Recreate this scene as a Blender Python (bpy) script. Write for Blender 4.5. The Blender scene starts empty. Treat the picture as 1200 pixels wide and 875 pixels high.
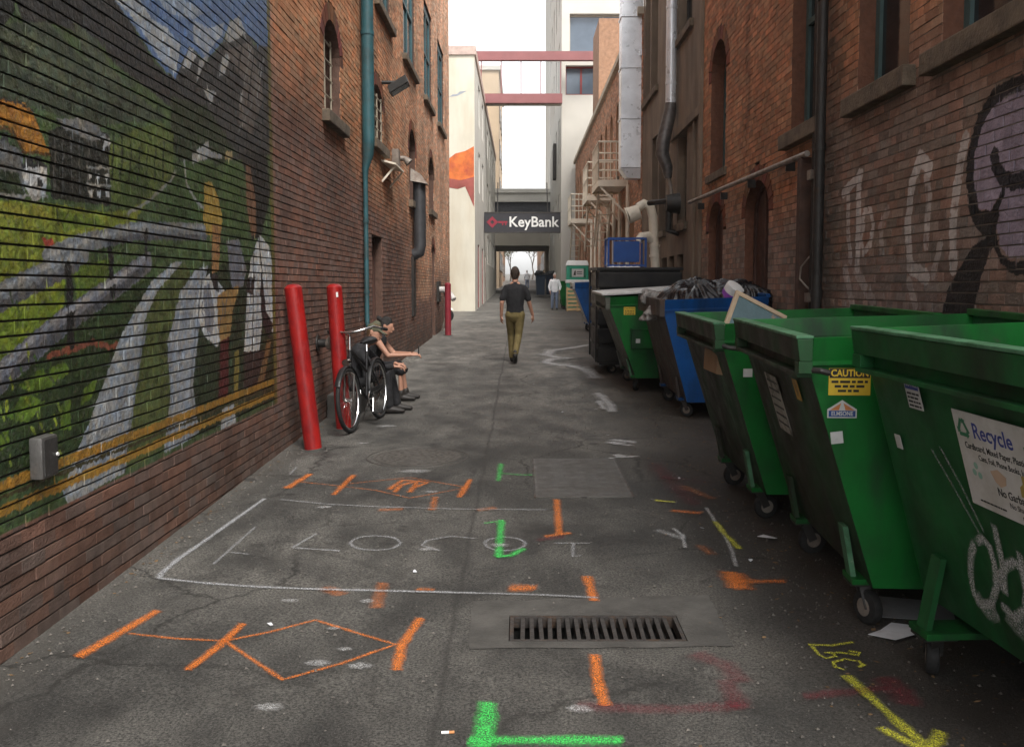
import bpy, bmesh, math, random
import numpy as np
from mathutils import Vector, Matrix
random.seed(7); rng = np.random.default_rng(7)
SC = bpy.context.scene
COL = SC.collection
R = math.radians
# ---------------------------------------------------------------- camera
SLOPE = 0.01727                                   # the alley climbs gently away from the camera
def gz(y): return SLOPE * y
cam = bpy.data.cameras.new('camera'); cam_o = bpy.data.objects.new('camera', cam); COL.objects.link(cam_o)
cam.sensor_width = 36.0; cam.lens = 36.0 * 1100 / 1200
cam.shift_x = -10 / 1200; cam.shift_y = -20.8 / 1200
cam.clip_start = 0.05; cam.clip_end = 2000
cam_o.location = (0, 0, 1.7); cam_o.rotation_euler = (R(90) - 0.0732, 0, 0)
SC.camera = cam_o
# ---------------------------------------------------------------- sky, sun, exposure
SUN_EL, SUN_AZ = R(52), R(158)
w = bpy.data.worlds.new('World'); SC.world = w; w.use_nodes = True
nt = w.node_tree; nt.nodes.clear()
sky = nt.nodes.new('ShaderNodeTexSky'); sky.sky_type = 'NISHITA'; sky.sun_disc = False
sky.sun_elevation = SUN_EL; sky.sun_rotation = SUN_AZ; sky.air_density = 1.0; sky.dust_density = 2.0; sky.ozone_density = 1.0
hs = nt.nodes.new('ShaderNodeHueSaturation'); hs.inputs['Saturation'].default_value = 0.06
bg = nt.nodes.new('ShaderNodeBackground'); bg.inputs['Strength'].default_value = 0.14
wo = nt.nodes.new('ShaderNodeOutputWorld')
nt.links.new(sky.outputs[0], hs.inputs['Color']); nt.links.new(hs.outputs[0], bg.inputs['Color']); nt.links.new(bg.outputs[0], wo.inputs[0])
sun = bpy.data.lights.new('sun', 'SUN'); sun.energy = 1.5; sun.angle = R(20); sun.color = (1, .95, .88)
sun_o = bpy.data.objects.new('sun', sun); COL.objects.link(sun_o)
sd = Vector((math.sin(SUN_AZ) * math.cos(SUN_EL), math.cos(SUN_AZ) * math.cos(SUN_EL), math.sin(SUN_EL)))
sun_o.rotation_euler = sd.to_track_quat('Z', 'Y').to_euler()
SC.view_settings.view_transform = 'Standard'; SC.view_settings.look = 'None'
SC.view_settings.exposure = 1.25; SC.view_settings.gamma = 1.0; SC.view_settings.use_curve_mapping = False
SC.cycles.max_bounces = 6; SC.cycles.diffuse_bounces = 4; SC.cycles.transparent_max_bounces = 12

# ---------------------------------------------------------------- materials
MATS = {}
def _new(name):
    m = bpy.data.materials.new(name); m.use_nodes = True
    n = m.node_tree.nodes; b = n['Principled BSDF']
    return m, n, m.node_tree.links, b
def _noise(n, l, scale, detail=6, stretch=None, seed=0.0, rough=.55):
    tc = n.new('ShaderNodeTexCoord'); mp = n.new('ShaderNodeMapping'); nz = n.new('ShaderNodeTexNoise')
    l.new(tc.outputs['Object'], mp.inputs['Vector']); l.new(mp.outputs[0], nz.inputs['Vector'])
    mp.inputs['Location'].default_value = (seed, seed * 1.7, seed * .6)
    if stretch: mp.inputs['Scale'].default_value = stretch
    nz.inputs['Scale'].default_value = scale; nz.inputs['Detail'].default_value = detail; nz.inputs['Roughness'].default_value = rough
    return nz
def _ramp(n, l, src, a, b, ca=(0, 0, 0, 1), cb=(1, 1, 1, 1)):
    r = n.new('ShaderNodeValToRGB'); r.color_ramp.elements[0].position = a; r.color_ramp.elements[1].position = b
    r.color_ramp.elements[0].color = ca; r.color_ramp.elements[1].color = cb
    l.new(src, r.inputs[0]); return r
def _mix(n, l, fac, a, b, mode='MIX'):
    x = n.new('ShaderNodeMixRGB'); x.blend_type = mode
    for s, v in ((0, fac), (1, a), (2, b)):
        if hasattr(v, 'node'): l.new(v, x.inputs[s])
        elif s == 0: x.inputs[0].default_value = v
        else: x.inputs[s].default_value = (*v[:3], 1)
    return x.outputs[0]
def mat(name, col, rough=.7, metal=0., var=.25, scale=6., bump=.15, bscale=60., dirt=None, dscale=2.5, dstretch=None, drange=(.45, .7), attr=False, scratch=None, spec=.5):
    if name in MATS: return MATS[name]
    m, n, l, b = _new(name)
    base = tuple(col)
    if attr:
        at = n.new('ShaderNodeAttribute'); at.attribute_name = 'Col'; src = at.outputs['Color']
    else: src = None
    nz = _noise(n, l, scale)
    r = _ramp(n, l, nz.outputs['Fac'], .25, .75, (1 - var, 1 - var, 1 - var, 1), (1 + var, 1 + var, 1 + var, 1))
    c = _mix(n, l, 1., src if src else base, r.outputs[0], 'MULTIPLY')
    if dirt:
        dn = _noise(n, l, dscale, 9, dstretch, 3.3, .65)
        dr = _ramp(n, l, dn.outputs['Fac'], *drange)
        c = _mix(n, l, dr.outputs[0], c, dirt)
    if scratch:
        sn = _noise(n, l, 11, 10, (.5, 2.2, .6), 8.1, .78); sr = _ramp(n, l, sn.outputs['Fac'], .60, .68, (0, 0, 0, 1), (.8, .8, .8, 1))
        c = _mix(n, l, sr.outputs[0], c, scratch)
    l.new(c, b.inputs['Base Color'])
    rn = _noise(n, l, scale * 1.7, 5, None, 5.); rr = _ramp(n, l, rn.outputs['Fac'], .3, .7, (max(.02, rough - .12),) * 3 + (1,), (min(1, rough + .12),) * 3 + (1,))
    l.new(rr.outputs[0], b.inputs['Roughness'])
    b.inputs['Metallic'].default_value = metal; b.inputs['Specular IOR Level'].default_value = spec
    if bump:
        bn = _noise(n, l, bscale, 6, None, 1.); bp = n.new('ShaderNodeBump'); bp.inputs['Strength'].default_value = bump; bp.inputs['Distance'].default_value = .02
        l.new(bn.outputs['Fac'], bp.inputs['Height']); l.new(bp.outputs[0], b.inputs['Normal'])
    MATS[name] = m; return m
def flat(name, col, rough=.6, metal=0.): return mat(name, col, rough, metal, var=.1, bump=0)

m_brick = mat('brick', (1, 1, 1), .85, var=.28, scale=9, bump=.5, bscale=70, attr=True, spec=.3)
m_mural = mat('painted_brick', (1, 1, 1), .5, var=.16, scale=22, bump=.35, bscale=60, attr=True)
m_mort_l = mat('mortar_dark', (.024, .019, .016), .95, var=.3, scale=4)
m_mort_r = mat('mortar_grey', (.15, .13, .11), .95, var=.4, scale=2.5)
m_stucco = mat('stucco', (.20, .15, .108), .9, var=.28, scale=1.6, bump=.25, bscale=90, dirt=(.10, .075, .055), dscale=1.2, dstretch=(1, 1, .25))
m_cream = mat('cream_paint', (.62, .58, .48), .8, var=.08, scale=1.2, dirt=(.50, .43, .32), dscale=.7, dstretch=(1, 1, .2), drange=(.55, .8))
m_white = mat('white_concrete', (.56, .54, .49), .85, var=.08, scale=.8, dirt=(.44, .40, .33), dscale=.5, dstretch=(1, 1, .15), drange=(.55, .9))
m_grey = mat('grey_concrete', (.33, .30, .25), .85, var=.12, scale=.8)
m_tan = mat('tan_stone', (.55, .42, .29), .85, var=.12, scale=.6)
m_tanb = mat('tan_brick_far', (.38, .22, .13), .85, var=.15, scale=.9)
m_teal = mat('teal_paint', (.022, .085, .10), .5, var=.25, scale=5, dirt=(.03, .05, .05), dscale=3)
m_tealg = mat('faded_teal_frame', (.055, .10, .10), .6, var=.2, scale=5)
m_glass = mat('window_glass', (.012, .014, .017), .06, var=.2, scale=.7, bump=.02, bscale=1.5, spec=.6)
m_sill = mat('stone_sill', (.15, .115, .08), .9, var=.3, scale=7, bump=.5, bscale=40, dirt=(.05, .04, .03), dscale=4)
m_cap = mat('dark_coping', (.05, .045, .04), .8)
m_red = mat('red_paint', (.31, .011, .009), .42, var=.18, scale=7, dirt=(.11, .006, .01), dscale=5, dstretch=(1, 1, .4), bump=.15, bscale=25, scratch=(.10, .035, .03))
m_redd = mat('dark_red_door', (.20, .022, .02), .6, var=.2, scale=3)
m_door = mat('brown_door', (.075, .032, .022), .75, var=.3, scale=6, dstretch=(1, 1, .2), dirt=(.035, .02, .016), dscale=5)
m_galv = mat('galvanised', (.76, .79, .83), .35, metal=.35, var=.18, scale=3.5, bump=.06, bscale=9)
m_dkmet = mat('dark_metal', (.03, .028, .026), .55, metal=.3, var=.3, scale=8, dirt=(.06, .035, .02), dscale=6, drange=(.55, .75))
m_pipe = mat('weathered_pipe', (.25, .22, .19), .55, metal=.3, var=.3, scale=6, dirt=(.12, .07, .045), dscale=5)
m_creamm = mat('cream_metal', (.74, .67, .55), .55, var=.12, scale=4, dirt=(.45, .36, .26), dscale=4, drange=(.58, .78))
m_chrome = mat('chrome', (.75, .75, .75), .18, metal=1., var=.05, bump=0)
m_rubber = mat('rubber', (.012, .012, .012), .8, var=.3, scale=20)
m_black = mat('black_paint', (.010, .010, .011), .4, var=.3, scale=5)
m_white_p = flat('white_paint', (.75, .75, .73), .5)
m_skin = flat('skin', (.42, .22, .15), .55)
m_paper = mat('paper', (.6, .61, .64), .8, var=.12, scale=20, bump=.3, bscale=12)
GRIME = (.018, .017, .012)
m_green = mat('green_bin_paint', (.006, .118, .019), .45, var=.22, scale=4, bump=.3, bscale=3, dirt=(.012, .042, .017), dscale=2.6, dstretch=(1, 1, .3), drange=(.46, .66), scratch=(.05, .05, .035), spec=.22)
m_greend = mat('grimy_green_paint', (.016, .065, .024), .55, var=.3, scale=4, bump=.2, bscale=6, dirt=(.026, .026, .018), dscale=2.4, dstretch=(1, 1, .3), drange=(.35, .6), scratch=(.07, .07, .05), spec=.22)
m_greenl = mat('worn_green_rim', (.075, .19, .105), .5, var=.25, scale=7, dirt=(.03, .09, .04), dscale=9, scratch=(.28, .32, .27), spec=.22)
m_greenin = mat('inner_green_paint', (.014, .105, .038), .6, var=.3, scale=3, dirt=(.02, .03, .02), dscale=2, spec=.22)
m_blue = mat('blue_bin_paint', (.006, .070, .25), .42, var=.2, scale=4, bump=.15, bscale=5, dirt=(.01, .03, .08), dscale=2.5, dstretch=(1, 1, .3), scratch=(.03, .05, .08), spec=.22)
m_blued = mat('grimy_rusty_panel', (.07, .06, .055), .65, var=.35, scale=4, bump=.25, bscale=7, dirt=(.10, .05, .03), dscale=3, drange=(.5, .75), scratch=(.09, .085, .08), spec=.22)
m_blackbin = mat('black_bin_paint', (.014, .014, .015), .5, var=.3, scale=4, bump=.18, bscale=6, dirt=(.03, .028, .025), dscale=3, spec=.22)
m_lid = mat('pale_lid', (.55, .55, .54), .5, var=.15, scale=4, dirt=(.3, .29, .27), dscale=5)
m_bag = mat('black_bag_plastic', (.010, .010, .012), .30, var=.2, scale=6, bump=.4, bscale=14, spec=.5)
m_bagw = mat('clear_bag_plastic', (.20, .19, .18), .3, var=.4, scale=9, bump=.7, bscale=22)
m_wood = mat('raw_wood', (.52, .34, .17), .75, var=.25, scale=8, dstretch=(1, 1, 6))

# asphalt ----------------------------------------------------------
def asphalt():
    m, n, l, b = _new('asphalt')
    big = _noise(n, l, .55, 5, None, 2.); mid = _noise(n, l, 3.2, 7, (1, .55, 1), 7.); fine = _noise(n, l, 85, 5, None, 1., .85)
    c = _mix(n, l, _ramp(n, l, big.outputs['Fac'], .3, .7).outputs[0], (.046, .0455, .0445), (.098, .0955, .092))
    c = _mix(n, l, _ramp(n, l, mid.outputs['Fac'], .34, .6, (.62, .62, .62, 1), (1.12, 1.12, 1.1, 1)).outputs[0], c, c, 'MIX')
    c = _mix(n, l, 1., c, _ramp(n, l, mid.outputs['Fac'], .34, .62, (.5, .5, .5, 1), (1.25, 1.23, 1.2, 1)).outputs[0], 'MULTIPLY')
    c = _mix(n, l, 1., c, _ramp(n, l, fine.outputs['Fac'], .41, .61, (.3, .3, .3, 1), (1.95, 1.92, 1.82, 1)).outputs[0], 'MULTIPLY')
    vo = n.new('ShaderNodeTexVoronoi'); tc = n.new('ShaderNodeTexCoord'); l.new(tc.outputs['Object'], vo.inputs['Vector']); vo.inputs['Scale'].default_value = 105
    sp = _noise(n, l, 34, 2, None, 9.)
    st = n.new('ShaderNodeMath'); st.operation = 'MULTIPLY'
    l.new(_ramp(n, l, vo.outputs['Distance'], .18, .26, (1, 1, 1, 1), (0, 0, 0, 1)).outputs[0], st.inputs[0]); l.new(_ramp(n, l, sp.outputs['Fac'], .52, .58).outputs[0], st.inputs[1])
    c = _mix(n, l, st.outputs[0], c, (.15, .145, .135))
    stn = _noise(n, l, 1.1, 8, (1, .8, 1), 21., .7)
    c = _mix(n, l, _ramp(n, l, stn.outputs['Fac'], .58, .68, (0, 0, 0, 1), (.75, .75, .75, 1)).outputs[0], c, (.024, .022, .020))
    lt = _noise(n, l, 2.3, 8, (1, .8, 1), 31., .7)
    c = _mix(n, l, _ramp(n, l, lt.outputs['Fac'], .62, .72, (0, 0, 0, 1), (.5, .5, .5, 1)).outputs[0], c, (.11, .103, .092))
    # brown grime along the right hand gutter under the bins, dust along the left wall
    sx = n.new('ShaderNodeSeparateXYZ'); l.new(tc.outputs['Object'], sx.inputs[0])
    wob = n.new('ShaderNodeMath'); wob.operation = 'MULTIPLY_ADD'; l.new(mid.outputs['Fac'], wob.inputs[0]); wob.inputs[1].default_value = .9; l.new(sx.outputs['X'], wob.inputs[2])
    c = _mix(n, l, _ramp2(n, l, wob.outputs[0], 1.25, 1.9, .55), c, (.034, .027, .021))
    c = _mix(n, l, _ramp2(n, l, wob.outputs[0], -1.55, -1.85, .55), c, (.10, .092, .080))
    # farther ground lightened in colour, standing in for the stronger light there
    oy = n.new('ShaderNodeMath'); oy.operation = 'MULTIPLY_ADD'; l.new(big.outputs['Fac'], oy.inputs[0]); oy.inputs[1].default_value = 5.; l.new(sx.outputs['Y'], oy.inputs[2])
    far_light = n.new('ShaderNodeMapRange'); l.new(oy.outputs[0], far_light.inputs[0]); far_light.inputs[1].default_value = 11.; far_light.inputs[2].default_value = 19.; far_light.inputs[3].default_value = 1.; far_light.inputs[4].default_value = 1.75
    c = _mix(n, l, 1., c, far_light.outputs[0], 'MULTIPLY')
    # earlier trench seam down the middle
    sm = n.new('ShaderNodeMath'); sm.operation = 'ADD'; l.new(sx.outputs['X'], sm.inputs[0]); sm.inputs[1].default_value = .26
    wb = n.new('ShaderNodeMath'); wb.operation = 'MULTIPLY_ADD'; l.new(stn.outputs['Fac'], wb.inputs[0]); wb.inputs[1].default_value = .12; l.new(sm.outputs[0], wb.inputs[2])
    ab = n.new('ShaderNodeMath'); ab.operation = 'ABSOLUTE'; l.new(wb.outputs[0], ab.inputs[0])
    c = _mix(n, l, _ramp(n, l, ab.outputs[0], .0, .022, (.6, .6, .6, 1), (0, 0, 0, 1)).outputs[0], c, (.028, .026, .024))
    for sc_, wd_, dep, seed_ in ((.9, .018, .85, 4.), (2.6, .02, .45, 11.)):
        wn = _noise(n, l, 2.2, 6, None, seed_, .65); wv = n.new('ShaderNodeVectorMath'); wv.operation = 'MULTIPLY_ADD'; l.new(wn.outputs['Color'], wv.inputs[0]); wv.inputs[1].default_value = (.5, .5, 0); l.new(tc.outputs['Object'], wv.inputs[2])
        cv = n.new('ShaderNodeTexVoronoi'); cv.feature = 'DISTANCE_TO_EDGE'; cv.inputs['Scale'].default_value = sc_; l.new(wv.outputs[0], cv.inputs['Vector'])
        msk = _noise(n, l, .5, 3, None, seed_ * 2, .5); mk = n.new('ShaderNodeMath'); mk.operation = 'MULTIPLY'
        l.new(_ramp(n, l, cv.outputs['Distance'], .0, wd_, (dep, dep, dep, 1), (0, 0, 0, 1)).outputs[0], mk.inputs[0]); l.new(_ramp(n, l, msk.outputs['Fac'], .47, .6).outputs[0], mk.inputs[1])
        c = _mix(n, l, mk.outputs[0], c, (.016, .015, .013))
    oil = _noise(n, l, 4.5, 4, None, 44., .5)
    c = _mix(n, l, _ramp(n, l, oil.outputs['Fac'], .66, .74, (0, 0, 0, 1), (.7, .7, .7, 1)).outputs[0], c, (.020, .018, .017))
    l.new(c, b.inputs['Base Color'])
    l.new(_ramp(n, l, mid.outputs['Fac'], .3, .7, (.62,) * 3 + (1,), (.9,) * 3 + (1,)).outputs[0], b.inputs['Roughness'])
    b.inputs['Specular IOR Level'].default_value = .4
    h = n.new('ShaderNodeMath'); h.operation = 'MULTIPLY_ADD'; l.new(mid.outputs['Fac'], h.inputs[0]); h.inputs[1].default_value = 1.0; l.new(fine.outputs['Fac'], h.inputs[2])
    bp = n.new('ShaderNodeBump'); bp.inputs['Strength'].default_value = .8; bp.inputs['Distance'].default_value = .012
    l.new(h.outputs[0], bp.inputs['Height']); l.new(bp.outputs[0], b.inputs['Normal'])
    return m
def _ramp2(n, l, src, a, b, top):
    mr = n.new('ShaderNodeMapRange'); l.new(src, mr.inputs[0]); mr.inputs[1].default_value = a; mr.inputs[2].default_value = b
    mr.inputs[3].default_value = 0; mr.inputs[4].default_value = top; return mr.outputs[0]
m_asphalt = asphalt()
m_conc = mat('worn_concrete', (.072, .068, .062), .85, var=.4, scale=5, bump=.4, bscale=70, dirt=(.04, .038, .034), dscale=3)
m_steelpl = mat('steel_cover', (.095, .09, .083), .5, metal=.35, var=.25, scale=6, bump=.25, bscale=90, dirt=(.07, .06, .05), dscale=4)
m_iron = mat('cast_iron', (.05, .045, .042), .55, metal=.4, var=.3, scale=14, bump=.3, bscale=80, dirt=(.10, .055, .03), dscale=8, drange=(.5, .7))

SPRAY = {'orange': (.84, .23, .035), 'white': (.62, .62, .62), 'green': (.07, .70, .13), 'yellow': (.72, .70, .06), 'red': (.30, .012, .035), 'chalk': (.50, .51, .53)}
def spray_mat(cn, strength):
    key = 'spray_%s_%d' % (cn, round(strength * 20))
    if key in MATS: return MATS[key]
    m, n, l, b = _new(key)
    at = n.new('ShaderNodeAttribute'); at.attribute_name = 'Edge'
    nz = _noise(n, l, 60, 4, None, 3., .7); nz2 = _noise(n, l, 7, 5, None, 4., .6)
    a = n.new('ShaderNodeMath'); a.operation = 'MULTIPLY_ADD'; l.new(nz.outputs['Fac'], a.inputs[0]); a.inputs[1].default_value = .95; l.new(at.outputs['Fac'], a.inputs[2])
    a2 = n.new('ShaderNodeMath'); a2.operation = 'MULTIPLY_ADD'; l.new(nz2.outputs['Fac'], a2.inputs[0]); a2.inputs[1].default_value = .6; l.new(a.outputs[0], a2.inputs[2])
    lo = 1.22 - .38 * strength
    r = n.new('ShaderNodeMapRange'); l.new(a2.outputs[0], r.inputs[0]); r.inputs[1].default_value = lo; r.inputs[2].default_value = lo + .85; r.inputs[4].default_value = min(1.1, .33 + .85 * strength)
    gr = _noise(n, l, 190, 2, None, 6.); gm = _ramp(n, l, gr.outputs['Fac'], .38, .62, (.08, .08, .08, 1), (1, 1, 1, 1))
    am = n.new('ShaderNodeMath'); am.operation = 'MULTIPLY'; l.new(r.outputs[0], am.inputs[0]); l.new(gm.outputs[0], am.inputs[1])
    fine = _noise(n, l, 150, 2, None, 6.)
    c = _mix(n, l, 1., SPRAY[cn], _ramp(n, l, fine.outputs['Fac'], .3, .65, (.4, .4, .4, 1), (1.1, 1.1, 1.1, 1)).outputs[0], 'MULTIPLY')
    l.new(c, b.inputs['Base Color']); b.inputs['Roughness'].default_value = .7
    l.new(am.outputs[0], b.inputs['Alpha'])
    MATS[key] = m; return m
def puddle_mat():
    m, n, l, b = _new('wet_spill')
    at = n.new('ShaderNodeAttribute'); at.attribute_name = 'Edge'
    nz = _noise(n, l, 9, 5, None, 3., .6)
    a = n.new('ShaderNodeMath'); a.operation = 'MULTIPLY_ADD'; l.new(nz.outputs['Fac'], a.inputs[0]); a.inputs[1].default_value = 1.1; l.new(at.outputs['Fac'], a.inputs[2])
    r = n.new('ShaderNodeMapRange'); l.new(a.outputs[0], r.inputs[0]); r.inputs[1].default_value = .92; r.inputs[2].default_value = .98
    b.inputs['Base Color'].default_value = (.05, .048, .045, 1); b.inputs['Roughness'].default_value = .06; b.inputs['Specular IOR Level'].default_value = 1.
    l.new(r.outputs[0], b.inputs['Alpha']); return m
m_wet = puddle_mat()

# ---------------------------------------------------------------- helpers
def tag(o, label=None, cat=None, group=None, kind=None):
    if label: o['label'] = label
    if cat: o['category'] = cat
    if group: o['group'] = group
    if kind: o['kind'] = kind
    return o
def empty(name, loc=(0, 0, 0), rz=0, tilt=False):
    o = bpy.data.objects.new(name, None); COL.objects.link(o); o.location = loc
    o.empty_display_size = .1
    o.rotation_euler = (math.atan(SLOPE) if tilt else 0, 0, rz)
    return o
def link_mesh(name, me, m, parent=None, world=False, smooth=False):
    o = bpy.data.objects.new(name, me); COL.objects.link(o)
    if m is not None and not me.materials: me.materials.append(m)
    if smooth: me.polygons.foreach_set('use_smooth', [True] * len(me.polygons))
    if parent is not None:
        o.parent = parent
        if world:
            r = parent
            while r.parent: r = r.parent
            if parent.type == 'EMPTY': o.matrix_parent_inverse = Matrix.Translation(-Vector(r.location))
    return o
class MB:
    def __init__(s): s.v = []; s.f = []
    def add(s, vs, fs):
        k = len(s.v); s.v += [tuple(v) for v in vs]; s.f += [tuple(i + k for i in f) for f in fs]; return s
    def box(s, x0, x1, y0, y1, z0, z1):
        return s.add([(x0, y0, z0), (x1, y0, z0), (x1, y1, z0), (x0, y1, z0), (x0, y0, z1), (x1, y0, z1), (x1, y1, z1), (x0, y1, z1)],
                     [(0, 3, 2, 1), (4, 5, 6, 7), (0, 1, 5, 4), (1, 2, 6, 5), (2, 3, 7, 6), (3, 0, 4, 7)])
    def hexa(s, p):
        return s.add(p, [(0, 3, 2, 1), (4, 5, 6, 7), (0, 1, 5, 4), (1, 2, 6, 5), (2, 3, 7, 6), (3, 0, 4, 7)])
    def bar(s, a, b, w, h, up=(0, 0, 1)):
        a, b = Vector(a), Vector(b); d = (b - a).normalized(); u = Vector(up)
        sd_ = d.cross(u)
        if sd_.length < 1e-4: sd_ = d.cross(Vector((1, 0, 0)))
        sd_.normalize(); u = sd_.cross(d).normalized()
        p = []
        for c in (a, b):
            for i, j in ((-1, -1), (1, -1), (1, 1), (-1, 1)): p.append(c + sd_ * (i * w / 2) + u * (j * h / 2))
        return s.add(p, [(3, 2, 1, 0), (4, 5, 6, 7), (0, 1, 5, 4), (1, 2, 6, 5), (2, 3, 7, 6), (3, 0, 4, 7)])
    def tube(s, pts, r, n=10, cap=True):
        pts = [Vector(p) for p in pts]; rs = r if isinstance(r, (list, tuple)) else [r] * len(pts)
        k = len(s.v); ref = None
        for i, p in enumerate(pts):
            d = (pts[min(i + 1, len(pts) - 1)] - pts[max(i - 1, 0)]).normalized()
            if ref is None: ref = Vector((0, 0, 1)) if abs(d.z) < .9 else Vector((1, 0, 0))
            u = (ref - d * ref.dot(d)).normalized(); ref = u; v = d.cross(u)
            for j in range(n):
                a = 2 * math.pi * j / n; s.v.append(tuple(p + (u * math.cos(a) + v * math.sin(a)) * rs[i]))
        for i in range(len(pts) - 1):
            for j in range(n):
                a, b = k + i * n + j, k + i * n + (j + 1) % n; s.f.append((a, b, b + n, a + n))
        if cap:
            s.f.append(tuple(k + j for j in reversed(range(n)))); s.f.append(tuple(k + (len(pts) - 1) * n + j for j in range(n)))
        return s
    def torus(s, c, axis, R0, r, n=36, m=8):
        ax = Vector(axis).normalized(); u = ax.orthogonal().normalized(); v = ax.cross(u); k = len(s.v); c = Vector(c)
        for i in range(n):
            a = 2 * math.pi * i / n; d = u * math.cos(a) + v * math.sin(a)
            for j in range(m):
                b = 2 * math.pi * j / m; s.v.append(tuple(c + d * (R0 + r * math.cos(b)) + ax * (r * math.sin(b))))
        for i in range(n):
            for j in range(m):
                a = k + i * m + j; b = k + i * m + (j + 1) % m; a2 = k + ((i + 1) % n) * m + j; b2 = k + ((i + 1) % n) * m + (j + 1) % m
                s.f.append((a, a2, b2, b))
        return s
    def extr(s, poly, d):
        n = len(poly); d = Vector(d); k = len(s.v)
        s.v += [tuple(p) for p in poly] + [tuple(Vector(p) + d) for p in poly]
        s.f.append(tuple(k + i for i in reversed(range(n)))); s.f.append(tuple(k + n + i for i in range(n)))
        for i in range(n): j = (i + 1) % n; s.f.append((k + i, k + j, k + n + j, k + n + i))
        return s
    def mesh(s, name):
        me = bpy.data.meshes.new(name); me.from_pydata(s.v, [], s.f); me.update(); return me
    def build(s, name, m, parent=None, world=False, smooth=False, bevel=0, label=None, fix=False):
        me = s.mesh(name)
        if bevel or fix:
            bm = bmesh.new(); bm.from_mesh(me)
            bmesh.ops.recalc_face_normals(bm, faces=bm.faces)
            if bevel: bmesh.ops.bevel(bm, geom=list(bm.edges), offset=bevel, segments=2, affect='EDGES', profile=.6, clamp_overlap=True)
            bm.to_mesh(me); bm.free()
        o = link_mesh(name, me, m, parent, world, False)
        if smooth:
            me.polygons.foreach_set('use_smooth', [True] * len(me.polygons))
            try: me.set_sharp_from_angle(angle=R(40))
            except Exception: pass
        if label: o['label'] = label
        return o
def copy_tree(o, parent=None):
    c = o.copy(); COL.objects.link(c)
    if parent is not None: c.parent = parent
    for ch in list(o.children): copy_tree(ch, c)
    return c
def text_part(s, size, m, parent, mw, name='lettering', extr=.001, align='CENTER', bold=0.0, xs=1.0, world=False):
    cu = bpy.data.curves.new('t', 'FONT'); cu.body = s; cu.size = size; cu.extrude = extr; cu.align_x = align; cu.align_y = 'CENTER'; cu.offset = bold; cu.resolution_u = 3
    t = bpy.data.objects.new('t', cu); COL.objects.link(t)
    dg = bpy.context.evaluated_depsgraph_get(); me = bpy.data.meshes.new_from_object(t.evaluated_get(dg))
    bpy.data.objects.remove(t); bpy.data.curves.remove(cu)
    me.transform(Matrix.Diagonal((xs, 1, 1, 1))); me.transform(mw); me.materials.clear()
    return link_mesh(name, me, m, parent, world)
def frame_mat(o, u, v):
    u = Vector(u).normalized(); n = u.cross(Vector(v)).normalized(); v = n.cross(u)
    return Matrix(((u.x, v.x, n.x, o[0]), (u.y, v.y, n.y, o[1]), (u.z, v.z, n.z, o[2]), (0, 0, 0, 1)))
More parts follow.
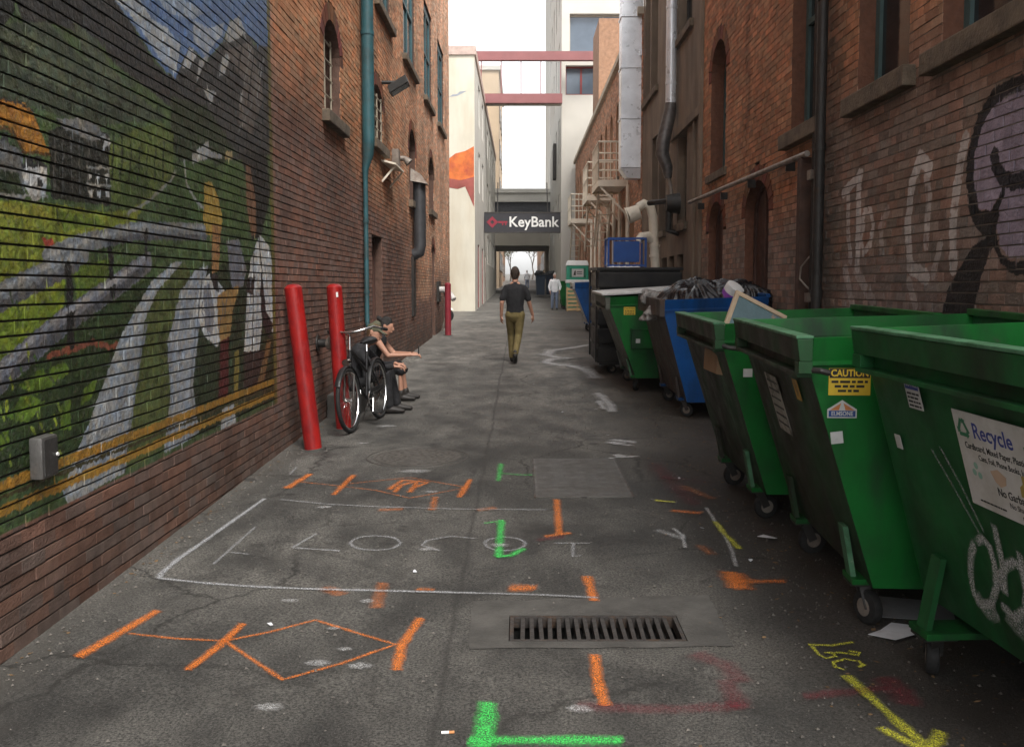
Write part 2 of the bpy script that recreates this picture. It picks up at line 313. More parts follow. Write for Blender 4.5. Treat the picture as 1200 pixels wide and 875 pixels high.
# ---- wall paint and ground marks, in metres on their own surfaces (y, z) / (x, y)
MARKS=[
('orange',0.06,1,[(-1.95, 4.04), (-1.89, 4.3), (-1.82, 4.59)]),
('orange',0.022,0.7,[(-1.84, 4.3), (-1.6, 4.24), (-1.36, 4.21)]),
('orange',0.045,0.95,[(-1.42, 3.9), (-1.37, 4.15), (-1.34, 4.42)]),
('orange',0.024,0.75,[(-1.36, 4.21), (-1.18, 4.32), (-1.0, 4.47), (-0.76, 4.3), (-0.57, 4.17), (-0.78, 3.96), (-0.99, 3.8), (-1.19, 4.02), (-1.36, 4.21)]),
('orange',0.05,0.95,[(-0.49, 4.49), (-0.54, 4.16), (-0.53, 3.9)]),
('orange',0.06,0.95,[(-1.83, 7.26), (-1.76, 7.76)]),
('orange',0.05,0.8,[(-1.42, 7.04), (-1.39, 7.72)]),
('orange',0.022,0.6,[(-1.77, 7.47), (-1.42, 7.32), (-1.12, 7.18), (-0.83, 6.93), (-0.43, 7.26)]),
('orange',0.022,0.6,[(-1.36, 7.41), (-0.91, 7.63), (-0.44, 7.29)]),
('orange',0.05,0.95,[(-0.41, 7.56), (-0.46, 6.96)]),
('orange',0.05,0.8,[(-1.02, 7.21), (-0.96, 7.53), (-0.84, 7.5), (-0.95, 7.35), (-0.97, 7.12)]),
('orange',0.05,0.8,[(-0.85, 7.12), (-0.83, 7.5), (-0.75, 7.44), (-0.83, 7.29)]),
('orange',0.06,0.5,[(-0.64, 6.96), (-0.63, 6.58)]),
('orange',0.09,0.4,[(-1.0, 6.58), (-0.85, 6.6)]),
('orange',0.09,0.4,[(-0.3, 6.58), (-0.18, 6.63)]),
('orange',0.08,0.4,[(-0.73, 4.64), (-0.75, 5.01)]),
('orange',0.1,0.3,[(-1.05, 4.93), (-0.94, 4.83)]),
('orange',0.05,0.9,[(0.27, 6.88), (0.25, 5.97)]),
('orange',0.05,0.7,[(0.16, 5.91), (0.32, 5.99)]),
('orange',0.055,0.9,[(0.37, 5.12), (0.38, 4.74)]),
('orange',0.045,0.95,[(0.33, 4.05), (0.32, 3.8), (0.33, 3.57)]),
('orange',0.1,0.7,[(-0.05, 4.93), (0.07, 4.93)]),
('orange',0.06,0.5,[(-0.55, 4.91), (-0.47, 4.9)]),
('orange',0.13,1,[(1.19, 5.18), (1.18, 4.93)]),
('orange',0.07,0.8,[(1.18, 5.04), (1.44, 5.04)]),
('orange',0.08,0.7,[(1.08, 6.56), (1.26, 6.49)]),
('orange',0.1,0.3,[(1.28, 7.32), (1.43, 6.91)]),
('orange',0.08,0.3,[(1.11, 5.71), (1.15, 5.53)]),
('chalk',0.035,1,[(-1.91, 6.91), (-1.95, 6.37), (-1.99, 5.8), (-2.02, 5.45), (-2.02, 5.18), (-2.0, 5.09)]),
('chalk',0.03,0.9,[(-2.0, 5.09), (-1.72, 5.01), (-1.43, 4.95), (-1.09, 4.91), (-0.77, 4.89), (-0.23, 4.85)]),
('chalk',0.026,0.7,[(-0.23, 4.85), (0.13, 4.82), (0.4, 4.78)]),
('chalk',0.03,0.55,[(-1.78, 6.88), (-1.43, 6.75), (-1.11, 6.68), (-0.43, 6.6), (0.18, 6.58)]),
('chalk',0.025,0.45,[(-1.78, 5.34), (-1.76, 6.13)]),
('chalk',0.025,0.45,[(-1.76, 5.57), (-1.63, 5.53)]),
('chalk',0.026,0.6,[(-1.32, 5.97), (-1.4, 5.66), (-1.1, 5.6)]),
('chalk',0.03,0.6,[(-0.75, 5.76), (-0.76, 5.7), (-0.78, 5.65), (-0.83, 5.62), (-0.88, 5.61), (-0.94, 5.62), (-1.0, 5.65), (-1.04, 5.7), (-1.06, 5.76), (-1.06, 5.82), (-1.03, 5.88), (-0.99, 5.91), (-0.93, 5.92), (-0.87, 5.91), (-0.81, 5.88), (-0.77, 5.82), (-0.75, 5.76)]),
('chalk',0.026,0.6,[(-0.29, 5.86), (-0.44, 5.91), (-0.59, 5.82), (-0.61, 5.71), (-0.49, 5.6)]),
('chalk',0.03,0.55,[(0.03, 5.75), (0.02, 5.69), (-0.01, 5.64), (-0.05, 5.61), (-0.09, 5.6), (-0.14, 5.61), (-0.18, 5.64), (-0.21, 5.69), (-0.22, 5.75), (-0.22, 5.8), (-0.19, 5.85), (-0.15, 5.88), (-0.1, 5.89), (-0.05, 5.88), (-0.01, 5.85), (0.02, 5.8), (0.03, 5.75)]),
('chalk',0.026,0.5,[(0.21, 5.76), (0.43, 5.76)]),
('chalk',0.026,0.6,[(0.33, 5.76), (0.31, 5.48), (0.36, 5.5)]),
('chalk',0.025,0.5,[(-1.92, 7.72), (-1.94, 8.03)]),
('green',0.075,1,[(-0.13, 3.58), (-0.13, 3.41), (-0.14, 3.22)]),
('green',0.06,1,[(-0.18, 3.29), (0.09, 3.29), (0.36, 3.29)]),
('green',0.03,0.7,[(-0.24, 6.22), (-0.13, 6.28)]),
('green',0.05,0.9,[(-0.13, 6.3), (-0.13, 5.48)]),
('green',0.045,0.9,[(-0.14, 5.48), (-0.06, 5.5), (0.02, 5.64)]),
('green',0.05,0.6,[(-0.17, 8.17), (-0.18, 7.5)]),
('green',0.035,0.6,[(-0.2, 7.79), (0.0, 7.72), (0.32, 7.72)]),
('white',0.03,0.8,[(1.33, 6.63), (1.32, 6.26), (1.31, 5.89), (1.28, 5.57), (1.24, 5.3)]),
('yellow',0.045,0.9,[(1.32, 6.26), (1.32, 5.93), (1.34, 5.64)]),
('yellow',0.04,0.9,[(1.0, 6.85), (1.13, 6.8)]),
('white',0.03,0.7,[(1.01, 6.09), (1.04, 5.93), (1.01, 5.66)]),
('white',0.08,0.35,[(0.9, 6.05), (1.03, 5.86)]),
('yellow',0.022,0.95,[(1.31, 4.16), (1.41, 4.15), (1.52, 4.19)]),
('yellow',0.022,0.95,[(1.32, 4.14), (1.32, 4.05), (1.34, 4.01), (1.39, 4.03), (1.39, 4.06), (1.35, 4.07), (1.43, 4.07), (1.49, 4.04), (1.51, 4.07), (1.47, 4.09)]),
('yellow',0.022,0.95,[(1.38, 3.89), (1.35, 3.92), (1.36, 3.97), (1.42, 4.0), (1.47, 3.98), (1.48, 3.94), (1.45, 3.92)]),
('yellow',0.045,1,[(1.37, 3.83), (1.39, 3.67), (1.42, 3.44), (1.45, 3.25)]),
('yellow',0.04,0.95,[(1.34, 3.38), (1.39, 3.29), (1.44, 3.22)]),
('yellow',0.05,0.95,[(1.55, 3.35), (1.5, 3.28), (1.44, 3.21)]),
('red',0.07,0.35,[(0.23, 3.56), (0.43, 3.53), (0.63, 3.53), (0.87, 3.56)]),
('red',0.05,0.5,[(1.14, 3.64), (1.27, 3.67), (1.38, 3.69), (1.5, 3.72)]),
('red',0.09,0.9,[(1.52, 3.8), (1.54, 3.71), (1.52, 3.58)]),
('red',0.09,0.3,[(0.78, 4.05), (0.88, 3.93), (0.91, 3.78)]),
('red',0.08,0.3,[(0.85, 3.78), (0.86, 3.55)]),
('red',0.12,0.4,[(1.18, 8.14), (1.22, 7.38), (1.27, 6.73)]),
('red',0.06,0.4,[(0.11, 5.82), (0.27, 5.89)]),
('red',0.05,0.4,[(1.51, 6.05), (1.65, 6.05)]),
('red',0.08,0.35,[(1.19, 7.63), (1.51, 7.44)]),
]
SPILL=[([(1.65, 21.51), (1.09, 20.56), (0.64, 19.9), (0.53, 18.89), (0.7, 18.33), (0.96, 18.15), (0.57, 17.98), (0.47, 17.31), (0.69, 16.84), (0.94, 16.54)], 0.1), ([(0.88, 16.68), (1.1, 16.11), (1.17, 15.57), (1.18, 14.82)], 0.08), ([(1.07, 12.95), (1.1, 12.51), (1.13, 11.87), (1.11, 11.22)], 0.045), ([(1.02, 12.18), (1.02, 11.43)], 0.03), ([(0.89, 9.2), (0.99, 9.11)], 0.05), ([(0.88, 8.56), (0.95, 8.44)], 0.04)]
BLOTS=[(-0.88, 3.96, 0.05),(-0.69, 3.93, 0.05),(-0.79, 4.11, 0.03),(-0.9, 7.86, 0.11),(-1.41, 6.65, 0.05),(0.23, 3.53, 0.05),(-0.98, 3.55, 0.05),(-1.47, 10.17, 0.1),(-1.55, 9.15, 0.05),(-0.79, 4.72, 0.04),(0.94, 9.15, 0.07),(-0.89, 4.35, 0.03),(-1.19, 4.73, 0.04),(-0.69, 7.12, 0.05),(-0.57, 5.62, 0.05),(-0.13, 5.71, 0.06)]
MURAL=[
('p',(0.075, 0.12, 0.045),0,[(3.8, 3.03), (9.61, 5.05), (9.18, -0.87), (3.62, 0.48)]),
('p',(0.12, 0.2, 0.38),0,[(5.11, 3.32), (8.89, 4.52), (8.83, 3.75), (8.01, 3.77), (7.48, 3.78), (7.23, 3.54), (6.85, 3.31), (6.59, 3.33), (6.23, 3.05), (5.94, 3.08), (5.7, 3.17), (5.47, 3.25)]),
('p',(0.42, 0.46, 0.52),0,[(5.35, 3.29), (5.62, 3.41), (5.85, 3.33), (6.12, 3.34), (6.34, 3.29), (6.24, 3.08), (5.99, 3.11), (5.75, 3.2), (5.52, 3.27)]),
('p',(0.38, 0.42, 0.5),0,[(6.6, 3.53), (6.94, 3.56), (7.32, 3.71), (7.23, 3.59), (6.85, 3.35), (6.59, 3.38)]),
('p',(0.3, 0.36, 0.46),0,[(5.87, 3.52), (6.36, 3.61), (6.87, 3.65), (6.6, 3.53), (6.12, 3.44)]),
('p',(0.03, 0.03, 0.03),0,[(4.27, 3.02), (5.23, 3.32), (5.52, 3.23), (5.69, 3.15), (5.93, 3.06), (6.23, 3.05), (6.43, 2.98), (6.3, 2.83), (5.68, 2.9), (5.32, 2.93), (5.09, 3.01), (4.84, 2.98), (4.58, 2.96), (4.34, 2.88)]),
('p',(0.02, 0.022, 0.02),0,[(4.02, 2.97), (4.32, 3.04), (4.26, 2.9), (4.15, 2.81), (4.0, 2.81)]),
('p',(0.062, 0.082, 0.05),0,[(3.95, 2.75), (4.31, 2.88), (4.58, 2.96), (4.9, 2.87), (5.23, 2.83), (5.62, 2.82), (6.07, 2.77), (5.57, 2.66), (5.06, 2.55), (4.54, 2.53), (3.94, 2.5)]),
('p',(0.1, 0.125, 0.075),0,[(4.17, 2.79), (4.45, 2.88), (4.66, 2.81), (4.92, 2.74), (5.18, 2.71), (4.81, 2.66), (4.44, 2.67), (4.19, 2.69)]),
('p',(0.095, 0.12, 0.075),0,[(4.82, 3.04), (5.09, 3.0), (5.32, 2.88), (5.58, 2.86), (5.15, 2.81), (4.93, 2.89)]),
('p',(0.05, 0.065, 0.04),0,[(4.14, 2.65), (4.56, 2.68), (4.99, 2.66), (5.57, 2.71), (5.06, 2.63), (4.46, 2.59), (4.13, 2.58)]),
('p',(0.045, 0.045, 0.045),0,[(6.23, 3.05), (6.52, 3.34), (6.85, 3.29), (7.31, 3.58), (7.65, 3.82), (8.1, 3.74), (8.85, 3.89), (8.77, 2.92), (7.4, 2.68), (6.81, 2.73), (6.31, 2.89)]),
('p',(0.4, 0.4, 0.4),0,[(6.36, 3.15), (6.52, 3.33), (6.66, 3.31), (6.51, 3.18)]),
('p',(0.4, 0.4, 0.4),0,[(6.71, 3.28), (6.92, 3.37), (6.84, 3.25), (6.65, 3.12)]),
('p',(0.4, 0.4, 0.4),0,[(7.27, 3.55), (7.44, 3.74), (7.67, 3.85), (7.87, 3.77), (7.64, 3.67), (7.35, 3.56)]),
('p',(0.4, 0.4, 0.4),0,[(6.76, 3.1), (7.06, 3.13), (6.93, 3.02)]),
('p',(0.4, 0.4, 0.4),0,[(7.65, 3.22), (7.93, 3.41), (7.87, 3.19), (7.64, 3.09)]),
('p',(0.4, 0.4, 0.4),0,[(7.22, 3.42), (7.46, 3.53), (7.29, 3.32), (7.13, 3.26)]),
('p',(0.14, 0.12, 0.11),0,[(7.3, 3.49), (8.0, 3.74), (8.37, 3.36), (7.95, 2.96), (7.59, 3.01), (7.79, 3.35)]),
('p',(0.03, 0.045, 0.02),0,[(6.14, 2.92), (6.83, 2.99), (7.57, 2.75), (6.79, 2.51), (6.28, 2.49), (6.12, 2.67)]),
('p',(0.055, 0.1, 0.03),0,[(6.17, 2.51), (6.94, 2.62), (7.23, 2.51), (6.76, 2.14), (6.13, 2.06), (6.04, 2.25)]),
('p',(0.07, 0.12, 0.035),0,[(7.24, 2.66), (7.74, 2.67), (7.72, 2.36), (7.37, 2.18), (7.14, 2.4)]),
('p',(0.115, 0.155, 0.04),0,[(5.12, 2.43), (5.47, 2.59), (5.96, 2.73), (6.18, 2.68), (6.16, 2.43), (5.67, 2.18), (5.35, 2.14), (5.15, 2.21)]),
('p',(0.07, 0.11, 0.03),0,[(5.36, 2.34), (5.64, 2.44), (5.78, 2.35), (5.58, 2.17), (5.31, 2.15)]),
('p',(0.025, 0.028, 0.022),0,[(4.54, 2.44), (4.84, 2.55), (5.21, 2.53), (5.2, 2.14), (4.54, 2.12)]),
('p',(0.2, 0.2, 0.2),0,[(4.61, 2.51), (4.98, 2.57), (5.19, 2.51), (5.01, 2.46), (4.7, 2.48)]),
('p',(0.45, 0.45, 0.46),0,[(5.14, 2.48), (5.21, 2.51), (5.21, 2.48), (5.12, 2.42)]),
('p',(0.5, 0.5, 0.5),0,[(4.95, 2.29), (4.99, 2.29), (4.99, 2.27), (4.95, 2.26)]),
('p',(0.5, 0.5, 0.5),0,[(4.94, 2.2), (4.99, 2.21), (4.98, 2.17), (4.94, 2.17)]),
('p',(0.5, 0.5, 0.5),0,[(5.05, 2.3), (5.09, 2.3), (5.09, 2.28), (5.04, 2.27)]),
('p',(0.5, 0.5, 0.5),0,[(5.04, 2.21), (5.09, 2.22), (5.08, 2.18), (5.04, 2.18)]),
('p',(0.5, 0.5, 0.5),0,[(5.15, 2.31), (5.2, 2.32), (5.19, 2.29), (5.14, 2.28)]),
('p',(0.5, 0.5, 0.5),0,[(5.14, 2.22), (5.19, 2.23), (5.19, 2.19), (5.14, 2.19)]),
('p',(0.35, 0.35, 0.35),0,[(6.81, 2.73), (6.88, 2.75), (6.87, 2.63), (6.53, 2.54), (6.53, 2.61)]),
('p',(0.4, 0.3, 0.15),0,[(7.25, 2.73), (7.41, 2.75), (7.42, 2.69), (7.24, 2.67)]),
('p',(0.3, 0.3, 0.3),0,[(6.87, 2.68), (7.17, 2.69), (7.16, 2.66), (6.87, 2.63)]),
('p',(0.16, 0.16, 0.16),0,[(3.92, 2.36), (4.3, 2.31), (4.31, 2.1), (3.9, 2.07)]),
('p',(0.52, 0.52, 0.53),0,[(4.3, 2.25), (4.51, 2.27), (4.5, 2.14), (4.39, 2.09), (4.33, 2.13), (4.29, 2.21)]),
('p',(0.03, 0.03, 0.03),0,[(4.32, 2.29), (4.38, 2.3), (4.38, 2.27), (4.32, 2.26)]),
('p',(0.03, 0.03, 0.03),0,[(4.4, 2.3), (4.46, 2.31), (4.47, 2.28), (4.4, 2.27)]),
('p',(0.03, 0.03, 0.03),0,[(4.42, 2.2), (4.47, 2.2), (4.46, 2.17), (4.42, 2.17)]),
('p',(0.04, 0.04, 0.04),0,[(4.13, 2.37), (4.18, 2.37), (4.18, 2.33), (4.13, 2.33)]),
('p',(0.035, 0.05, 0.025),0,[(4.01, 2.2), (4.26, 2.21), (4.31, 2.11), (4.0, 2.09)]),
('p',(0.45, 0.2, 0.035),0,[(3.94, 2.5), (4.13, 2.51), (4.34, 2.53), (4.39, 2.51), (4.54, 2.34), (4.3, 2.31), (4.22, 2.4), (3.93, 2.39)]),
('p',(0.33, 0.14, 0.03),0,[(4.18, 2.49), (4.23, 2.49), (4.33, 2.33), (4.28, 2.32)]),
('p',(0.215, 0.25, 0.035),0,[(3.9, 2.07), (4.67, 2.1), (5.14, 2.1), (5.44, 2.14), (5.77, 2.25), (5.43, 2.02), (4.65, 1.81), (4.22, 1.69), (3.87, 1.56)]),
('p',(0.26, 0.26, 0.04),0,[(3.9, 2.06), (4.51, 2.08), (4.54, 2.02), (3.9, 1.99)]),
('p',(0.16, 0.22, 0.03),0,[(4.6, 2.06), (5.02, 2.08), (5.13, 2.03), (4.66, 1.97)]),
('p',(0.35, 0.06, 0.04),0,[(4.43, 1.93), (4.55, 1.93), (4.56, 1.9), (4.47, 1.89)]),
('l',(0.28, 0.28, 0.26),0.02,[(5.43, 2.12), (5.77, 2.23), (6.1, 2.38), (6.19, 2.44)]),
('l',(0.28, 0.28, 0.27),0.025,[(6.37, 2.54), (6.39, 2.39), (6.57, 2.3), (6.84, 2.21)]),
('l',(0.2, 0.2, 0.2),0.02,[(8.29, 3.62), (7.96, 3.2), (7.59, 2.93)]),
('p',(0.2, 0.27, 0.03),0,[(3.87, 1.67), (4.65, 1.8), (4.63, 1.53), (4.32, 1.46), (4.04, 1.36), (3.85, 1.27)]),
('p',(0.24, 0.28, 0.04),0,[(4.11, 1.62), (4.61, 1.74), (4.61, 1.68), (4.22, 1.59)]),
('p',(0.13, 0.19, 0.03),0,[(4.75, 1.81), (5.16, 1.85), (5.15, 1.68), (4.77, 1.58)]),
('p',(0.035, 0.06, 0.02),0,[(3.85, 1.27), (4.62, 1.47), (5.4, 1.69), (5.79, 1.77), (5.58, 1.54), (5.11, 1.13), (4.78, 0.83), (3.82, 0.88)]),
('p',(0.12, 0.2, 0.025),0,[(4.08, 1.13), (4.22, 1.22), (4.41, 1.16), (4.26, 1.08)]),
('p',(0.12, 0.2, 0.025),0,[(4.19, 1.26), (4.4, 1.32), (4.51, 1.23), (4.33, 1.2)]),
('p',(0.12, 0.2, 0.025),0,[(4.54, 1.12), (4.67, 1.15), (4.66, 0.99), (4.56, 1.0)]),
('p',(0.12, 0.2, 0.025),0,[(4.81, 1.18), (4.96, 1.22), (4.91, 1.12), (4.77, 1.09)]),
('p',(0.12, 0.2, 0.025),0,[(3.97, 1.06), (4.1, 1.07), (4.09, 1.01), (4.02, 1.0)]),
('p',(0.12, 0.2, 0.025),0,[(4.46, 1.31), (4.62, 1.33), (4.68, 1.27), (4.51, 1.24)]),
('l',(0.25, 0.08, 0.05),0.03,[(4.46, 1.37), (4.72, 1.39), (4.93, 1.41), (5.13, 1.37), (5.57, 1.41)]),
('l',(0.21, 0.22, 0.235),0.11,[(3.87, 1.59), (4.07, 1.66), (4.4, 1.75), (4.75, 1.84), (4.86, 1.87)]),
('l',(0.21, 0.22, 0.235),0.1,[(4.49, 1.84), (4.83, 1.92), (5.17, 1.97), (5.52, 2.03), (6.76, 2.1)]),
('l',(0.11, 0.11, 0.12),0.05,[(3.87, 1.54), (4.06, 1.61), (4.39, 1.7), (4.78, 1.8)]),
('l',(0.1, 0.1, 0.11),0.04,[(5.17, 1.94), (5.52, 1.99), (6.76, 2.05)]),
('l',(0.2, 0.2, 0.23),0.13,[(3.84, 1.22), (4.04, 1.31), (4.32, 1.42), (4.63, 1.53), (5.15, 1.68), (5.7, 1.85)]),
('l',(0.09, 0.09, 0.1),0.05,[(3.84, 1.17), (4.04, 1.27), (4.31, 1.38), (4.63, 1.49), (5.15, 1.64), (5.64, 1.81)]),
('l',(0.02, 0.02, 0.02),0.07,[(4.69, 1.79), (4.7, 1.61), (4.69, 1.42)]),
('l',(0.02, 0.02, 0.02),0.06,[(5.18, 1.89), (5.19, 1.67)]),
('l',(0.03, 0.03, 0.03),0.05,[(5.68, 2.02), (5.67, 1.88)]),
('p',(0.36, 0.38, 0.41),0,[(5.74, 1.73), (6.12, 1.86), (6.29, 1.87), (5.83, 1.67), (5.62, 1.5), (5.5, 1.22), (5.35, 0.92), (5.28, 0.65), (4.6, 0.62), (4.55, 0.71), (4.99, 1.13), (5.3, 1.44)]),
('p',(0.3, 0.315, 0.345),0,[(5.07, 1.14), (5.36, 1.14), (5.25, 0.86), (4.84, 0.69), (4.67, 0.72)]),
('p',(0.1, 0.125, 0.04),0,[(5.83, 1.67), (6.29, 1.87), (6.47, 1.78), (6.22, 1.67), (5.97, 1.34), (6.0, 0.99), (5.87, 0.68), (5.31, 0.66), (5.35, 0.92), (5.5, 1.22), (5.62, 1.5)]),
('p',(0.34, 0.36, 0.4),0,[(6.22, 1.67), (6.54, 1.82), (6.78, 1.85), (6.53, 1.31), (6.42, 1.03), (6.55, 0.68), (5.86, 0.65), (6.0, 0.99), (5.97, 1.34)]),
('p',(0.03, 0.045, 0.02),0,[(6.78, 1.85), (8.82, 1.99), (8.72, 0.67), (7.09, 0.66), (6.52, 0.66), (6.42, 1.03), (6.53, 1.31)]),
('p',(0.45, 0.46, 0.48),0,[(7.03, 0.79), (7.3, 0.8), (7.38, 0.62), (6.98, 0.62)]),
('p',(0.06, 0.1, 0.03),0,[(7.07, 2.35), (7.8, 2.47), (7.77, 2.09), (7.27, 2.06)]),
('p',(0.42, 0.28, 0.06),0,[(6.76, 2.44), (6.9, 2.46), (7.07, 2.35), (7.15, 2.2), (7.09, 2.1), (6.77, 2.07), (6.7, 2.19)]),
('p',(0.38, 0.2, 0.08),0,[(6.91, 2.16), (7.1, 2.16), (7.08, 2.03), (7.02, 1.82), (6.87, 1.79), (6.86, 1.93)]),
('p',(0.6, 0.6, 0.61),0,[(6.61, 1.72), (6.82, 1.8), (7.02, 1.73), (7.28, 1.63), (7.3, 1.51), (6.95, 1.25), (6.68, 1.35), (6.5, 1.51)]),
('p',(0.25, 0.25, 0.28),0,[(6.68, 1.7), (6.81, 1.73), (6.9, 1.52), (6.85, 1.34), (6.69, 1.41)]),
('p',(0.04, 0.03, 0.03),0,[(6.82, 1.79), (6.99, 1.79), (7.02, 1.66), (6.91, 1.68)]),
('p',(0.4, 0.24, 0.09),0,[(6.98, 1.63), (7.09, 1.66), (7.41, 1.7), (7.53, 1.7), (7.35, 1.51), (7.26, 1.32), (7.03, 1.28), (6.97, 1.43)]),
('p',(0.2, 0.2, 0.23),0,[(7.23, 2.05), (7.56, 2.08), (7.74, 1.83), (7.64, 1.7), (7.33, 1.7)]),
('p',(0.09, 0.015, 0.015),0,[(7.03, 1.29), (7.24, 1.32), (7.19, 0.86), (6.96, 0.86)]),
('p',(0.25, 0.2, 0.05),0,[(7.37, 1.19), (7.49, 1.2), (7.43, 0.76), (7.32, 0.77)]),
('p',(0.02, 0.018, 0.016),0,[(7.61, 2.77), (8.4, 2.91), (8.53, 2.54), (8.2, 2.13), (7.91, 2.09), (7.77, 2.62)]),
('p',(0.22, 0.11, 0.06),0,[(7.78, 2.7), (7.91, 2.71), (8.05, 2.42), (8.05, 2.15), (7.91, 2.12), (7.78, 2.37)]),
('p',(0.62, 0.62, 0.63),0,[(8.15, 2.15), (8.46, 2.06), (8.58, 1.79), (8.74, 1.41), (8.6, 1.25), (8.34, 1.37), (8.2, 1.49), (8.07, 1.14), (7.62, 1.17), (7.74, 1.65), (7.85, 1.91)]),
('p',(0.03, 0.025, 0.025),0,[(7.75, 1.78), (7.98, 1.78), (7.94, 1.62), (7.72, 1.65)]),
('p',(0.03, 0.025, 0.025),0,[(8.19, 1.86), (8.3, 1.48), (8.55, 1.36), (8.4, 1.23), (8.19, 1.38), (8.13, 1.65)]),
('l',(0.05, 0.04, 0.04),0.025,[(7.96, 1.97), (7.87, 1.18)]),
('p',(0.05, 0.03, 0.025),0,[(7.62, 1.17), (8.27, 1.15), (8.24, 0.77), (7.59, 0.81)]),
('p',(0.22, 0.12, 0.05),0,[(8.33, 1.23), (8.47, 1.22), (8.15, 0.83), (7.96, 0.85)]),
('l',(0.2, 0.26, 0.04),0.012,[(4.04, 2.04), (4.06, 2.01)]),
('l',(0.05, 0.08, 0.02),0.012,[(4.11, 2.03), (4.13, 2.0)]),
('l',(0.2, 0.26, 0.04),0.012,[(4.18, 2.02), (4.2, 1.99)]),
('l',(0.05, 0.08, 0.02),0.012,[(4.26, 2.06), (4.27, 1.98)]),
('l',(0.2, 0.26, 0.04),0.012,[(4.34, 2.05), (4.36, 2.03)]),
('l',(0.05, 0.08, 0.02),0.012,[(4.42, 2.03), (4.43, 2.02)]),
('l',(0.2, 0.26, 0.04),0.012,[(4.51, 2.08), (4.52, 2.01)]),
('l',(0.05, 0.08, 0.02),0.012,[(4.59, 2.07), (4.61, 2.0)]),
('l',(0.2, 0.26, 0.04),0.012,[(4.68, 2.05), (4.7, 2.06)]),
('l',(0.05, 0.08, 0.02),0.012,[(4.78, 2.11), (4.79, 2.05)]),
('l',(0.2, 0.26, 0.04),0.012,[(4.88, 2.09), (4.89, 2.04)]),
('l',(0.05, 0.08, 0.02),0.012,[(4.98, 2.08), (5.0, 2.03)]),
('l',(0.2, 0.26, 0.04),0.012,[(5.09, 2.13), (5.11, 2.09)]),
('l',(0.05, 0.08, 0.02),0.012,[(5.2, 2.12), (5.22, 2.08)]),
('l',(0.1, 0.045, 0.012),0.014,[(3.93, 2.38), (4.22, 2.39), (4.3, 2.31), (4.54, 2.33)]),
('l',(0.04, 0.035, 0.03),0.014,[(4.13, 2.51), (4.29, 2.52), (4.4, 2.51)]),
('l',(0.32, 0.14, 0.025),0.01,[(4.08, 2.5), (4.14, 2.39)]),
('l',(0.32, 0.14, 0.025),0.01,[(4.15, 2.51), (4.21, 2.37)]),
('l',(0.32, 0.14, 0.025),0.01,[(4.22, 2.51), (4.29, 2.36)]),
('l',(0.32, 0.14, 0.025),0.01,[(4.29, 2.51), (4.37, 2.34)]),
('l',(0.32, 0.14, 0.025),0.01,[(4.37, 2.52), (4.45, 2.33)]),
('l',(0.03, 0.03, 0.03),0.02,[(4.3, 2.25), (4.51, 2.27)]),
('l',(0.3, 0.3, 0.3),0.012,[(3.95, 2.09), (4.31, 2.11), (4.51, 2.13)]),
('l',(0.12, 0.12, 0.12),0.01,[(4.6, 2.43), (4.58, 2.15)]),
('l',(0.12, 0.12, 0.12),0.01,[(4.68, 2.43), (4.66, 2.16)]),
('l',(0.12, 0.12, 0.12),0.01,[(4.77, 2.46), (4.75, 2.17)]),
('l',(0.12, 0.12, 0.12),0.01,[(4.86, 2.46), (4.84, 2.18)]),
('l',(0.12, 0.12, 0.12),0.01,[(4.96, 2.49), (4.93, 2.19)]),
('l',(0.12, 0.12, 0.12),0.01,[(5.05, 2.48), (5.03, 2.2)]),
('l',(0.3, 0.3, 0.29),0.012,[(4.93, 2.32), (5.22, 2.35)]),
('l',(0.3, 0.3, 0.29),0.012,[(4.92, 2.23), (5.21, 2.25)]),
('l',(0.34, 0.34, 0.34),0.014,[(4.84, 2.55), (4.96, 2.48), (5.17, 2.5)]),
('l',(0.3, 0.3, 0.3),0.02,[(6.59, 3.33), (6.48, 3.17)]),
('l',(0.3, 0.3, 0.3),0.02,[(6.92, 3.38), (6.65, 3.11)]),
('l',(0.3, 0.3, 0.3),0.02,[(7.67, 3.85), (7.3, 3.54)]),
('l',(0.3, 0.3, 0.3),0.02,[(7.67, 3.85), (7.95, 3.65)]),
('l',(0.3, 0.3, 0.3),0.02,[(8.0, 3.69), (7.79, 3.35)]),
('l',(0.3, 0.3, 0.3),0.02,[(8.39, 3.7), (8.17, 3.32)]),
('l',(0.015, 0.015, 0.015),0.035,[(6.85, 3.29), (6.56, 3.0)]),
('l',(0.015, 0.015, 0.015),0.035,[(7.31, 3.56), (6.98, 3.18)]),
('l',(0.015, 0.015, 0.015),0.035,[(7.78, 3.73), (7.52, 3.19)]),
('l',(0.015, 0.015, 0.015),0.035,[(8.1, 3.68), (7.87, 3.19)]),
('l',(0.02, 0.035, 0.012),0.02,[(5.27, 2.55), (5.23, 2.29)]),
('l',(0.02, 0.035, 0.012),0.02,[(5.38, 2.54), (5.34, 2.3)]),
('l',(0.02, 0.035, 0.012),0.02,[(5.5, 2.53), (5.46, 2.31)]),
('l',(0.02, 0.035, 0.012),0.02,[(5.62, 2.52), (5.58, 2.33)]),
('l',(0.02, 0.035, 0.012),0.02,[(5.74, 2.52), (5.7, 2.34)]),
('l',(0.02, 0.035, 0.012),0.02,[(5.87, 2.56), (5.83, 2.35)]),
('l',(0.02, 0.035, 0.012),0.02,[(6.01, 2.61), (5.97, 2.37)]),
('l',(0.32, 0.33, 0.345),0.03,[(3.87, 1.61), (4.07, 1.68), (4.4, 1.78), (4.75, 1.85)]),
('l',(0.32, 0.33, 0.345),0.028,[(4.5, 1.85), (4.83, 1.93), (5.17, 1.99), (5.52, 2.05), (6.76, 2.12)]),
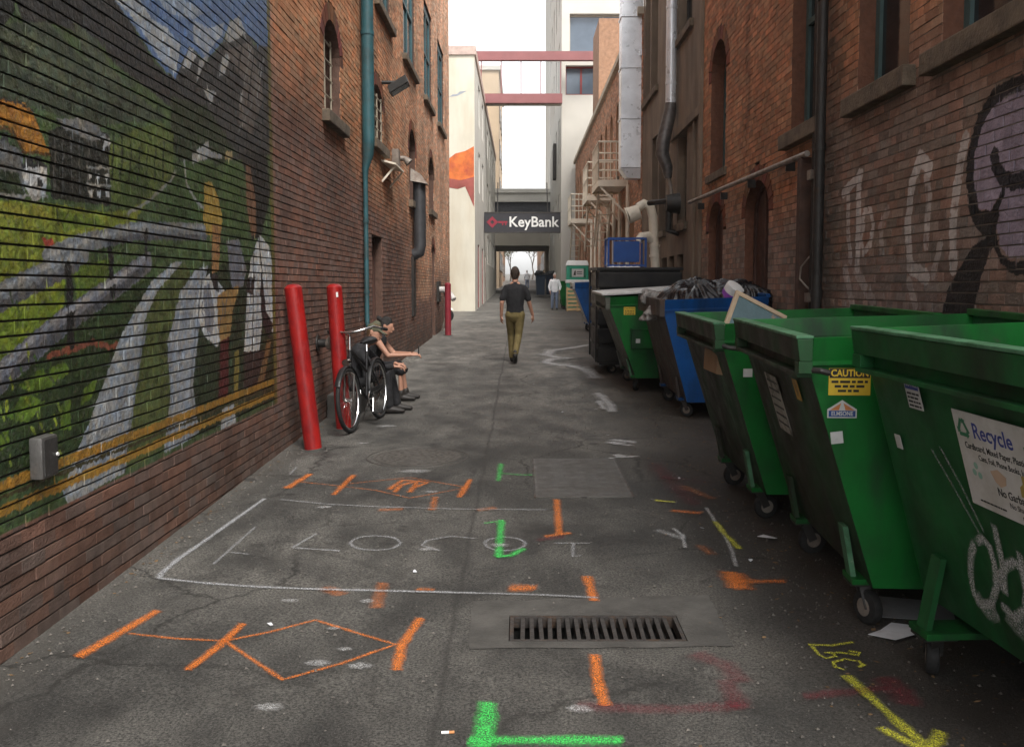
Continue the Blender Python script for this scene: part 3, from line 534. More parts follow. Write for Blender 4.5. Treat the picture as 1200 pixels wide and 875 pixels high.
('l',(0.34, 0.34, 0.37),0.03,[(3.84, 1.26), (4.04, 1.35), (4.32, 1.46), (4.63, 1.57), (5.15, 1.71), (5.65, 1.87)]),
('l',(0.48, 0.5, 0.53),0.03,[(6.12, 1.84), (5.73, 1.67), (5.48, 1.47), (5.11, 1.13), (4.67, 0.69)]),
('l',(0.2, 0.22, 0.25),0.03,[(5.64, 1.48), (5.5, 1.2), (5.37, 0.92), (5.24, 0.67)]),
('l',(0.46, 0.48, 0.51),0.025,[(6.47, 1.76), (6.21, 1.54), (6.1, 1.27), (6.08, 0.96), (5.95, 0.66)]),
('l',(0.2, 0.22, 0.25),0.025,[(6.67, 1.78), (6.47, 1.31), (6.37, 1.03), (6.46, 0.71)]),
('l',(0.3, 0.36, 0.04),0.016,[(4.49, 1.08), (4.51, 1.03)]),
('l',(0.05, 0.09, 0.02),0.016,[(4.05, 1.06), (4.07, 1.02)]),
('l',(0.22, 0.3, 0.05),0.016,[(4.55, 0.89), (4.56, 0.85)]),
('l',(0.3, 0.36, 0.04),0.016,[(4.12, 1.3), (4.14, 1.25)]),
('l',(0.05, 0.09, 0.02),0.016,[(4.15, 1.67), (4.17, 1.63)]),
('l',(0.22, 0.3, 0.05),0.016,[(4.34, 1.11), (4.37, 1.04)]),
('l',(0.3, 0.36, 0.04),0.016,[(4.45, 1.02), (4.47, 0.98)]),
('l',(0.05, 0.09, 0.02),0.016,[(4.2, 1.63), (4.22, 1.59)]),
('l',(0.22, 0.3, 0.05),0.016,[(4.09, 0.96), (4.1, 0.91)]),
('l',(0.3, 0.36, 0.04),0.016,[(4.27, 1.44), (4.28, 1.37)]),
('l',(0.05, 0.09, 0.02),0.016,[(4.33, 1.38), (4.36, 1.34)]),
('l',(0.22, 0.3, 0.05),0.016,[(4.25, 1.28), (4.28, 1.23)]),
('l',(0.3, 0.36, 0.04),0.016,[(4.25, 1.19), (4.28, 1.16)]),
('l',(0.05, 0.09, 0.02),0.016,[(4.13, 1.19), (4.15, 1.12)]),
('l',(0.22, 0.3, 0.05),0.016,[(4.04, 1.18), (4.06, 1.12)]),
('l',(0.05, 0.09, 0.02),0.016,[(4.2, 1.35), (4.22, 1.3)]),
('l',(0.22, 0.3, 0.05),0.016,[(4.28, 1.06), (4.31, 1.02)]),
('l',(0.3, 0.36, 0.04),0.016,[(4.08, 1.21), (4.1, 1.17)]),
('l',(0.05, 0.09, 0.02),0.016,[(4.37, 1.07), (4.4, 1.01)]),
('l',(0.22, 0.3, 0.05),0.016,[(4.53, 1.14), (4.57, 1.06)]),
('l',(0.3, 0.36, 0.04),0.016,[(4.07, 1.19), (4.09, 1.14)]),
('l',(0.22, 0.3, 0.05),0.016,[(4.53, 0.9), (4.57, 0.85)]),
('l',(0.3, 0.36, 0.04),0.016,[(4.39, 1.02), (4.41, 0.94)]),
('l',(0.05, 0.09, 0.02),0.016,[(4.18, 0.98), (4.21, 0.93)]),
('l',(0.15, 0.09, 0.02),0.012,[(6.79, 2.39), (6.73, 2.21), (6.78, 2.08)]),
('l',(0.55, 0.4, 0.12),0.012,[(6.9, 2.45), (7.03, 2.28), (7.05, 2.12)]),
('l',(0.1, 0.05, 0.03),0.01,[(6.96, 2.06), (7.06, 2.07)]),
('l',(0.3, 0.06, 0.04),0.01,[(6.97, 1.95), (7.05, 1.95)]),
('l',(0.16, 0.08, 0.04),0.01,[(7.03, 2.06), (7.07, 2.0), (7.02, 1.99)]),
('l',(0.12, 0.07, 0.04),0.012,[(6.91, 2.11), (6.87, 1.95), (6.9, 1.82)]),
('l',(0.2, 0.2, 0.23),0.014,[(6.71, 1.7), (6.63, 1.53), (6.78, 1.34)]),
('l',(0.2, 0.2, 0.23),0.014,[(7.02, 1.7), (7.12, 1.56), (7.0, 1.38)]),
('l',(0.2, 0.2, 0.23),0.014,[(6.57, 1.57), (6.73, 1.52)]),
('l',(0.2, 0.2, 0.23),0.014,[(7.2, 1.61), (7.14, 1.47)]),
('l',(0.24, 0.24, 0.27),0.014,[(8.19, 2.08), (8.32, 1.84), (8.43, 1.53)]),
('l',(0.24, 0.24, 0.27),0.014,[(7.89, 1.86), (7.83, 1.6), (7.71, 1.29)]),
('l',(0.24, 0.24, 0.27),0.014,[(8.03, 1.65), (7.98, 1.23)]),
('l',(0.24, 0.24, 0.27),0.014,[(8.53, 1.76), (8.63, 1.45)]),
('l',(0.015, 0.012, 0.012),0.03,[(8.13, 2.13), (8.19, 1.86), (8.28, 1.48)]),
('l',(0.12, 0.05, 0.03),0.012,[(7.9, 2.61), (8.02, 2.42)]),
('l',(0.4, 0.21, 0.035),0.05,[(3.0, 0.84), (8.63, 0.84)]),
('l',(0.42, 0.23, 0.04),0.05,[(3.0, 0.73), (8.63, 0.73)]),
('l',(0.06, 0.05, 0.02),0.02,[(3.0, 0.79), (8.63, 0.79)]),
('l',(0.16, 0.13, 0.03),0.1,[(8.58, 0.63), (8.58, 4.4)]),
]
GRAFF=[
('l',(0.58, 0.54, 0.52),0.11499999999999999,[(8.27, 2.67), (8.26, 2.3), (8.26, 1.87)],0.95),
('l',(0.58, 0.54, 0.52),0.092,[(8.53, 2.6), (8.52, 2.23), (8.43, 1.94)],0.675),
('l',(0.58, 0.54, 0.52),0.092,[(8.66, 2.55), (8.22, 2.67)],0.8999999999999999),
('l',(0.58, 0.54, 0.52),0.06899999999999999,[(8.19, 2.23), (8.12, 2.35), (7.98, 2.34), (7.91, 2.22), (7.96, 2.07), (8.12, 1.99), (8.19, 2.11), (8.13, 2.23)],0.75),
('l',(0.58, 0.54, 0.52),0.11499999999999999,[(8.56, 1.85), (8.36, 1.53)],0.6000000000000001),
('l',(0.58, 0.54, 0.52),0.11499999999999999,[(6.85, 2.55), (7.01, 2.65), (7.14, 2.48), (7.21, 2.17), (7.14, 1.85), (6.85, 1.77)],0.8250000000000001),
('l',(0.58, 0.54, 0.52),0.092,[(6.91, 2.58), (6.85, 2.35), (6.87, 2.0)],0.6000000000000001),
('l',(0.58, 0.54, 0.52),0.11499999999999999,[(6.32, 2.67), (6.38, 2.49), (6.45, 2.22), (6.43, 1.83)],0.75),
('l',(0.58, 0.54, 0.52),0.092,[(7.61, 2.31), (7.75, 2.18), (7.7, 1.98)],0.30000000000000004),
('l',(0.58, 0.54, 0.52),0.0805,[(6.64, 1.99), (6.74, 1.79)],0.44999999999999996),
('l',(0.58, 0.54, 0.52),0.11499999999999999,[(8.29, 1.84), (7.86, 1.57)],0.5249999999999999),
('l',(0.58, 0.54, 0.52),0.092,[(7.16, 1.74), (7.02, 1.56)],0.5249999999999999),
('p',(0.2, 0.18, 0.18),0,[(8.67, 2.01), (7.44, 1.94), (6.68, 1.84), (6.66, 1.49), (8.62, 1.43)],0.35),
('p',(0.33, 0.28, 0.36),0,[(5.38, 2.88), (5.7, 2.89), (5.94, 2.87), (6.12, 2.76), (6.22, 2.58), (6.23, 2.38), (6.1, 2.21), (5.94, 2.17), (5.84, 2.27), (5.8, 2.28), (5.86, 2.08), (5.81, 1.95), (5.68, 1.87), (5.3, 1.88)],0.9),
('l',(0.014, 0.013, 0.014),0.1,[(5.3, 2.87), (5.7, 2.9), (5.95, 2.88), (6.12, 2.77), (6.22, 2.58), (6.24, 2.38), (6.14, 2.19)],0.95),
('p',(0.014, 0.013, 0.014),0,[(6.27, 2.34), (6.1, 2.2), (5.94, 2.17), (5.83, 2.25), (5.79, 2.29), (5.85, 2.12), (5.86, 2.0), (5.79, 1.9), (5.66, 1.85), (5.3, 1.86), (5.29, 1.75), (5.63, 1.77), (5.8, 1.85), (5.92, 1.98), (6.13, 2.08), (6.23, 2.2)],0.95),
('l',(0.014, 0.013, 0.014),0.1,[(5.92, 2.52), (5.88, 2.43), (5.8, 2.36), (5.67, 2.32), (5.34, 2.34)],0.95),
('l',(0.014, 0.013, 0.014),0.06,[(5.8, 2.28), (5.83, 2.23), (5.89, 2.17)],0.95),
('p',(0.014, 0.013, 0.014),0,[(5.82, 1.99), (5.99, 2.01), (6.17, 1.96), (6.36, 1.81), (6.51, 1.67), (6.58, 1.5), (6.12, 1.51), (6.04, 1.74), (5.94, 1.91)],0.95),
('l',(0.22, 0.2, 0.2),0.03,[(5.3, 2.82), (5.63, 2.86), (5.83, 2.84)],0.5),
]
# ================================================================ ground
def gpt(x, y, dz=0.): return (x, y, gz(y) + dz)
GR = (-.055, .77, 4.21, 4.53)                     # storm drain opening
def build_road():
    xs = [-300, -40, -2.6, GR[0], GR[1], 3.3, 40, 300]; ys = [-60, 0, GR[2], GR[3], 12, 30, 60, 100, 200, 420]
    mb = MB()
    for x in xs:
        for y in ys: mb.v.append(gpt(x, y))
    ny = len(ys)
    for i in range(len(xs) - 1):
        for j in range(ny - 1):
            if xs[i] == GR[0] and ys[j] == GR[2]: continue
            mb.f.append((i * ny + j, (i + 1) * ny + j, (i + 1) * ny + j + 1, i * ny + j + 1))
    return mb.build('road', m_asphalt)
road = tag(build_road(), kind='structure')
def on_ground(name, m, poly, dz=.004, parent=road, thick=0):
    mb = MB()
    if thick: mb.extr([gpt(x, y, dz - thick) for x, y in poly], (0, 0, thick))
    else: mb.add([gpt(x, y, dz) for x, y in poly], [tuple(range(len(poly)))])
    return mb.build(name, m, parent, fix=bool(thick))
def strip_mesh(name, pts, wdt, m, dz, closed=False):
    # resample, three rows: edge, centre, edge
    P = [Vector((x, y)) for x, y in pts]; Q = []
    for a, b in zip(P[:-1], P[1:]):
        k = max(1, int((b - a).length / .05))
        for i in range(k): Q.append(a.lerp(b, i / k))
    Q.append(P[-1])
    d0 = (Q[1] - Q[0]).normalized(); d1 = (Q[-1] - Q[-2]).normalized()
    Q = [Q[0] - d0 * wdt * .6] + Q + [Q[-1] + d1 * wdt * .6]
    vs, fs, ed = [], [], []
    for i, q in enumerate(Q):
        d = (Q[min(i + 1, len(Q) - 1)] - Q[max(i - 1, 0)]).normalized(); nn = Vector((-d.y, d.x)); ww = wdt * random.uniform(.85, 1.15)
        for s_, e in ((-1.35, 0.), (-.30, .9), (.30, .9), (1.35, 0.)):
            p = q + nn * ww * s_; vs.append(gpt(p.x, p.y, dz)); ed.append(e if 0 < i < len(Q) - 1 else 0.)
    for i in range(len(Q) - 1):
        for j in range(3): a = i * 4 + j; fs.append((a, a + 4, a + 5, a + 1))
    me = bpy.data.meshes.new(name); me.from_pydata(vs, [], fs); me.update()
    at = me.attributes.new('Edge', 'FLOAT', 'POINT'); at.data.foreach_set('value', ed)
    return me
dz = .005
SN = {'orange': 'orange_spray_mark', 'white': 'white_spray_mark', 'green': 'green_spray_mark', 'yellow': 'yellow_spray_mark', 'red': 'red_spray_mark', 'chalk': 'chalk_line'}
for cn, wd, st, pts in MARKS:
    link_mesh(SN[cn], strip_mesh(SN[cn], pts, wd * (.56 if cn != 'red' else .8), None, dz), spray_mat(cn, st if cn != 'red' else st * .5), road); dz += .00006
def disc_mesh(name, x, y, r, dz, sq=1.):
    n = 18; vs = [gpt(x, y, dz)]; ed = [1.]
    for k, e in ((.5, .75), (1., 0.)):
        for i in range(n):
            a = 2 * math.pi * i / n; q = r * k * random.uniform(.75, 1.25); vs.append(gpt(x + q * math.cos(a) * sq, y + q * math.sin(a), dz)); ed.append(e)
    fs = [(0, 1 + i, 1 + (i + 1) % n) for i in range(n)] + [(1 + i, 1 + n + i, 1 + n + (i + 1) % n, 1 + (i + 1) % n) for i in range(n)]
    me = bpy.data.meshes.new(name); me.from_pydata(vs, [], fs); me.update()
    at = me.attributes.new('Edge', 'FLOAT', 'POINT'); at.data.foreach_set('value', ed); return me
for x, y, r in BLOTS:
    link_mesh('paint_splat', disc_mesh('paint_splat', x, y, r * 1.0, dz, 1.5), spray_mat('white', .5), road); dz += .00006
rs = random.Random(5)
for pts, wd in SPILL:
    link_mesh('pale_spill', strip_mesh('pale_spill', pts, wd * 1.5, None, dz), spray_mat('white', .8), road); dz += .00006
    for k in range(5):
        i = rs.randrange(len(pts)); link_mesh('pale_spill', disc_mesh('pale_spill', pts[i][0] + rs.gauss(0, .05), pts[i][1] + rs.gauss(0, .12), wd * rs.uniform(.7, 1.7), dz, 1.8), spray_mat('white', .85), road); dz += .00006
# drain apron, pit and grate
A = [(-.25, 4.73), (.99, 4.83), (.97, 4.15), (-.23, 4.12)]
g0, g1, g2, g3 = GR
def rough_edge(a, b, n=9, amp=.007): return [a] + [(a[0] + (b[0] - a[0]) * i / n + random.gauss(0, amp), a[1] + (b[1] - a[1]) * i / n + random.gauss(0, amp)) for i in range(1, n)] + [b]
for k, q in enumerate(([A[0], A[1], (g1, g3), (g0, g3)], [A[1], A[2], (g1, g2), (g1, g3)], [A[2], A[3], (g0, g2), (g1, g2)], [A[3], A[0], (g0, g3), (g0, g2)])):
    on_ground('concrete_apron', m_conc, rough_edge(q[0], q[1]) + q[2:], .004)
pit = MB(); zt = gz(g2)
pit.add([(g0, g2, zt), (g1, g2, zt), (g1, g3, gz(g3)), (g0, g3, gz(g3)), (g0, g2, zt - .5), (g1, g2, zt - .5), (g1, g3, zt - .5), (g0, g3, zt - .5)],
        [(0, 1, 5, 4), (1, 2, 6, 5), (2, 3, 7, 6), (3, 0, 4, 7), (4, 5, 6, 7)])
pit.build('drain_pit', mat('wet_grime', (.012, .011, .010), .9), road)
gt = tag(empty('drain_grate', gpt((g0 + g1) / 2, (g2 + g3) / 2), 0, True), 'rusty iron storm drain grate with parallel bars set in concrete apron', 'drain grate')
hw, hd = (g1 - g0) / 2 - .004, (g3 - g2) / 2 - .004
fb = MB()
fb.box(-hw, hw, -hd, -hd + .018, -.05, .004); fb.box(-hw, hw, hd - .018, hd, -.05, .004); fb.box(-hw, -hw + .018, -hd + .018, hd - .018, -.05, .004); fb.box(hw - .018, hw, -hd + .018, hd - .018, -.05, .004)
fb.build('frame', m_iron, gt)
bar_me = MB().box(-.010, .010, -hd + .018, hd - .018, -.045, .001).mesh('bar'); bar_me.materials.append(m_iron)
for i in range(17):
    o = link_mesh('bar', bar_me, None, gt); o.location.x = -hw + .018 + (i + 1) * (2 * hw - .036) / 18; o.rotation_euler.z = random.uniform(-.02, .02)
# steel plate with tread dimples, manhole cover
pl = tag(empty('steel_cover_plate', gpt(.48, 7.68, .0), 0, True), 'square grey steel cover plate set flush in the asphalt', 'cover plate')
MB().box(-.365, .365, -.72, .72, -.01, .008).build('plate', m_steelpl, pl, bevel=.003)
MB().box(-.02, .02, -.735, -.7201, -.005, .0095).box(-.378, -.3651, -.73, .73, -.005, .009).box(.3651, .378, -.73, .73, -.005, .009).build('frame', m_iron, pl)
tm = MB().box(-.35, .35, -.004, .004, .0085, .0105).mesh('tread_rib'); tm.materials.append(m_steelpl)
for i in range(30):
    o = link_mesh('tread_rib', tm, None, pl); o.location.y = -.68 + i * 1.36 / 29
mh = tag(empty('manhole_cover', gpt(-.94, 8.5, 0), 0, True), 'round iron manhole cover with ring pattern in the asphalt', 'manhole cover')
MB().tube([(0, 0, -.02), (0, 0, .004)], .40, 40).build('disc', mat('asphalt_worn_iron', (.075, .068, .06), .8, metal=.0, bump=.4, bscale=60), mh, smooth=True)
for rr in (.46, .38, .28, .18, .08): MB().torus((0, 0, .0), (0, 0, 1), rr, .008, 44, 6).build('ring', mat('worn_ring_iron', (.06, .054, .048), .7), mh, smooth=True)
stud = MB().tube([(0, 0, .002), (0, 0, .008)], .016, 6).mesh('stud'); stud.materials.append(MATS['worn_ring_iron'])
for rr, nn in ((.33, 22), (.23, 16), (.13, 9)):
    for i in range(nn): o = link_mesh('stud', stud, None, mh); a = 2 * math.pi * i / nn; o.location = (rr * math.cos(a), rr * math.sin(a), 0)
# loose grit along wall feet and gutter, one mass
def grit():
    mb = MB()
    for i in range(5200):
        k = random.random()
        if k < .32: x = -2.22 + abs(random.gauss(0, .10)); y = random.uniform(2.5, 22)
        elif k < .72: x = random.gauss(1.55, .45); y = random.uniform(2.5, 14)
        else: x = random.uniform(-2.1, 1.6); y = random.uniform(2.5, 13)
        if g0 - .05 < x < g1 + .05 and g2 - .05 < y < g3 + .05 or x > 2.9 or x < -2.23: continue
        s_ = random.choice((.003, .004, .005, .005, .006, .009)); c = Vector(gpt(x, y, s_ * .5))
        vs = [c + Vector(d) * s_ * random.uniform(.6, 1.5) for d in ((1, 0, 0), (-.5, .8, 0), (-.5, -.8, 0), (0, 0, .9))]
        mb.add(vs, [(0, 1, 3), (1, 2, 3), (2, 0, 3), (0, 2, 1)])
    o = mb.build('grit', mat('grit_stone', (.11, .10, .088), .9, var=.5, scale=40)); return tag(o, 'fine loose grit scattered over the alley and along wall feet', 'grit', kind='stuff')
grit()
def gutter_litter():
    mb = MB()
    for i in range(900):
        k = random.random(); y = random.uniform(3.2, 15)
        x = random.gauss(1.75, .35) if k < .8 else -2.2 + abs(random.gauss(0, .06))
        if x > 2.9 or x < -2.23: continue
        s_ = random.uniform(.006, .018); a = random.uniform(0, 6.3); c = Vector(gpt(x, y, .004)); u = Vector((math.cos(a), math.sin(a), random.uniform(-.1, .25))) * s_; v = Vector((-math.sin(a), math.cos(a), random.uniform(-.1, .3))) * s_ * random.uniform(.3, .8)
        mb.add([c - u, c + v, c + u * 1.1, c - v], [(0, 1, 2, 3)])
    return tag(mb.build('gutter_litter', mat('dead_leaf_brown', (.16, .10, .05), .9, var=.6, scale=30)), 'dry leaf crumbs and brown debris gathered in the gutter under the dumpsters', 'debris', kind='stuff')
gutter_litter()

# ================================================================ brickwork
def arch_half(op, z, t=0.):
    y0, y1, z0, z1, rise = op[:5]
    zs = z1 - rise
    hw_ = (y1 - y0) / 2
    if z < z0 - 1e-4 or z > z1 + t: return None
    if z <= zs or rise == 0: return hw_ + (0 if rise else 0)
    q = 1 - ((z - zs) / (rise + t)) ** 2
    return (hw_ + t) * math.sqrt(max(0, q)) if q > 0 else None
def inpoly(P, y, z):
    P = np.array(P); c = np.zeros(len(y), bool); n = len(P); j = n - 1
    for i in range(n):
        yi, zi = P[i]; yj, zj = P[j]
        if zi != zj: c ^= ((zi > z) != (zj > z)) & (y < (yj - yi) * (z - zi) / (zj - zi) + yi)
        j = i
    return c
def ldist(P, y, z):
    d = np.full(len(y), 9.)
    for (a, b), (c, e) in zip(P[:-1], P[1:]):
        vx, vz = c - a, e - b; L2 = vx * vx + vz * vz + 1e-9
        t = np.clip(((y - a) * vx + (z - b) * vz) / L2, 0, 1); d = np.minimum(d, np.hypot(y - a - t * vx, z - b - t * vz))
    return d
def vnoise(y, z, s, seed=0):
    # cheap smooth value noise
    yy, zz = y * s, z * s; i, j = np.floor(yy).astype(int), np.floor(zz).astype(int); f, g_ = yy - i, zz - j; f = f * f * (3 - 2 * f); g_ = g_ * g_ * (3 - 2 * g_)
    def h(a, b): q = np.sin(a * 127.1 + b * 311.7 + seed * 74.7) * 43758.5453; return q - np.floor(q)
    return (h(i, j) * (1 - f) + h(i + 1, j) * f) * (1 - g_) + (h(i, j + 1) * (1 - f) + h(i + 1, j + 1) * f) * g_
def proj(x, y, z):
    p = .0732; dzz = z - 1.7; d = y * math.cos(p) - dzz * math.sin(p); u = dzz * math.cos(p) + y * math.sin(p)
    return 610 + 1100 * x / d, 416.7 - 1100 * u / d
def brick_wall(root, X, sg, y0, y1, z0, z1, course, blen, ops, colf, bed, head, depth, m_mortar, fine=None, fine_mat=None, pick=300, hide=None, header=6):
    bricks = []; mort = MB(); ky = 0; k = int(z0 / course)
    while k * course < z1:
        za, zb = k * course, (k + 1) * course; zc = (za + zb) / 2
        iv = [(y0, y1)]
        for op in ops:
            t = op[5] if len(op) > 5 else 0
            h = arch_half(op, zc, t)
            if h is None: continue
            c = (op[0] + op[1]) / 2; nx = []
            for a, b in iv:
                if c + h <= a or c - h >= b: nx.append((a, b)); continue
                if c - h > a: nx.append((a, c - h))
                if c + h < b: nx.append((c + h, b))
            iv = nx
        bl = blen / 2 if (header and k % header == 3) else blen
        off = (bl / 2 if k % 2 else 0) + random.uniform(-.012, .012)
        for a, b in iv:
            xm = X - sg * depth
            q = [(xm, a, za), (xm, b, za), (xm, b, zb), (xm, a, zb)]
            mort.add(q if sg > 0 else q[::-1], [(0, 1, 2, 3)])
            i = math.floor((a - off) / bl)
            while off + i * bl < b:
                p, e = max(a, off + i * bl + head / 2), min(b, off + (i + 1) * bl - head / 2)
                if e - p > .015: bricks.append((p, e, za + bed / 2, zb - bed / 2))
                i += 1
        k += 1
    core = mort.build('wall', m_mortar, root, world=True)
    B = np.array(bricks); n = len(B)
    jit = rng.uniform(-.0035, .003, n); yc = (B[:, 0] + B[:, 1]) / 2; zc = (B[:, 2] + B[:, 3]) / 2
    rnd = rng.random((n, 3))
    def make(idx, fn):
        b = B[idx]; m = len(idx)
        nx, nz_ = (28, 8) if fn else (1, 1)
        gy = np.linspace(0, 1, nx + 1); gzz = np.linspace(0, 1, nz_ + 1); GY, GZ = np.meshgrid(gy, gzz); GY, GZ = GY.ravel(), GZ.ravel(); nf = len(GY)
        fy = b[:, 0:1] + (b[:, 1:2] - b[:, 0:1]) * GY; fz = b[:, 2:3] + (b[:, 3:4] - b[:, 2:3]) * GZ
        edge = np.minimum(np.minimum(GY, 1 - GY) * nx, np.minimum(GZ, 1 - GZ) * nz_)
        fx = np.full((m, nf), X) + sg * (jit[idx][:, None] + (np.where(edge < .5, -.0006, 0) if fn else 0) + (vnoise(fy.ravel(), fz.ravel(), 45, 3).reshape(m, nf) - .5) * .003)
        if not fn:
            fy = fy + rng.uniform(-.0018, .0018, fy.shape); fz = fz + rng.uniform(-.0018, .0018, fz.shape)
        by = b[:, [0, 1, 1, 0]]; bz = b[:, [2, 2, 3, 3]]; bx = np.full((m, 4), X - sg * (depth + .004))
        V = np.stack([np.concatenate([fx, bx], 1), np.concatenate([fy, by], 1), np.concatenate([fz, bz], 1)], 2)
        nv = nf + 4; F = []
        w_ = nx + 1
        for r_ in range(nz_):
            for c_ in range(nx): a = r_ * w_ + c_; F.append((a, a + 1, a + w_ + 1, a + w_))
        c0, c1, c2, c3 = 0, nx, nf - 1, nf - 1 - nx; k0 = nf
        F += [(c0, k0, k0 + 1, c1), (c1, k0 + 1, k0 + 2, c2), (c2, k0 + 2, k0 + 3, c3), (c3, k0 + 3, k0, c0)]
        F = np.array(F)
        if sg < 0: F = F[:, ::-1]
        F = (F[None] + (np.arange(m) * nv)[:, None, None]).reshape(-1, 4)
        cols = colf(V[:, :, 1].ravel(), V[:, :, 2].ravel(), np.repeat(rnd[idx], nv, 0))
        return V.reshape(-1, 3), F, cols
    def to_obj(name, V, F, cols, m):
        me = bpy.data.meshes.new(name); me.vertices.add(len(V)); me.vertices.foreach_set('co', V.astype(np.float32).ravel())
        me.loops.add(F.size); me.loops.foreach_set('vertex_index', F.astype(np.int32).ravel()); me.polygons.add(len(F))
        me.polygons.foreach_set('loop_start', np.arange(0, F.size, 4, dtype=np.int32)); me.update(calc_edges=True); me.shade_flat()
        at = me.attributes.new('Col', 'FLOAT_COLOR', 'POINT'); at.data.foreach_set('color', np.concatenate([cols, np.ones((len(cols), 1))], 1).astype(np.float32).ravel())
        return link_mesh(name, me, m, core, True)
    isf = np.zeros(n, bool)
    if fine is not None: isf = (yc > fine[0] - .12) & (yc < fine[1] + .12) & (zc > fine[2]) & (zc < fine[3])
    score = []
    for i in range(n):
        if yc[i] < 2: continue
        px, py = proj(X, yc[i], zc[i])
        if -8 < px < 1208 and -8 < py < 883 and not (hide and hide(yc[i], zc[i])): score.append((yc[i], i))
    top = [i for _, i in sorted(score)[:pick]]; tset = np.zeros(n, bool); tset[top] = True
    for i in top: to_obj('brick', *make(np.array([i]), bool(isf[i])), fine_mat if isf[i] and fine_mat else m_brick)
    rest = np.where(~tset & ~isf)[0]; o = to_obj('brickwork', *make(rest, False), m_brick); o['kind'] = 'stuff'
    rf = np.where(~tset & isf)[0]
    if len(rf): o = to_obj('painted_brickwork', *make(rf, True), fine_mat or m_brick); o['kind'] = 'stuff'
    return core
def outline(op, t=0.):
    y0, y1, z0, z1, rise = op[:5]
    pts = [(y0, z0), (y1, z0)]
    if not rise: return pts + [(y1, z1), (y0, z1)]
    c, hw_, zs = (y0 + y1) / 2, (y1 - y0) / 2, z1 - rise
    return pts + [(c + hw_ * math.cos(math.pi * i / 12), zs + rise * math.sin(math.pi * i / 12)) for i in range(13)]
def jamb(core, X, sg, op, dp, m):
    P = outline(op); mb = MB(); n = len(P)
    for i in range(n):
        a, b = P[i], P[(i + 1) % n]
        mb.add([(X - sg * .004, *a), (X - sg * .004, *b), (X - sg * dp, *b), (X - sg * dp, *a)], [(0, 1, 2, 3)])
    return mb.build('reveal', m, core, world=True, fix=False)
def ring_bricks(core, X, sg, op, t, n, cols):
    y0, y1, z0, z1, rise = op[:5]; c, hw_, zs = (y0 + y1) / 2, (y1 - y0) / 2, z1 - rise
    for i in range(n):
        a0, a1 = math.pi * (i + .06) / n, math.pi * (i + .94) / n
        q = [(c + (hw_ + e) * math.cos(a), zs + (rise + e) * math.sin(a)) for a, e in ((a0, .004), (a0, t - .004), (a1, t - .004), (a1, .004))]
        j = random.uniform(0, .004); mb = MB(); mb.extr([(X - sg * .02, *p) for p in q], (sg * (.02 + j), 0, 0))
        o = mb.build('arch_brick', m_brick, core, world=True, fix=True)
        col = [v * random.uniform(.7, 1.2) for v in cols]
        at = o.data.attributes.new('Col', 'FLOAT_COLOR', 'POINT'); at.data.foreach_set('color', np.tile(np.array(col + [1.]), len(o.data.vertices)))
def window(root, X, sg, op, m_fr, dp=.14, fw=.055, mid=True, sill=None, bars=None, bard=.02, infill=None, vert=0, name='window', sill_out=.09, sill_h=.14, glass=None):
    y0, y1, z0, z1, rise = op[:5]; P = outline(op); c, hw_, h = (y0 + y1) / 2, (y1 - y0) / 2, z1 - z0
    def shrink(p, e): return (c + (p[0] - c) * (1 - e / hw_), z0 + h / 2 + (p[1] - z0 - h / 2) * (1 - 2 * e / h))
    xf, xb = X - sg * dp, X - sg * (dp + .05)
    I = [shrink(p, fw) for p in P]; n = len(P); mb = MB()
    for i in range(n):
        j = (i + 1) % n
        mb.add([(xf, *P[i]), (xf, *P[j]), (xf, *I[j]), (xf, *I[i]), (xb, *P[i]), (xb, *P[j]), (xb, *I[j]), (xb, *I[i])], [(0, 1, 2, 3), (3, 2, 6, 7)])
    zm = z0 + h * .5
    if mid: mb.box(min(xf, xf - sg * .04) + .001 * sg, max(xf, xf - sg * .04) + .001 * sg, y0 + fw * .6, y1 - fw * .6, zm - .03, zm + .03)
    for k in range(vert):
        yy = y0 + (k + 1) * (y1 - y0) / (vert + 1); mb.box(min(xf, xf - sg * .03) + .002 * sg, max(xf, xf - sg * .03) + .002 * sg, yy - .015, yy + .015, z0 + fw * .6, z1 - fw * .6 - (.0 if not rise else rise * .15))
    f = mb.build(name, m_fr, root, world=True)
    if infill is None:
        g_ = MB(); xg = X - sg * (dp + .03); g_.add([(xg, *p) for p in I], [tuple(range(n))]); g_.build('pane', glass or m_glass, f, world=True)
    else:
        g_ = MB(); xg = X - sg * (dp + .03); g_.add([(xg, *p) for p in I], [tuple(range(n))]); g_.build('panel', infill, f, world=True)
    if sill: MB().box(*sorted((X - sg * .1, X + sg * sill_out)), y0 - .14, y1 + .14, z0 - sill_h, z0 - .003).build('sill', sill, f, world=True, bevel=.012)
    if bars:
        b_ = MB(); xq = X - sg * bard
        for k in range(5): zz = z0 + .08 + k * (h - .16) / 4.6; b_.tube([(xq, y0 + .02, zz), (xq, y1 - .02, zz)], .012, 6)
        for k in range(3): yy = y0 + .12 + k * (y1 - y0 - .24) / 2; b_.tube([(xq + .001, yy, z0 + .02), (xq + .001, yy, z1 - .12)], .012, 6)
        b_.build('grille', bars, f, world=True)
    return f

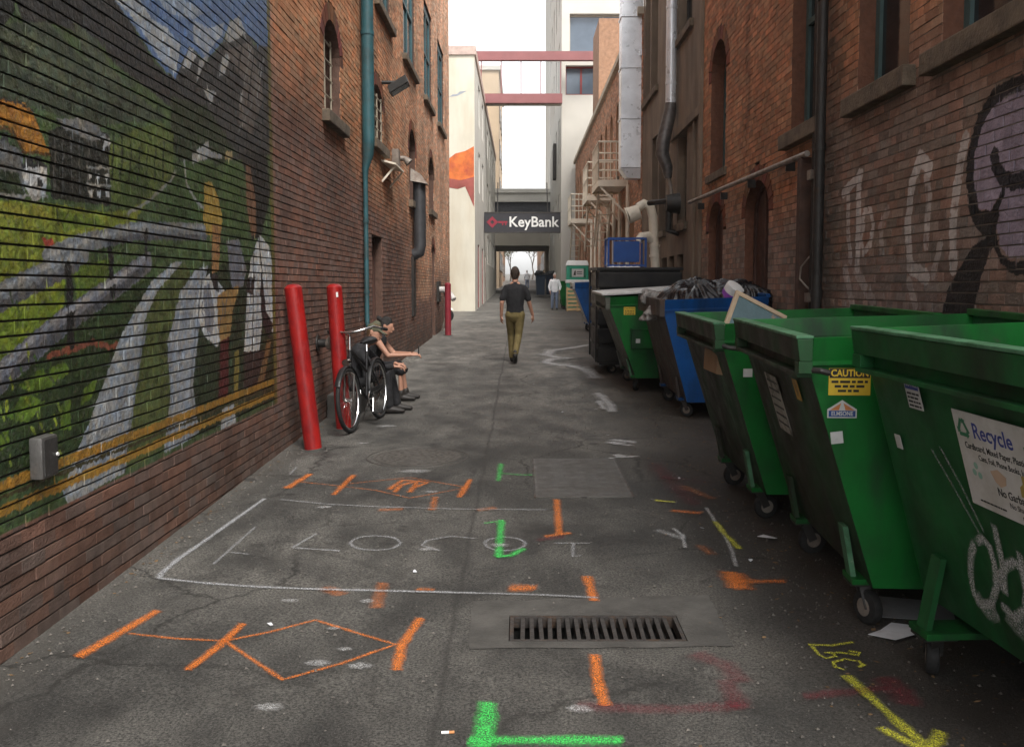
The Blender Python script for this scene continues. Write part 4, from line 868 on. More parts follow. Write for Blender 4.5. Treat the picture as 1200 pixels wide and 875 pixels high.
# ---------------------------------------------------------------- left brick building with the mural
XL = -2.25
def col_left(y, z, rnd):
    n1 = vnoise(y, z, .55, 1); n2 = vnoise(y, z, 2.1, 2)
    clean_lit = np.clip((z - 3.3 - .12 * (11 - y)) / 1.0 + (n1 - .5) * 1.2, 0, 1)              # upper brick washed orange, brightened in colour for sky light, lower brick sooty
    patch = np.clip(1 - np.abs(y - 22.2) / 2.6, 0, 1) * np.clip((z - 1.25 - (n2 - .5) * .5) / .3, 0, 1)
    clean_lit = np.maximum(clean_lit, np.clip(patch * 1.6, 0, 1) * .9); clean_lit = np.maximum(clean_lit, np.clip((y - 17) / 7, 0, 1) * np.clip((z - 1.4) / 1.2, 0, 1))
    dark = np.array([.170, .096, .074]); lo = np.array([.115, .072, .056]); orange = np.array([.43, .21, .11]); pink = np.array([.55, .33, .22])
    c = dark[None] * (1 - clean_lit[:, None]) + (orange[None] * (1 - np.clip((y - 14) / 12, 0, 1)[:, None]) + pink[None] * np.clip((y - 14) / 12, 0, 1)[:, None]) * clean_lit[:, None]  # far end blends to pink, lightened for the sky light there
    low = np.clip((.75 - (z - .017 * y)) / .5, 0, 1)[:, None]; c = c * (1 - low) + lo[None] * low
    c = c * (.80 + .40 * rnd[:, :1]) * (1 + (rnd[:, 1:2] - .5) * np.array([[.25, -.1, -.3]]))
    c = c * (.72 + .56 * n2[:, None])
    inm = (y < 8.63) & (z > .63) & (z < 4.3) & (y > 3.52)
    if inm.any():
        yy, zz = y[inm], z[inm]; wy = yy + (vnoise(yy, zz, 40, 5) - .5) * .014; wz = zz + (vnoise(yy, zz, 40, 6) - .5) * .014
        q = np.tile(np.array([[.07, .11, .045]]), (len(yy), 1))
        for kind, cc, wd, pts in MURAL:
            mk = inpoly(pts, wy, wz) if kind == 'p' else ldist(pts, wy, wz) < wd / 2
            q[mk] = cc
        st = vnoise(yy * 3, zz * .8, 9, 8); fn = vnoise(yy, zz, 60, 9); big = vnoise(yy, zz, 4, 12)
        q = q * np.array([[1.0, 1.02, 1.0]]) * (.50 + .22 * st + .16 * fn + .2 * (big - .5))[:, None] * (.93 + .14 * rnd[inm][:, :1])
        br = vnoise(yy * 2.2 + zz, zz * .9 - yy, 38, 41); hu = vnoise(yy, zz, 30, 43)
        q = q * (.80 + .40 * br)[:, None] * (1 + (hu - .5)[:, None] * np.array([[.3, .05, -.3]]))
        dkn = np.clip((zz - 2.2 - .28 * (yy - 3.9)) / .6, 0, 1)[:, None]
        dab = vnoise(yy, zz * 1.4, 14, 51); gr_ = (q[:, 1] > q[:, 0]) & (q[:, 1] > q[:, 2] * 1.3)
        q = np.where((gr_ & (dab > .70))[:, None], q * .62, q); q = np.where((gr_ & (dab < .22))[:, None], q * 1.2, q)
        fl = vnoise(yy, zz, 75, 31); lum = q.mean(1, keepdims=True)
        q = np.where((fl > .86)[:, None], q * .5 + np.array([[.05, .05, .042]]), q)
        c[inm] = q
    return np.clip(c, .004, .9)
opsL = dict(
    arch1=(10.95, 11.95, 3.72, 4.85, .42, .2), barred=(14.5, 15.6, 3.95, 4.85, .3, .2), arch3=(19.2, 20.4, 3.45, 4.95, .5, .2), arch4=(23.3, 24.6, 3.6, 4.95, .5, .2),
    u1=(14.9, 16.6, 6.15, 8.4, 0), u2=(18.4, 20.4, 6.15, 8.4, 0), u3=(22.3, 24.2, 6.15, 8.4, 0), u4=(25.9, 27.9, 6.15, 8.4, 0), u0=(11.2, 12.9, 6.15, 8.4, 0),
    door=(14.3, 15.35, .2, 2.5, 0), door2=(23.95, 24.75, .3, 2.8, .25, .2))
lb = tag(empty('brick_building', (-7.2, 14, 0)), 'tall soot stained brick building with alpine mural on the left of the alley', 'building')
core = brick_wall(lb, XL, 1, 0, 30.0, 0, 11.6, .0674, .208, list(opsL.values()), col_left, .011, .002, .012, m_mort_l, fine=(3.6, 8.62, .60, 4.34), fine_mat=m_mural)
MB().box(-12, XL - .3, .01, 29.99, -.6, 11.55).build('body', m_mort_l, lb, world=True)
MB().box(XL - .3, XL - .012, -.02, -.001, -.6, 11.55).build('street_wall', mat('plain_brick_far', (.07, .04, .033), .9, var=.3, scale=8), lb, world=True)
MB().box(XL - .299, XL - .02, 29.9, 30.0, -.4, 11.55).build('end_wall', mat('pink_brick_end', (.32, .17, .11), .9, var=.3, scale=8), lb, world=True)
MB().box(-12.05, XL + .08, -.05, 30.08, 11.6, 11.85).build('coping', m_sill, lb, world=True)
mj = mat('reveal_brick', (.10, .055, .04), .9, var=.3, scale=14, bump=.5, bscale=30)
for k, op in opsL.items(): jamb(core, XL, 1, op, .3, mj)
for k in ('arch1', 'barred', 'arch3', 'arch4', 'door2'): ring_bricks(core, XL, 1, opsL[k], .2, 11, [.16, .06, .032])
m_cream_fr = flat('cream_window_paint', (.34, .30, .23), .6)
window(lb, XL, 1, opsL['arch1'], m_cream_fr, .2, .06, True, m_sill, bars=m_cream_fr, bard=.10)
window(lb, XL, 1, opsL['barred'], m_cream_fr, .08, .05, True, m_sill, bars=m_cream_fr)
window(lb, XL, 1, opsL['arch3'], m_dkmet, .2, .06, True, m_sill)
window(lb, XL, 1, opsL['arch4'], m_dkmet, .2, .06, True, m_sill)
for k in ('u0', 'u1', 'u2', 'u3', 'u4'): window(lb, XL, 1, opsL[k], m_teal, .045, .17, True, m_sill, sill_h=.12, vert=1)
window(lb, XL, 1, opsL['door'], m_door, .12, .07, False, infill=m_door, name='door')
window(lb, XL, 1, opsL['door2'], m_dkmet, .12, .06, False, infill=m_dkmet, name='door')

# ---------------------------------------------------------------- right brick building with graffiti
XR = 2.95
def col_right(y, z, rnd):
    n1 = vnoise(y, z, .6, 11); n2 = vnoise(y, z, 2.4, 12)
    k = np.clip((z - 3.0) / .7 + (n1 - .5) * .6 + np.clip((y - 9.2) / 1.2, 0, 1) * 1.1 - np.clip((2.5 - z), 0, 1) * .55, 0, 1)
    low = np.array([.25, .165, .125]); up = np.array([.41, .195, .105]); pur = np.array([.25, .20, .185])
    c = (low * (1 - n2[:, None] * .5) + pur * n2[:, None] * .5) * (1 - k[:, None]) + up * k[:, None]
    grey = np.clip(1 - np.abs(y - 9.0) / .45, 0, 1) * .7
    c = c * (1 - grey[:, None]) + np.array([.10, .085, .07]) * grey[:, None]
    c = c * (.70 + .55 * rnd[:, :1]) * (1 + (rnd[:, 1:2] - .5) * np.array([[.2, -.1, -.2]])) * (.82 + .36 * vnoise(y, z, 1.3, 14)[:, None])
    st = np.clip(1 - np.abs(y - 12.4 - (n2 - .5) * .3) / .22, 0, 1) * np.clip((z - 3.3) / .5, 0, 1); c = c * (1 - .65 * st[:, None])
    inm = (y < 9.0) & (z < 3.3) & (y > 4.2)
    if inm.any():
        yy, zz = y[inm], z[inm]; wy = yy + (vnoise(yy, zz, 30, 5) - .5) * .018; wz = zz + (vnoise(yy, zz, 30, 6) - .5) * .018; q = c[inm]
        fn = vnoise(yy, zz, 26, 7)
        for kind, cc, wd, pts, op in GRAFF:
            mk = (inpoly(pts, wy, wz) if kind == 'p' else ldist(pts, wy, wz) < wd / 2)
            a = (mk * op * np.clip((fn - .05) * 4 + (op > .8), 0, 1))[:, None]
            q = q * (1 - a) + np.array(cc)[None] * (.85 + .3 * rnd[inm][:, :1]) * a
        c[inm] = q
    return np.clip(c, .004, .9)
opsR = dict(A=(4.55, 6.72, 3.36, 5.7, 0), B=(7.28, 8.38, 3.36, 5.7, 0), C=(9.38, 10.42, 3.36, 5.7, 0), arch=(13.72, 14.8, 3.42, 5.35, .5, .2),
            b1=(13.78, 14.86, .2, 2.98, .42, .2), b2=(11.25, 12.45, .2, 3.02, .42, .2))
rb = tag(empty('brick_building', (7.5, 5, 0)), 'weathered red brick building with spray graffiti on the right of the alley', 'building')
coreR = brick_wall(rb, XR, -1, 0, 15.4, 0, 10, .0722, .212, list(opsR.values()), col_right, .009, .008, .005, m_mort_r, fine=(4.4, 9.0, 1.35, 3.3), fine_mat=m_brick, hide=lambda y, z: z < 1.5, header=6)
MB().box(XR + .3, 13, .01, 15.39, -.6, 9.95).build('body', m_mort_r, rb, world=True)
MB().box(XR + .012, XR + .3, -.02, -.001, -.6, 9.95).build('street_wall', mat('plain_brick_far', (.1, .06, .05), .9), rb, world=True)
MB().box(XR - .08, 13.05, -.05, 15.4, 10, 10.25).build('coping', m_sill, rb, world=True)
for k, op in opsR.items(): jamb(coreR, XR, -1, op, .3, mat('reveal_brick_red', (.14, .06, .035), .9, var=.3, scale=14, bump=.5, bscale=30))
for k in ('arch', 'b1', 'b2'): ring_bricks(coreR, XR, -1, opsR[k], .2, 11, [.17, .06, .03])
for k in ('A', 'B', 'C'): window(rb, XR, -1, opsR[k], m_tealg, .15, .09, True, m_sill, sill_out=.1, sill_h=.16)
window(rb, XR, -1, opsR['arch'], m_tealg, .2, .07, True, m_sill, sill_out=.05, sill_h=.12)
for k in ('b1', 'b2'):
    d = window(rb, XR, -1, opsR[k], m_door, .12, .06, False, infill=m_door, name='door', vert=1)

# ---------------------------------------------------------------- stucco building
def solid_wall(root, X, sg, y0, y1, z0, z1, ops, m, dp=.3, name='wall'):
    ys = sorted({y0, y1, *[o[0] for o in ops], *[o[1] for o in ops]}); zs = sorted({z0, z1, *[o[2] for o in ops], *[o[3] for o in ops]}); mb = MB()
    for a, b in zip(ys[:-1], ys[1:]):
        for c, d in zip(zs[:-1], zs[1:]):
            if any(o[0] - 1e-4 <= a and b <= o[1] + 1e-4 and o[2] - 1e-4 <= c and d <= o[3] + 1e-4 for o in ops): continue
            q = [(X, a, c), (X, b, c), (X, b, d), (X, a, d)]; mb.add(q if sg > 0 else q[::-1], [(0, 1, 2, 3)])
    o_ = mb.build(name, m, root, world=True)
    for op in ops: jamb(o_, X, sg, (*op[:4], 0), dp, m)
    return o_
XS = 2.965
sb = tag(empty('stucco_building', (8, 19, 0)), 'brown stucco rendered building between two brick buildings on the right', 'building')
opsS = [(19.4, 20.3, 2.86, 5.0), (20.5, 21.4, 2.86, 5.0), (16.95, 17.9, 2.86, 4.5), (20.7, 21.7, 6.05, 9.0), (21.9, 22.8, 6.05, 9.0), (16.6, 18.0, 6.3, 9.0), (17.2, 17.9, .9, 2.3), (18.2, 18.9, .9, 2.3), (19.1, 19.8, .9, 2.3)]
solid_wall(sb, XS, -1, 15.41, 23.1, -.5, 9.3, opsS, m_stucco)
MB().box(XS + .3, 13, 15.41, 23.1, -.5, 9.25).build('body', m_stucco, sb, world=True)
MB().box(XS - .15, 13, 15.42, 23.1, 9.3, 9.6).build('coping', m_sill, sb, world=True)
MB().box(XS - .07, XS - .001, 15.45, 18.6, 4.5, 4.64).build('drip_moulding', m_stucco, sb, world=True, bevel=.01)
MB().box(XS - .06, XS - .001, 15.42, 15.6, -.3, 9.28).build('corner_strip', m_stucco, sb, world=True, bevel=.01)
MB().box(XS - .05, XS - .001, 16.05, 16.12, -.3, 4.49).build('batten', m_stucco, sb, world=True)
for op in opsS: window(sb, XS, -1, (*op, 0), m_dkmet, .15, .06, op[2] > 2, m_sill if op[2] > 2 else None, sill_out=.07)

# ---------------------------------------------------------------- arched brick building with fire escapes
def col_arch(y, z, rnd):
    c = np.array([[.46, .25, .16]]) * (.6 + .7 * rnd[:, :1]) * (.8 + .4 * vnoise(y, z, 1.1, 4)[:, None]) * (1 + (rnd[:, 1:2] - .5) * np.array([[.25, -.1, -.3]]))
    return np.clip(c, .01, .8)
ab_ = tag(empty('brick_building', (8, 37, 0)), 'long brick building with arched upper windows and cream fire escapes', 'building')
opsA = []
yy = 24.6
while yy < 50:
    opsA.append((yy, yy + .95, 5.0, 7.25, .47)); opsA.append((yy, yy + .95, 1.4, 3.8, .4)); yy += 1.95
coreA = brick_wall(ab_, XR, -1, 23.12, 51, .2, 8.25, .075, .22, opsA, col_arch, .012, .01, .008, m_mort_r, pick=0, header=0)
MB().box(XR + .3, 13, 23.12, 51, -.5, 8.2).build('body', m_tanb, ab_, world=True)
MB().box(XR - .12, 13, 23.12, 51, 8.25, 8.42).build('parapet_cap', mat('pale_coping', (.42, .36, .28), .8), ab_, world=True)
for op in opsA: jamb(coreA, XR, -1, op, .3, m_tanb); window(ab_, XR, -1, op, m_dkmet, .15, .06, True, m_sill, sill_h=.1, sill_out=.05)
MB().box(3.6, 7.5, 44, 47.5, 8.4, 13.95).build('roof_tower', mat('tower_brick', (.30, .17, .105), .9, var=.3, scale=6), ab_, world=True)

# ---------------------------------------------------------------- white tower, overpass, cream building, skywalk
tw = tag(empty('office_tower', (8, 62, 0)), 'tall white concrete office tower behind the fire escapes', 'building')
m_twin = mat('tower_window_glass', (.10, .13, .17), .12, var=.25, scale=.8, bump=0)
def facade_y(root, Y, x0, x1, z0, z1, ops, m, dp=.4, name='front_wall'):
    xs = sorted({x0, x1, *[o[0] for o in ops], *[o[1] for o in ops]}); zs = sorted({z0, z1, *[o[2] for o in ops], *[o[3] for o in ops]}); mb = MB()
    for a, b in zip(xs[:-1], xs[1:]):
        for c, d in zip(zs[:-1], zs[1:]):
            if any(o[0] <= a + 1e-4 and b <= o[1] + 1e-4 and o[2] <= c + 1e-4 and d <= o[3] + 1e-4 for o in ops): continue
            mb.add([(a, Y, c), (b, Y, c), (b, Y, d), (a, Y, d)], [(0, 1, 2, 3)])
    for a, b, c, d in ops:
        P = [(a, c), (b, c), (b, d), (a, d)]
        for i in range(4):
            p, q = P[i], P[(i + 1) % 4]; mb.add([(p[0], Y, p[1]), (q[0], Y, q[1]), (q[0], Y + dp, q[1]), (p[0], Y + dp, p[1])], [(3, 2, 1, 0)])
    return mb.build(name, m, root, world=True)
TY = 51.2
opsT = [(2.62, 8.0, 14.1, 16.2), (2.42, 4.1, 11.95, 13.5), (4.3, 6.5, 11.95, 13.5), (2.62, 8.0, 18.5, 20.6)]
facade_y(tw, TY, 2.2, 11.5, .2, 30, opsT, m_white)
for a, b, c, d in opsT:
    f = MB()
    nv = 3 if d > 14 else 2
    for i in range(nv + 1): xq = a + (b - a) * i / nv; f.box(xq - .05, xq + .05, TY + .3, TY + .36, c, d)
    f.box(a, b, TY + .301, TY + .361, c, c + .1); f.box(a, b, TY + .302, TY + .362, d - .1, d)
    fr = f.build('window', m_redd if c < 13 else m_grey, tw, world=True)
    for i in range(nv):
        xa, xb = a + (b - a) * i / nv + .05, a + (b - a) * (i + 1) / nv - .05
        MB().add([(xa, TY + .34, c + .1), (xb, TY + .34, c + .1), (xb, TY + .34, d - .1), (xa, TY + .34, d - .1)], [(0, 1, 2, 3)]).build('pane', m_twin, fr, world=True)
opsTs = [(54 + 4 * i, 55.2 + 4 * i, 4.5 + 4.2 * j, 7 + 4.2 * j) for i in range(5) for j in range(6)]
solid_wall(tw, 2.2, -1, TY, 84, -.2, 30, opsTs, m_white, .4, 'side_wall')
for op in opsTs: window(tw, 2.2, -1, (*op, 0), m_grey, .25, .06, False, None)
MB().box(2.62, 11.4, TY + .45, 83.9, -.2, 29.9).build('body', m_white, tw, world=True)
MB().box(2.0, 2.19, 58, 59.2, 8.3, 10.4).build('wall_box', m_cap, tw, world=True)

cb = tag(empty('cream_building', (-6, 54, 0)), 'cream painted building with orange mountain mural and red doors', 'building')
CYF = 39.4; XC = -1.9
facade_y(cb, CYF, -12, XC, -.2, 11.2, [], m_cream, .3)
opsC = [(42.0, 43.6, .5, 3.6), (46.5, 48.2, .5, 3.6), (50.2, 51.4, .6, 3.4)] + [(54 + 4 * i, 55.6 + 4 * i, 3.0 + 3 * j, 4.6 + 3 * j) for i in range(4) for j in range(3)] + [(43 + 4 * i, 44.6 + 4 * i, 6 + 3 * j, 7.8 + 3 * j) for i in range(2) for j in range(2)]
solid_wall(cb, XC, 1, CYF, 72, -.2, 11.2, opsC, m_white, .3, 'side_wall')
for k, op in enumerate(opsC): window(cb, XC, 1, (*op, 0), m_redd if k < 3 else m_dkmet, .03 if k < 3 else .1, .06, False, infill=m_redd if k < 3 else None, name='door' if k < 3 else 'window')
MB().box(-12, XC - .32, CYF + .05, 71.9, -.2, 11.15).build('body', m_cream, cb, world=True)
MB().box(-12.1, XC + .06, CYF - .08, 72, 11.2, 11.55).build('parapet', mat('pink_coping', (.5, .38, .33), .8), cb, world=True)
# mural on the cream front: orange mountain with dusky base, pale bird
m_or1 = mat('orange_mural', (.62, .15, .03), .7, var=.35, scale=3, dirt=(.40, .07, .03), dscale=2.5); m_or2 = mat('maroon_mural', (.30, .075, .06), .7, var=.3, scale=3)
MB().extr([(x, CYF - .004, z) for x, z in ((-3.6, 6.2), (-2.1, 6.0), (-1.93, 6.1), (-1.93, 7.5), (-2.3, 7.3), (-2.7, 7.2), (-3.1, 6.9), (-3.6, 6.8))], (0, .003, 0)).build('painted_mountain', m_or1, cb, world=True, fix=True)
MB().extr([(x, CYF - .009, z) for x, z in ((-3.6, 5.9), (-2.6, 5.75), (-2.3, 5.85), (-2.1, 5.4), (-1.93, 5.0), (-1.93, 6.25), (-2.5, 6.1), (-3.6, 6.3))], (0, .003, 0)).build('painted_foothill', m_or2, cb, world=True, fix=True)
MB().extr([(x, CYF - .005, z) for x, z in ((-2.95, 9.5), (-2.6, 9.55), (-2.2, 9.75), (-2.5, 9.72), (-2.62, 9.62), (-2.8, 9.6))], (0, .003, 0)).build('painted_bird', mat('grey_mural', (.3, .32, .36), .7), cb, world=True, fix=True)

op_ = tag(empty('overpass', (0, 75, gz(70))), 'concrete overpass spanning the alley behind the bank sign', 'overpass')
OY = 70
MB().box(-2.6, 2.62, OY, 82, 4.75, 5.9).build('lintel', m_grey, op_, world=True)
MB().box(-2.6, 2.62, OY + .15, 82, 5.9, 7.95).build('dark_panel_band', mat('dark_panel', (.045, .047, .055), .6), op_, world=True)
MB().box(-2.6, 2.62, OY - .1, 82, 7.95, 8.6).build('fascia', m_white, op_, world=True)
MB().box(-2.6, 2.62, OY - .25, 82, 8.6, 8.9).build('cornice', m_white, op_, world=True)
MB().box(-2.9, -2.1, OY + .01, 82, 0, 4.75).build('pier', m_grey, op_, world=True)
MB().box(2.1, 2.7, OY + .01, 82, 0, 4.75).build('pier', m_grey, op_, world=True)

sg_ = tag(empty('bank_sign', (.07, 49, 4.5)), 'long dark KeyBank sign with red key logo across the alley', 'sign')
MB().box(-1.88, 2.07, 48.9, 49.15, 4.47, 5.55).build('panel', mat('sign_panel', (.028, .028, .034), .45, var=.1, bump=0), sg_, world=True, bevel=.02)
MB().box(-1.86, 2.05, 48.88, 48.899, 4.47, 4.53).box(-1.86, 2.05, 48.88, 48.899, 5.49, 5.55).build('trim', m_cap, sg_, world=True)
for xq in (-1.2, 1.4): MB().tube([(xq, 49.05, 5.5), (xq, 49.8, 6.4), (xq, 50.4, 7.2)], .03, 6).build('stay', m_dkmet, sg_, world=True)
text_part('KeyBank', .74, m_white_p, sg_, frame_mat((.67, 48.88, 5.02), (1, 0, 0), (0, 0, 1)), 'lettering', .01, bold=.012, xs=.98, world=True)
m_key = flat('key_red', (.26, .02, .04), .5)
kx, kz = -1.46, 5.03
mbk = MB(); q0, q1 = .30, .11
P4 = lambda q: [(kx - q, kz), (kx, kz - q), (kx + q, kz), (kx, kz + q)]
for i in range(4):
    a, b = P4(q0)[i], P4(q0)[(i + 1) % 4]; c, d = P4(q1)[(i + 1) % 4], P4(q1)[i]
    mbk.extr([(a[0], 48.885, a[1]), (b[0], 48.885, b[1]), (c[0], 48.885, c[1]), (d[0], 48.885, d[1])], (0, .012, 0))
mbk.box(kx + .30, kx + .78, 48.885, 48.897, kz - .05, kz + .05).box(kx + .5, kx + .57, 48.885, 48.897, kz - .16, kz - .05).box(kx + .66, kx + .73, 48.885, 48.897, kz - .16, kz - .05)
mbk.build('key_logo', m_key, sg_, world=True, fix=True)

sk = tag(empty('skywalk', (0, 50.5, 11.5)), 'glazed footbridge with red steel beams high above the alley', 'skywalk')
m_rst = mat('red_steel', (.24, .085, .085), .5, var=.12, scale=2)
MB().box(-2.4, 4.25, 50.0, 50.35, 13.5, 13.95).build('top_beam', m_rst, sk, world=True)
MB().box(-12, -2.4, 50.0, 50.35, 13.5, 13.9).build('roof_edge', mat('pink_beam', (.48, .33, .29), .7), sk, world=True)
MB().box(-2.1, 2.19, 50.0, 50.35, 11.3, 11.78).build('bottom_beam', m_rst, sk, world=True)
MB().box(-2.1, 2.19, 50.36, 51.15, 11.35, 11.5).build('floor', m_grey, sk, world=True)
for i in range(5): xq = -2.08 + i * 1.04; MB().box(xq, xq + .05, 50.1, 50.2, 11.78, 13.5).build('mullion', m_rst, sk, world=True)
m_clear = None
def clear_glass():
    m, n, l, b = _new('clear_glass'); t = n.new('ShaderNodeBsdfTransparent'); t.inputs[0].default_value = (.93, .95, .96, 1); gl = n.new('ShaderNodeBsdfGlossy'); gl.inputs['Roughness'].default_value = .03
    fr = n.new('ShaderNodeFresnel'); mx = n.new('ShaderNodeMixShader'); l.new(fr.outputs[0], mx.inputs[0]); l.new(t.outputs[0], mx.inputs[1]); l.new(gl.outputs[0], mx.inputs[2])
    l.new(mx.outputs[0], n['Material Output'].inputs[0]); return m
m_clear = clear_glass()
for i in range(4): xq = -2.08 + i * 1.04 + .05; MB().add([(xq, 50.15, 11.78), (xq + .99, 50.15, 11.78), (xq + .99, 50.15, 13.5), (xq, 50.15, 13.5)], [(0, 1, 2, 3)]).build('pane', m_clear, sk, world=True)

# far buildings beyond the overpass
def far_block(label, x0, x1, y0, y1, z1, m, face_x, sg, n_w, n_f, wz0=3.2):
    r = tag(empty('far_building', ((x0 + x1) / 2, (y0 + y1) / 2, gz(y0))), label, 'building')
    MB().box(x0, x1, y0, y1, 0, z1).build('wall', m, r, world=True)
    MB().box(x0 - .2, x1 + .2, y0 - .2, y1 + .2, z1, z1 + .4).build('cornice', m_white, r, world=True)
    for i in range(n_w):
        for j in range(n_f):
            ya = y0 + 2 + i * (y1 - y0 - 3) / n_w; za = wz0 + j * 3.6
            f = MB().box(*sorted((face_x, face_x + sg * .06)), ya, ya + 1.3, za, za + 1.9).build('window', m_sill, r, world=True)
            MB().box(*sorted((face_x + sg * .061, face_x + sg * .07)), ya + .12, ya + 1.18, za + .12, za + 1.78).build('pane', m_glass, f, world=True)
    return r
far_block('slim tan tower rising left beyond the overpass', -9, -2.05, 90, 108, 22, m_tan, -2.05, 1, 4, 5)
far_block('pale tan building right beyond the overpass', 2.3, 9, 88, 106, 7.9, m_tan, 2.3, -1, 4, 1)
far_block('low brown brick building left in the far distance', -10, -2.6, 112, 160, 7.5, m_tanb, -2.6, 1, 8, 1)
far_block('brown brick building right in the far distance', 2.9, 10, 110, 165, 8, m_tanb, 2.9, -1, 8, 1)
# ================================================================ dumpsters
def plate(parent, name, fm, u, v, wd, ht, m, th=.002, sub=None, lift=0.):
    """thin rectangular plate centred at (u, v) in the panel frame fm"""
    mb = MB().box(u - wd / 2, u + wd / 2, v - ht / 2, v + ht / 2, lift, lift + th); me = mb.mesh(name); me.transform(fm)
    return link_mesh(name, me, m, sub if sub is not None else parent)
m_yel = mat('caution_yellow', (.62, .42, .03), .5, var=.12, scale=20, bump=0)
m_ink = flat('black_ink', (.015, .015, .015), .6)
m_ink2 = flat('blue_ink', (.03, .05, .25), .6)
m_ink3 = flat('green_ink', (.03, .16, .08), .6)
m_stk = mat('white_sticker', (.52, .52, .51), .55, var=.12, scale=15, bump=0, dirt=(.3, .29, .26), dscale=12, drange=(.55, .75))
m_org = flat('orange_ink', (.5, .18, .06), .6)
m_stko = mat('worn_orange_sticker', (.42, .24, .04), .6, var=.3, scale=20, dirt=(.1, .07, .03), dscale=14)
m_poster = mat('worn_poster', (.30, .29, .26), .7, var=.25, scale=9, bump=0, dirt=(.07, .065, .05), dscale=11, drange=(.5, .62))
def words(parent, fm, u, v, wd, ht, m, lift, seed):
    """a line of unreadable small print as short dashes"""
    r = random.Random(seed); x = u - wd / 2; mb = MB()
    while x < u + wd / 2 - ht:
        k = min(r.uniform(1.5, 4.5) * ht, u + wd / 2 - x); mb.box(x, x + k, v - ht / 2, v + ht / 2, lift, lift + .0008); x += k + ht * .7
    me = mb.mesh('small_print'); me.transform(fm); return link_mesh('small_print', me, m, parent)
def caster(root, x, y, rw=.085, turn=0., zt=.2):
    c = MB(); c.box(x - .07, x + .07, y - .06, y + .06, zt - .012, zt)
    for s_ in (-1, 1): c.bar((x, y + s_ * .035, zt - .012), (x + .05 * math.cos(turn), y + s_ * .035 + .05 * math.sin(turn), rw), .05, .008, up=(0, 1, 0))
    o = c.build('caster', m_dkmet, root)
    cx, cy = x + .05 * math.cos(turn), y + .05 * math.sin(turn); ax = Vector((-math.sin(turn), math.cos(turn), 0)); C = Vector((cx, cy, rw))
    MB().tube([C - ax * .027, C - ax * .022, C - ax * .010, C + ax * .010, C + ax * .022, C + ax * .027], [rw * .80, rw * .95, rw, rw, rw * .95, rw * .80], 22).build('wheel', m_rubber, o, smooth=True)
    MB().tube([C - ax * .0285, C + ax * .0285], rw * .52, 16).build('hub', m_pipe, o, smooth=True)
    return o
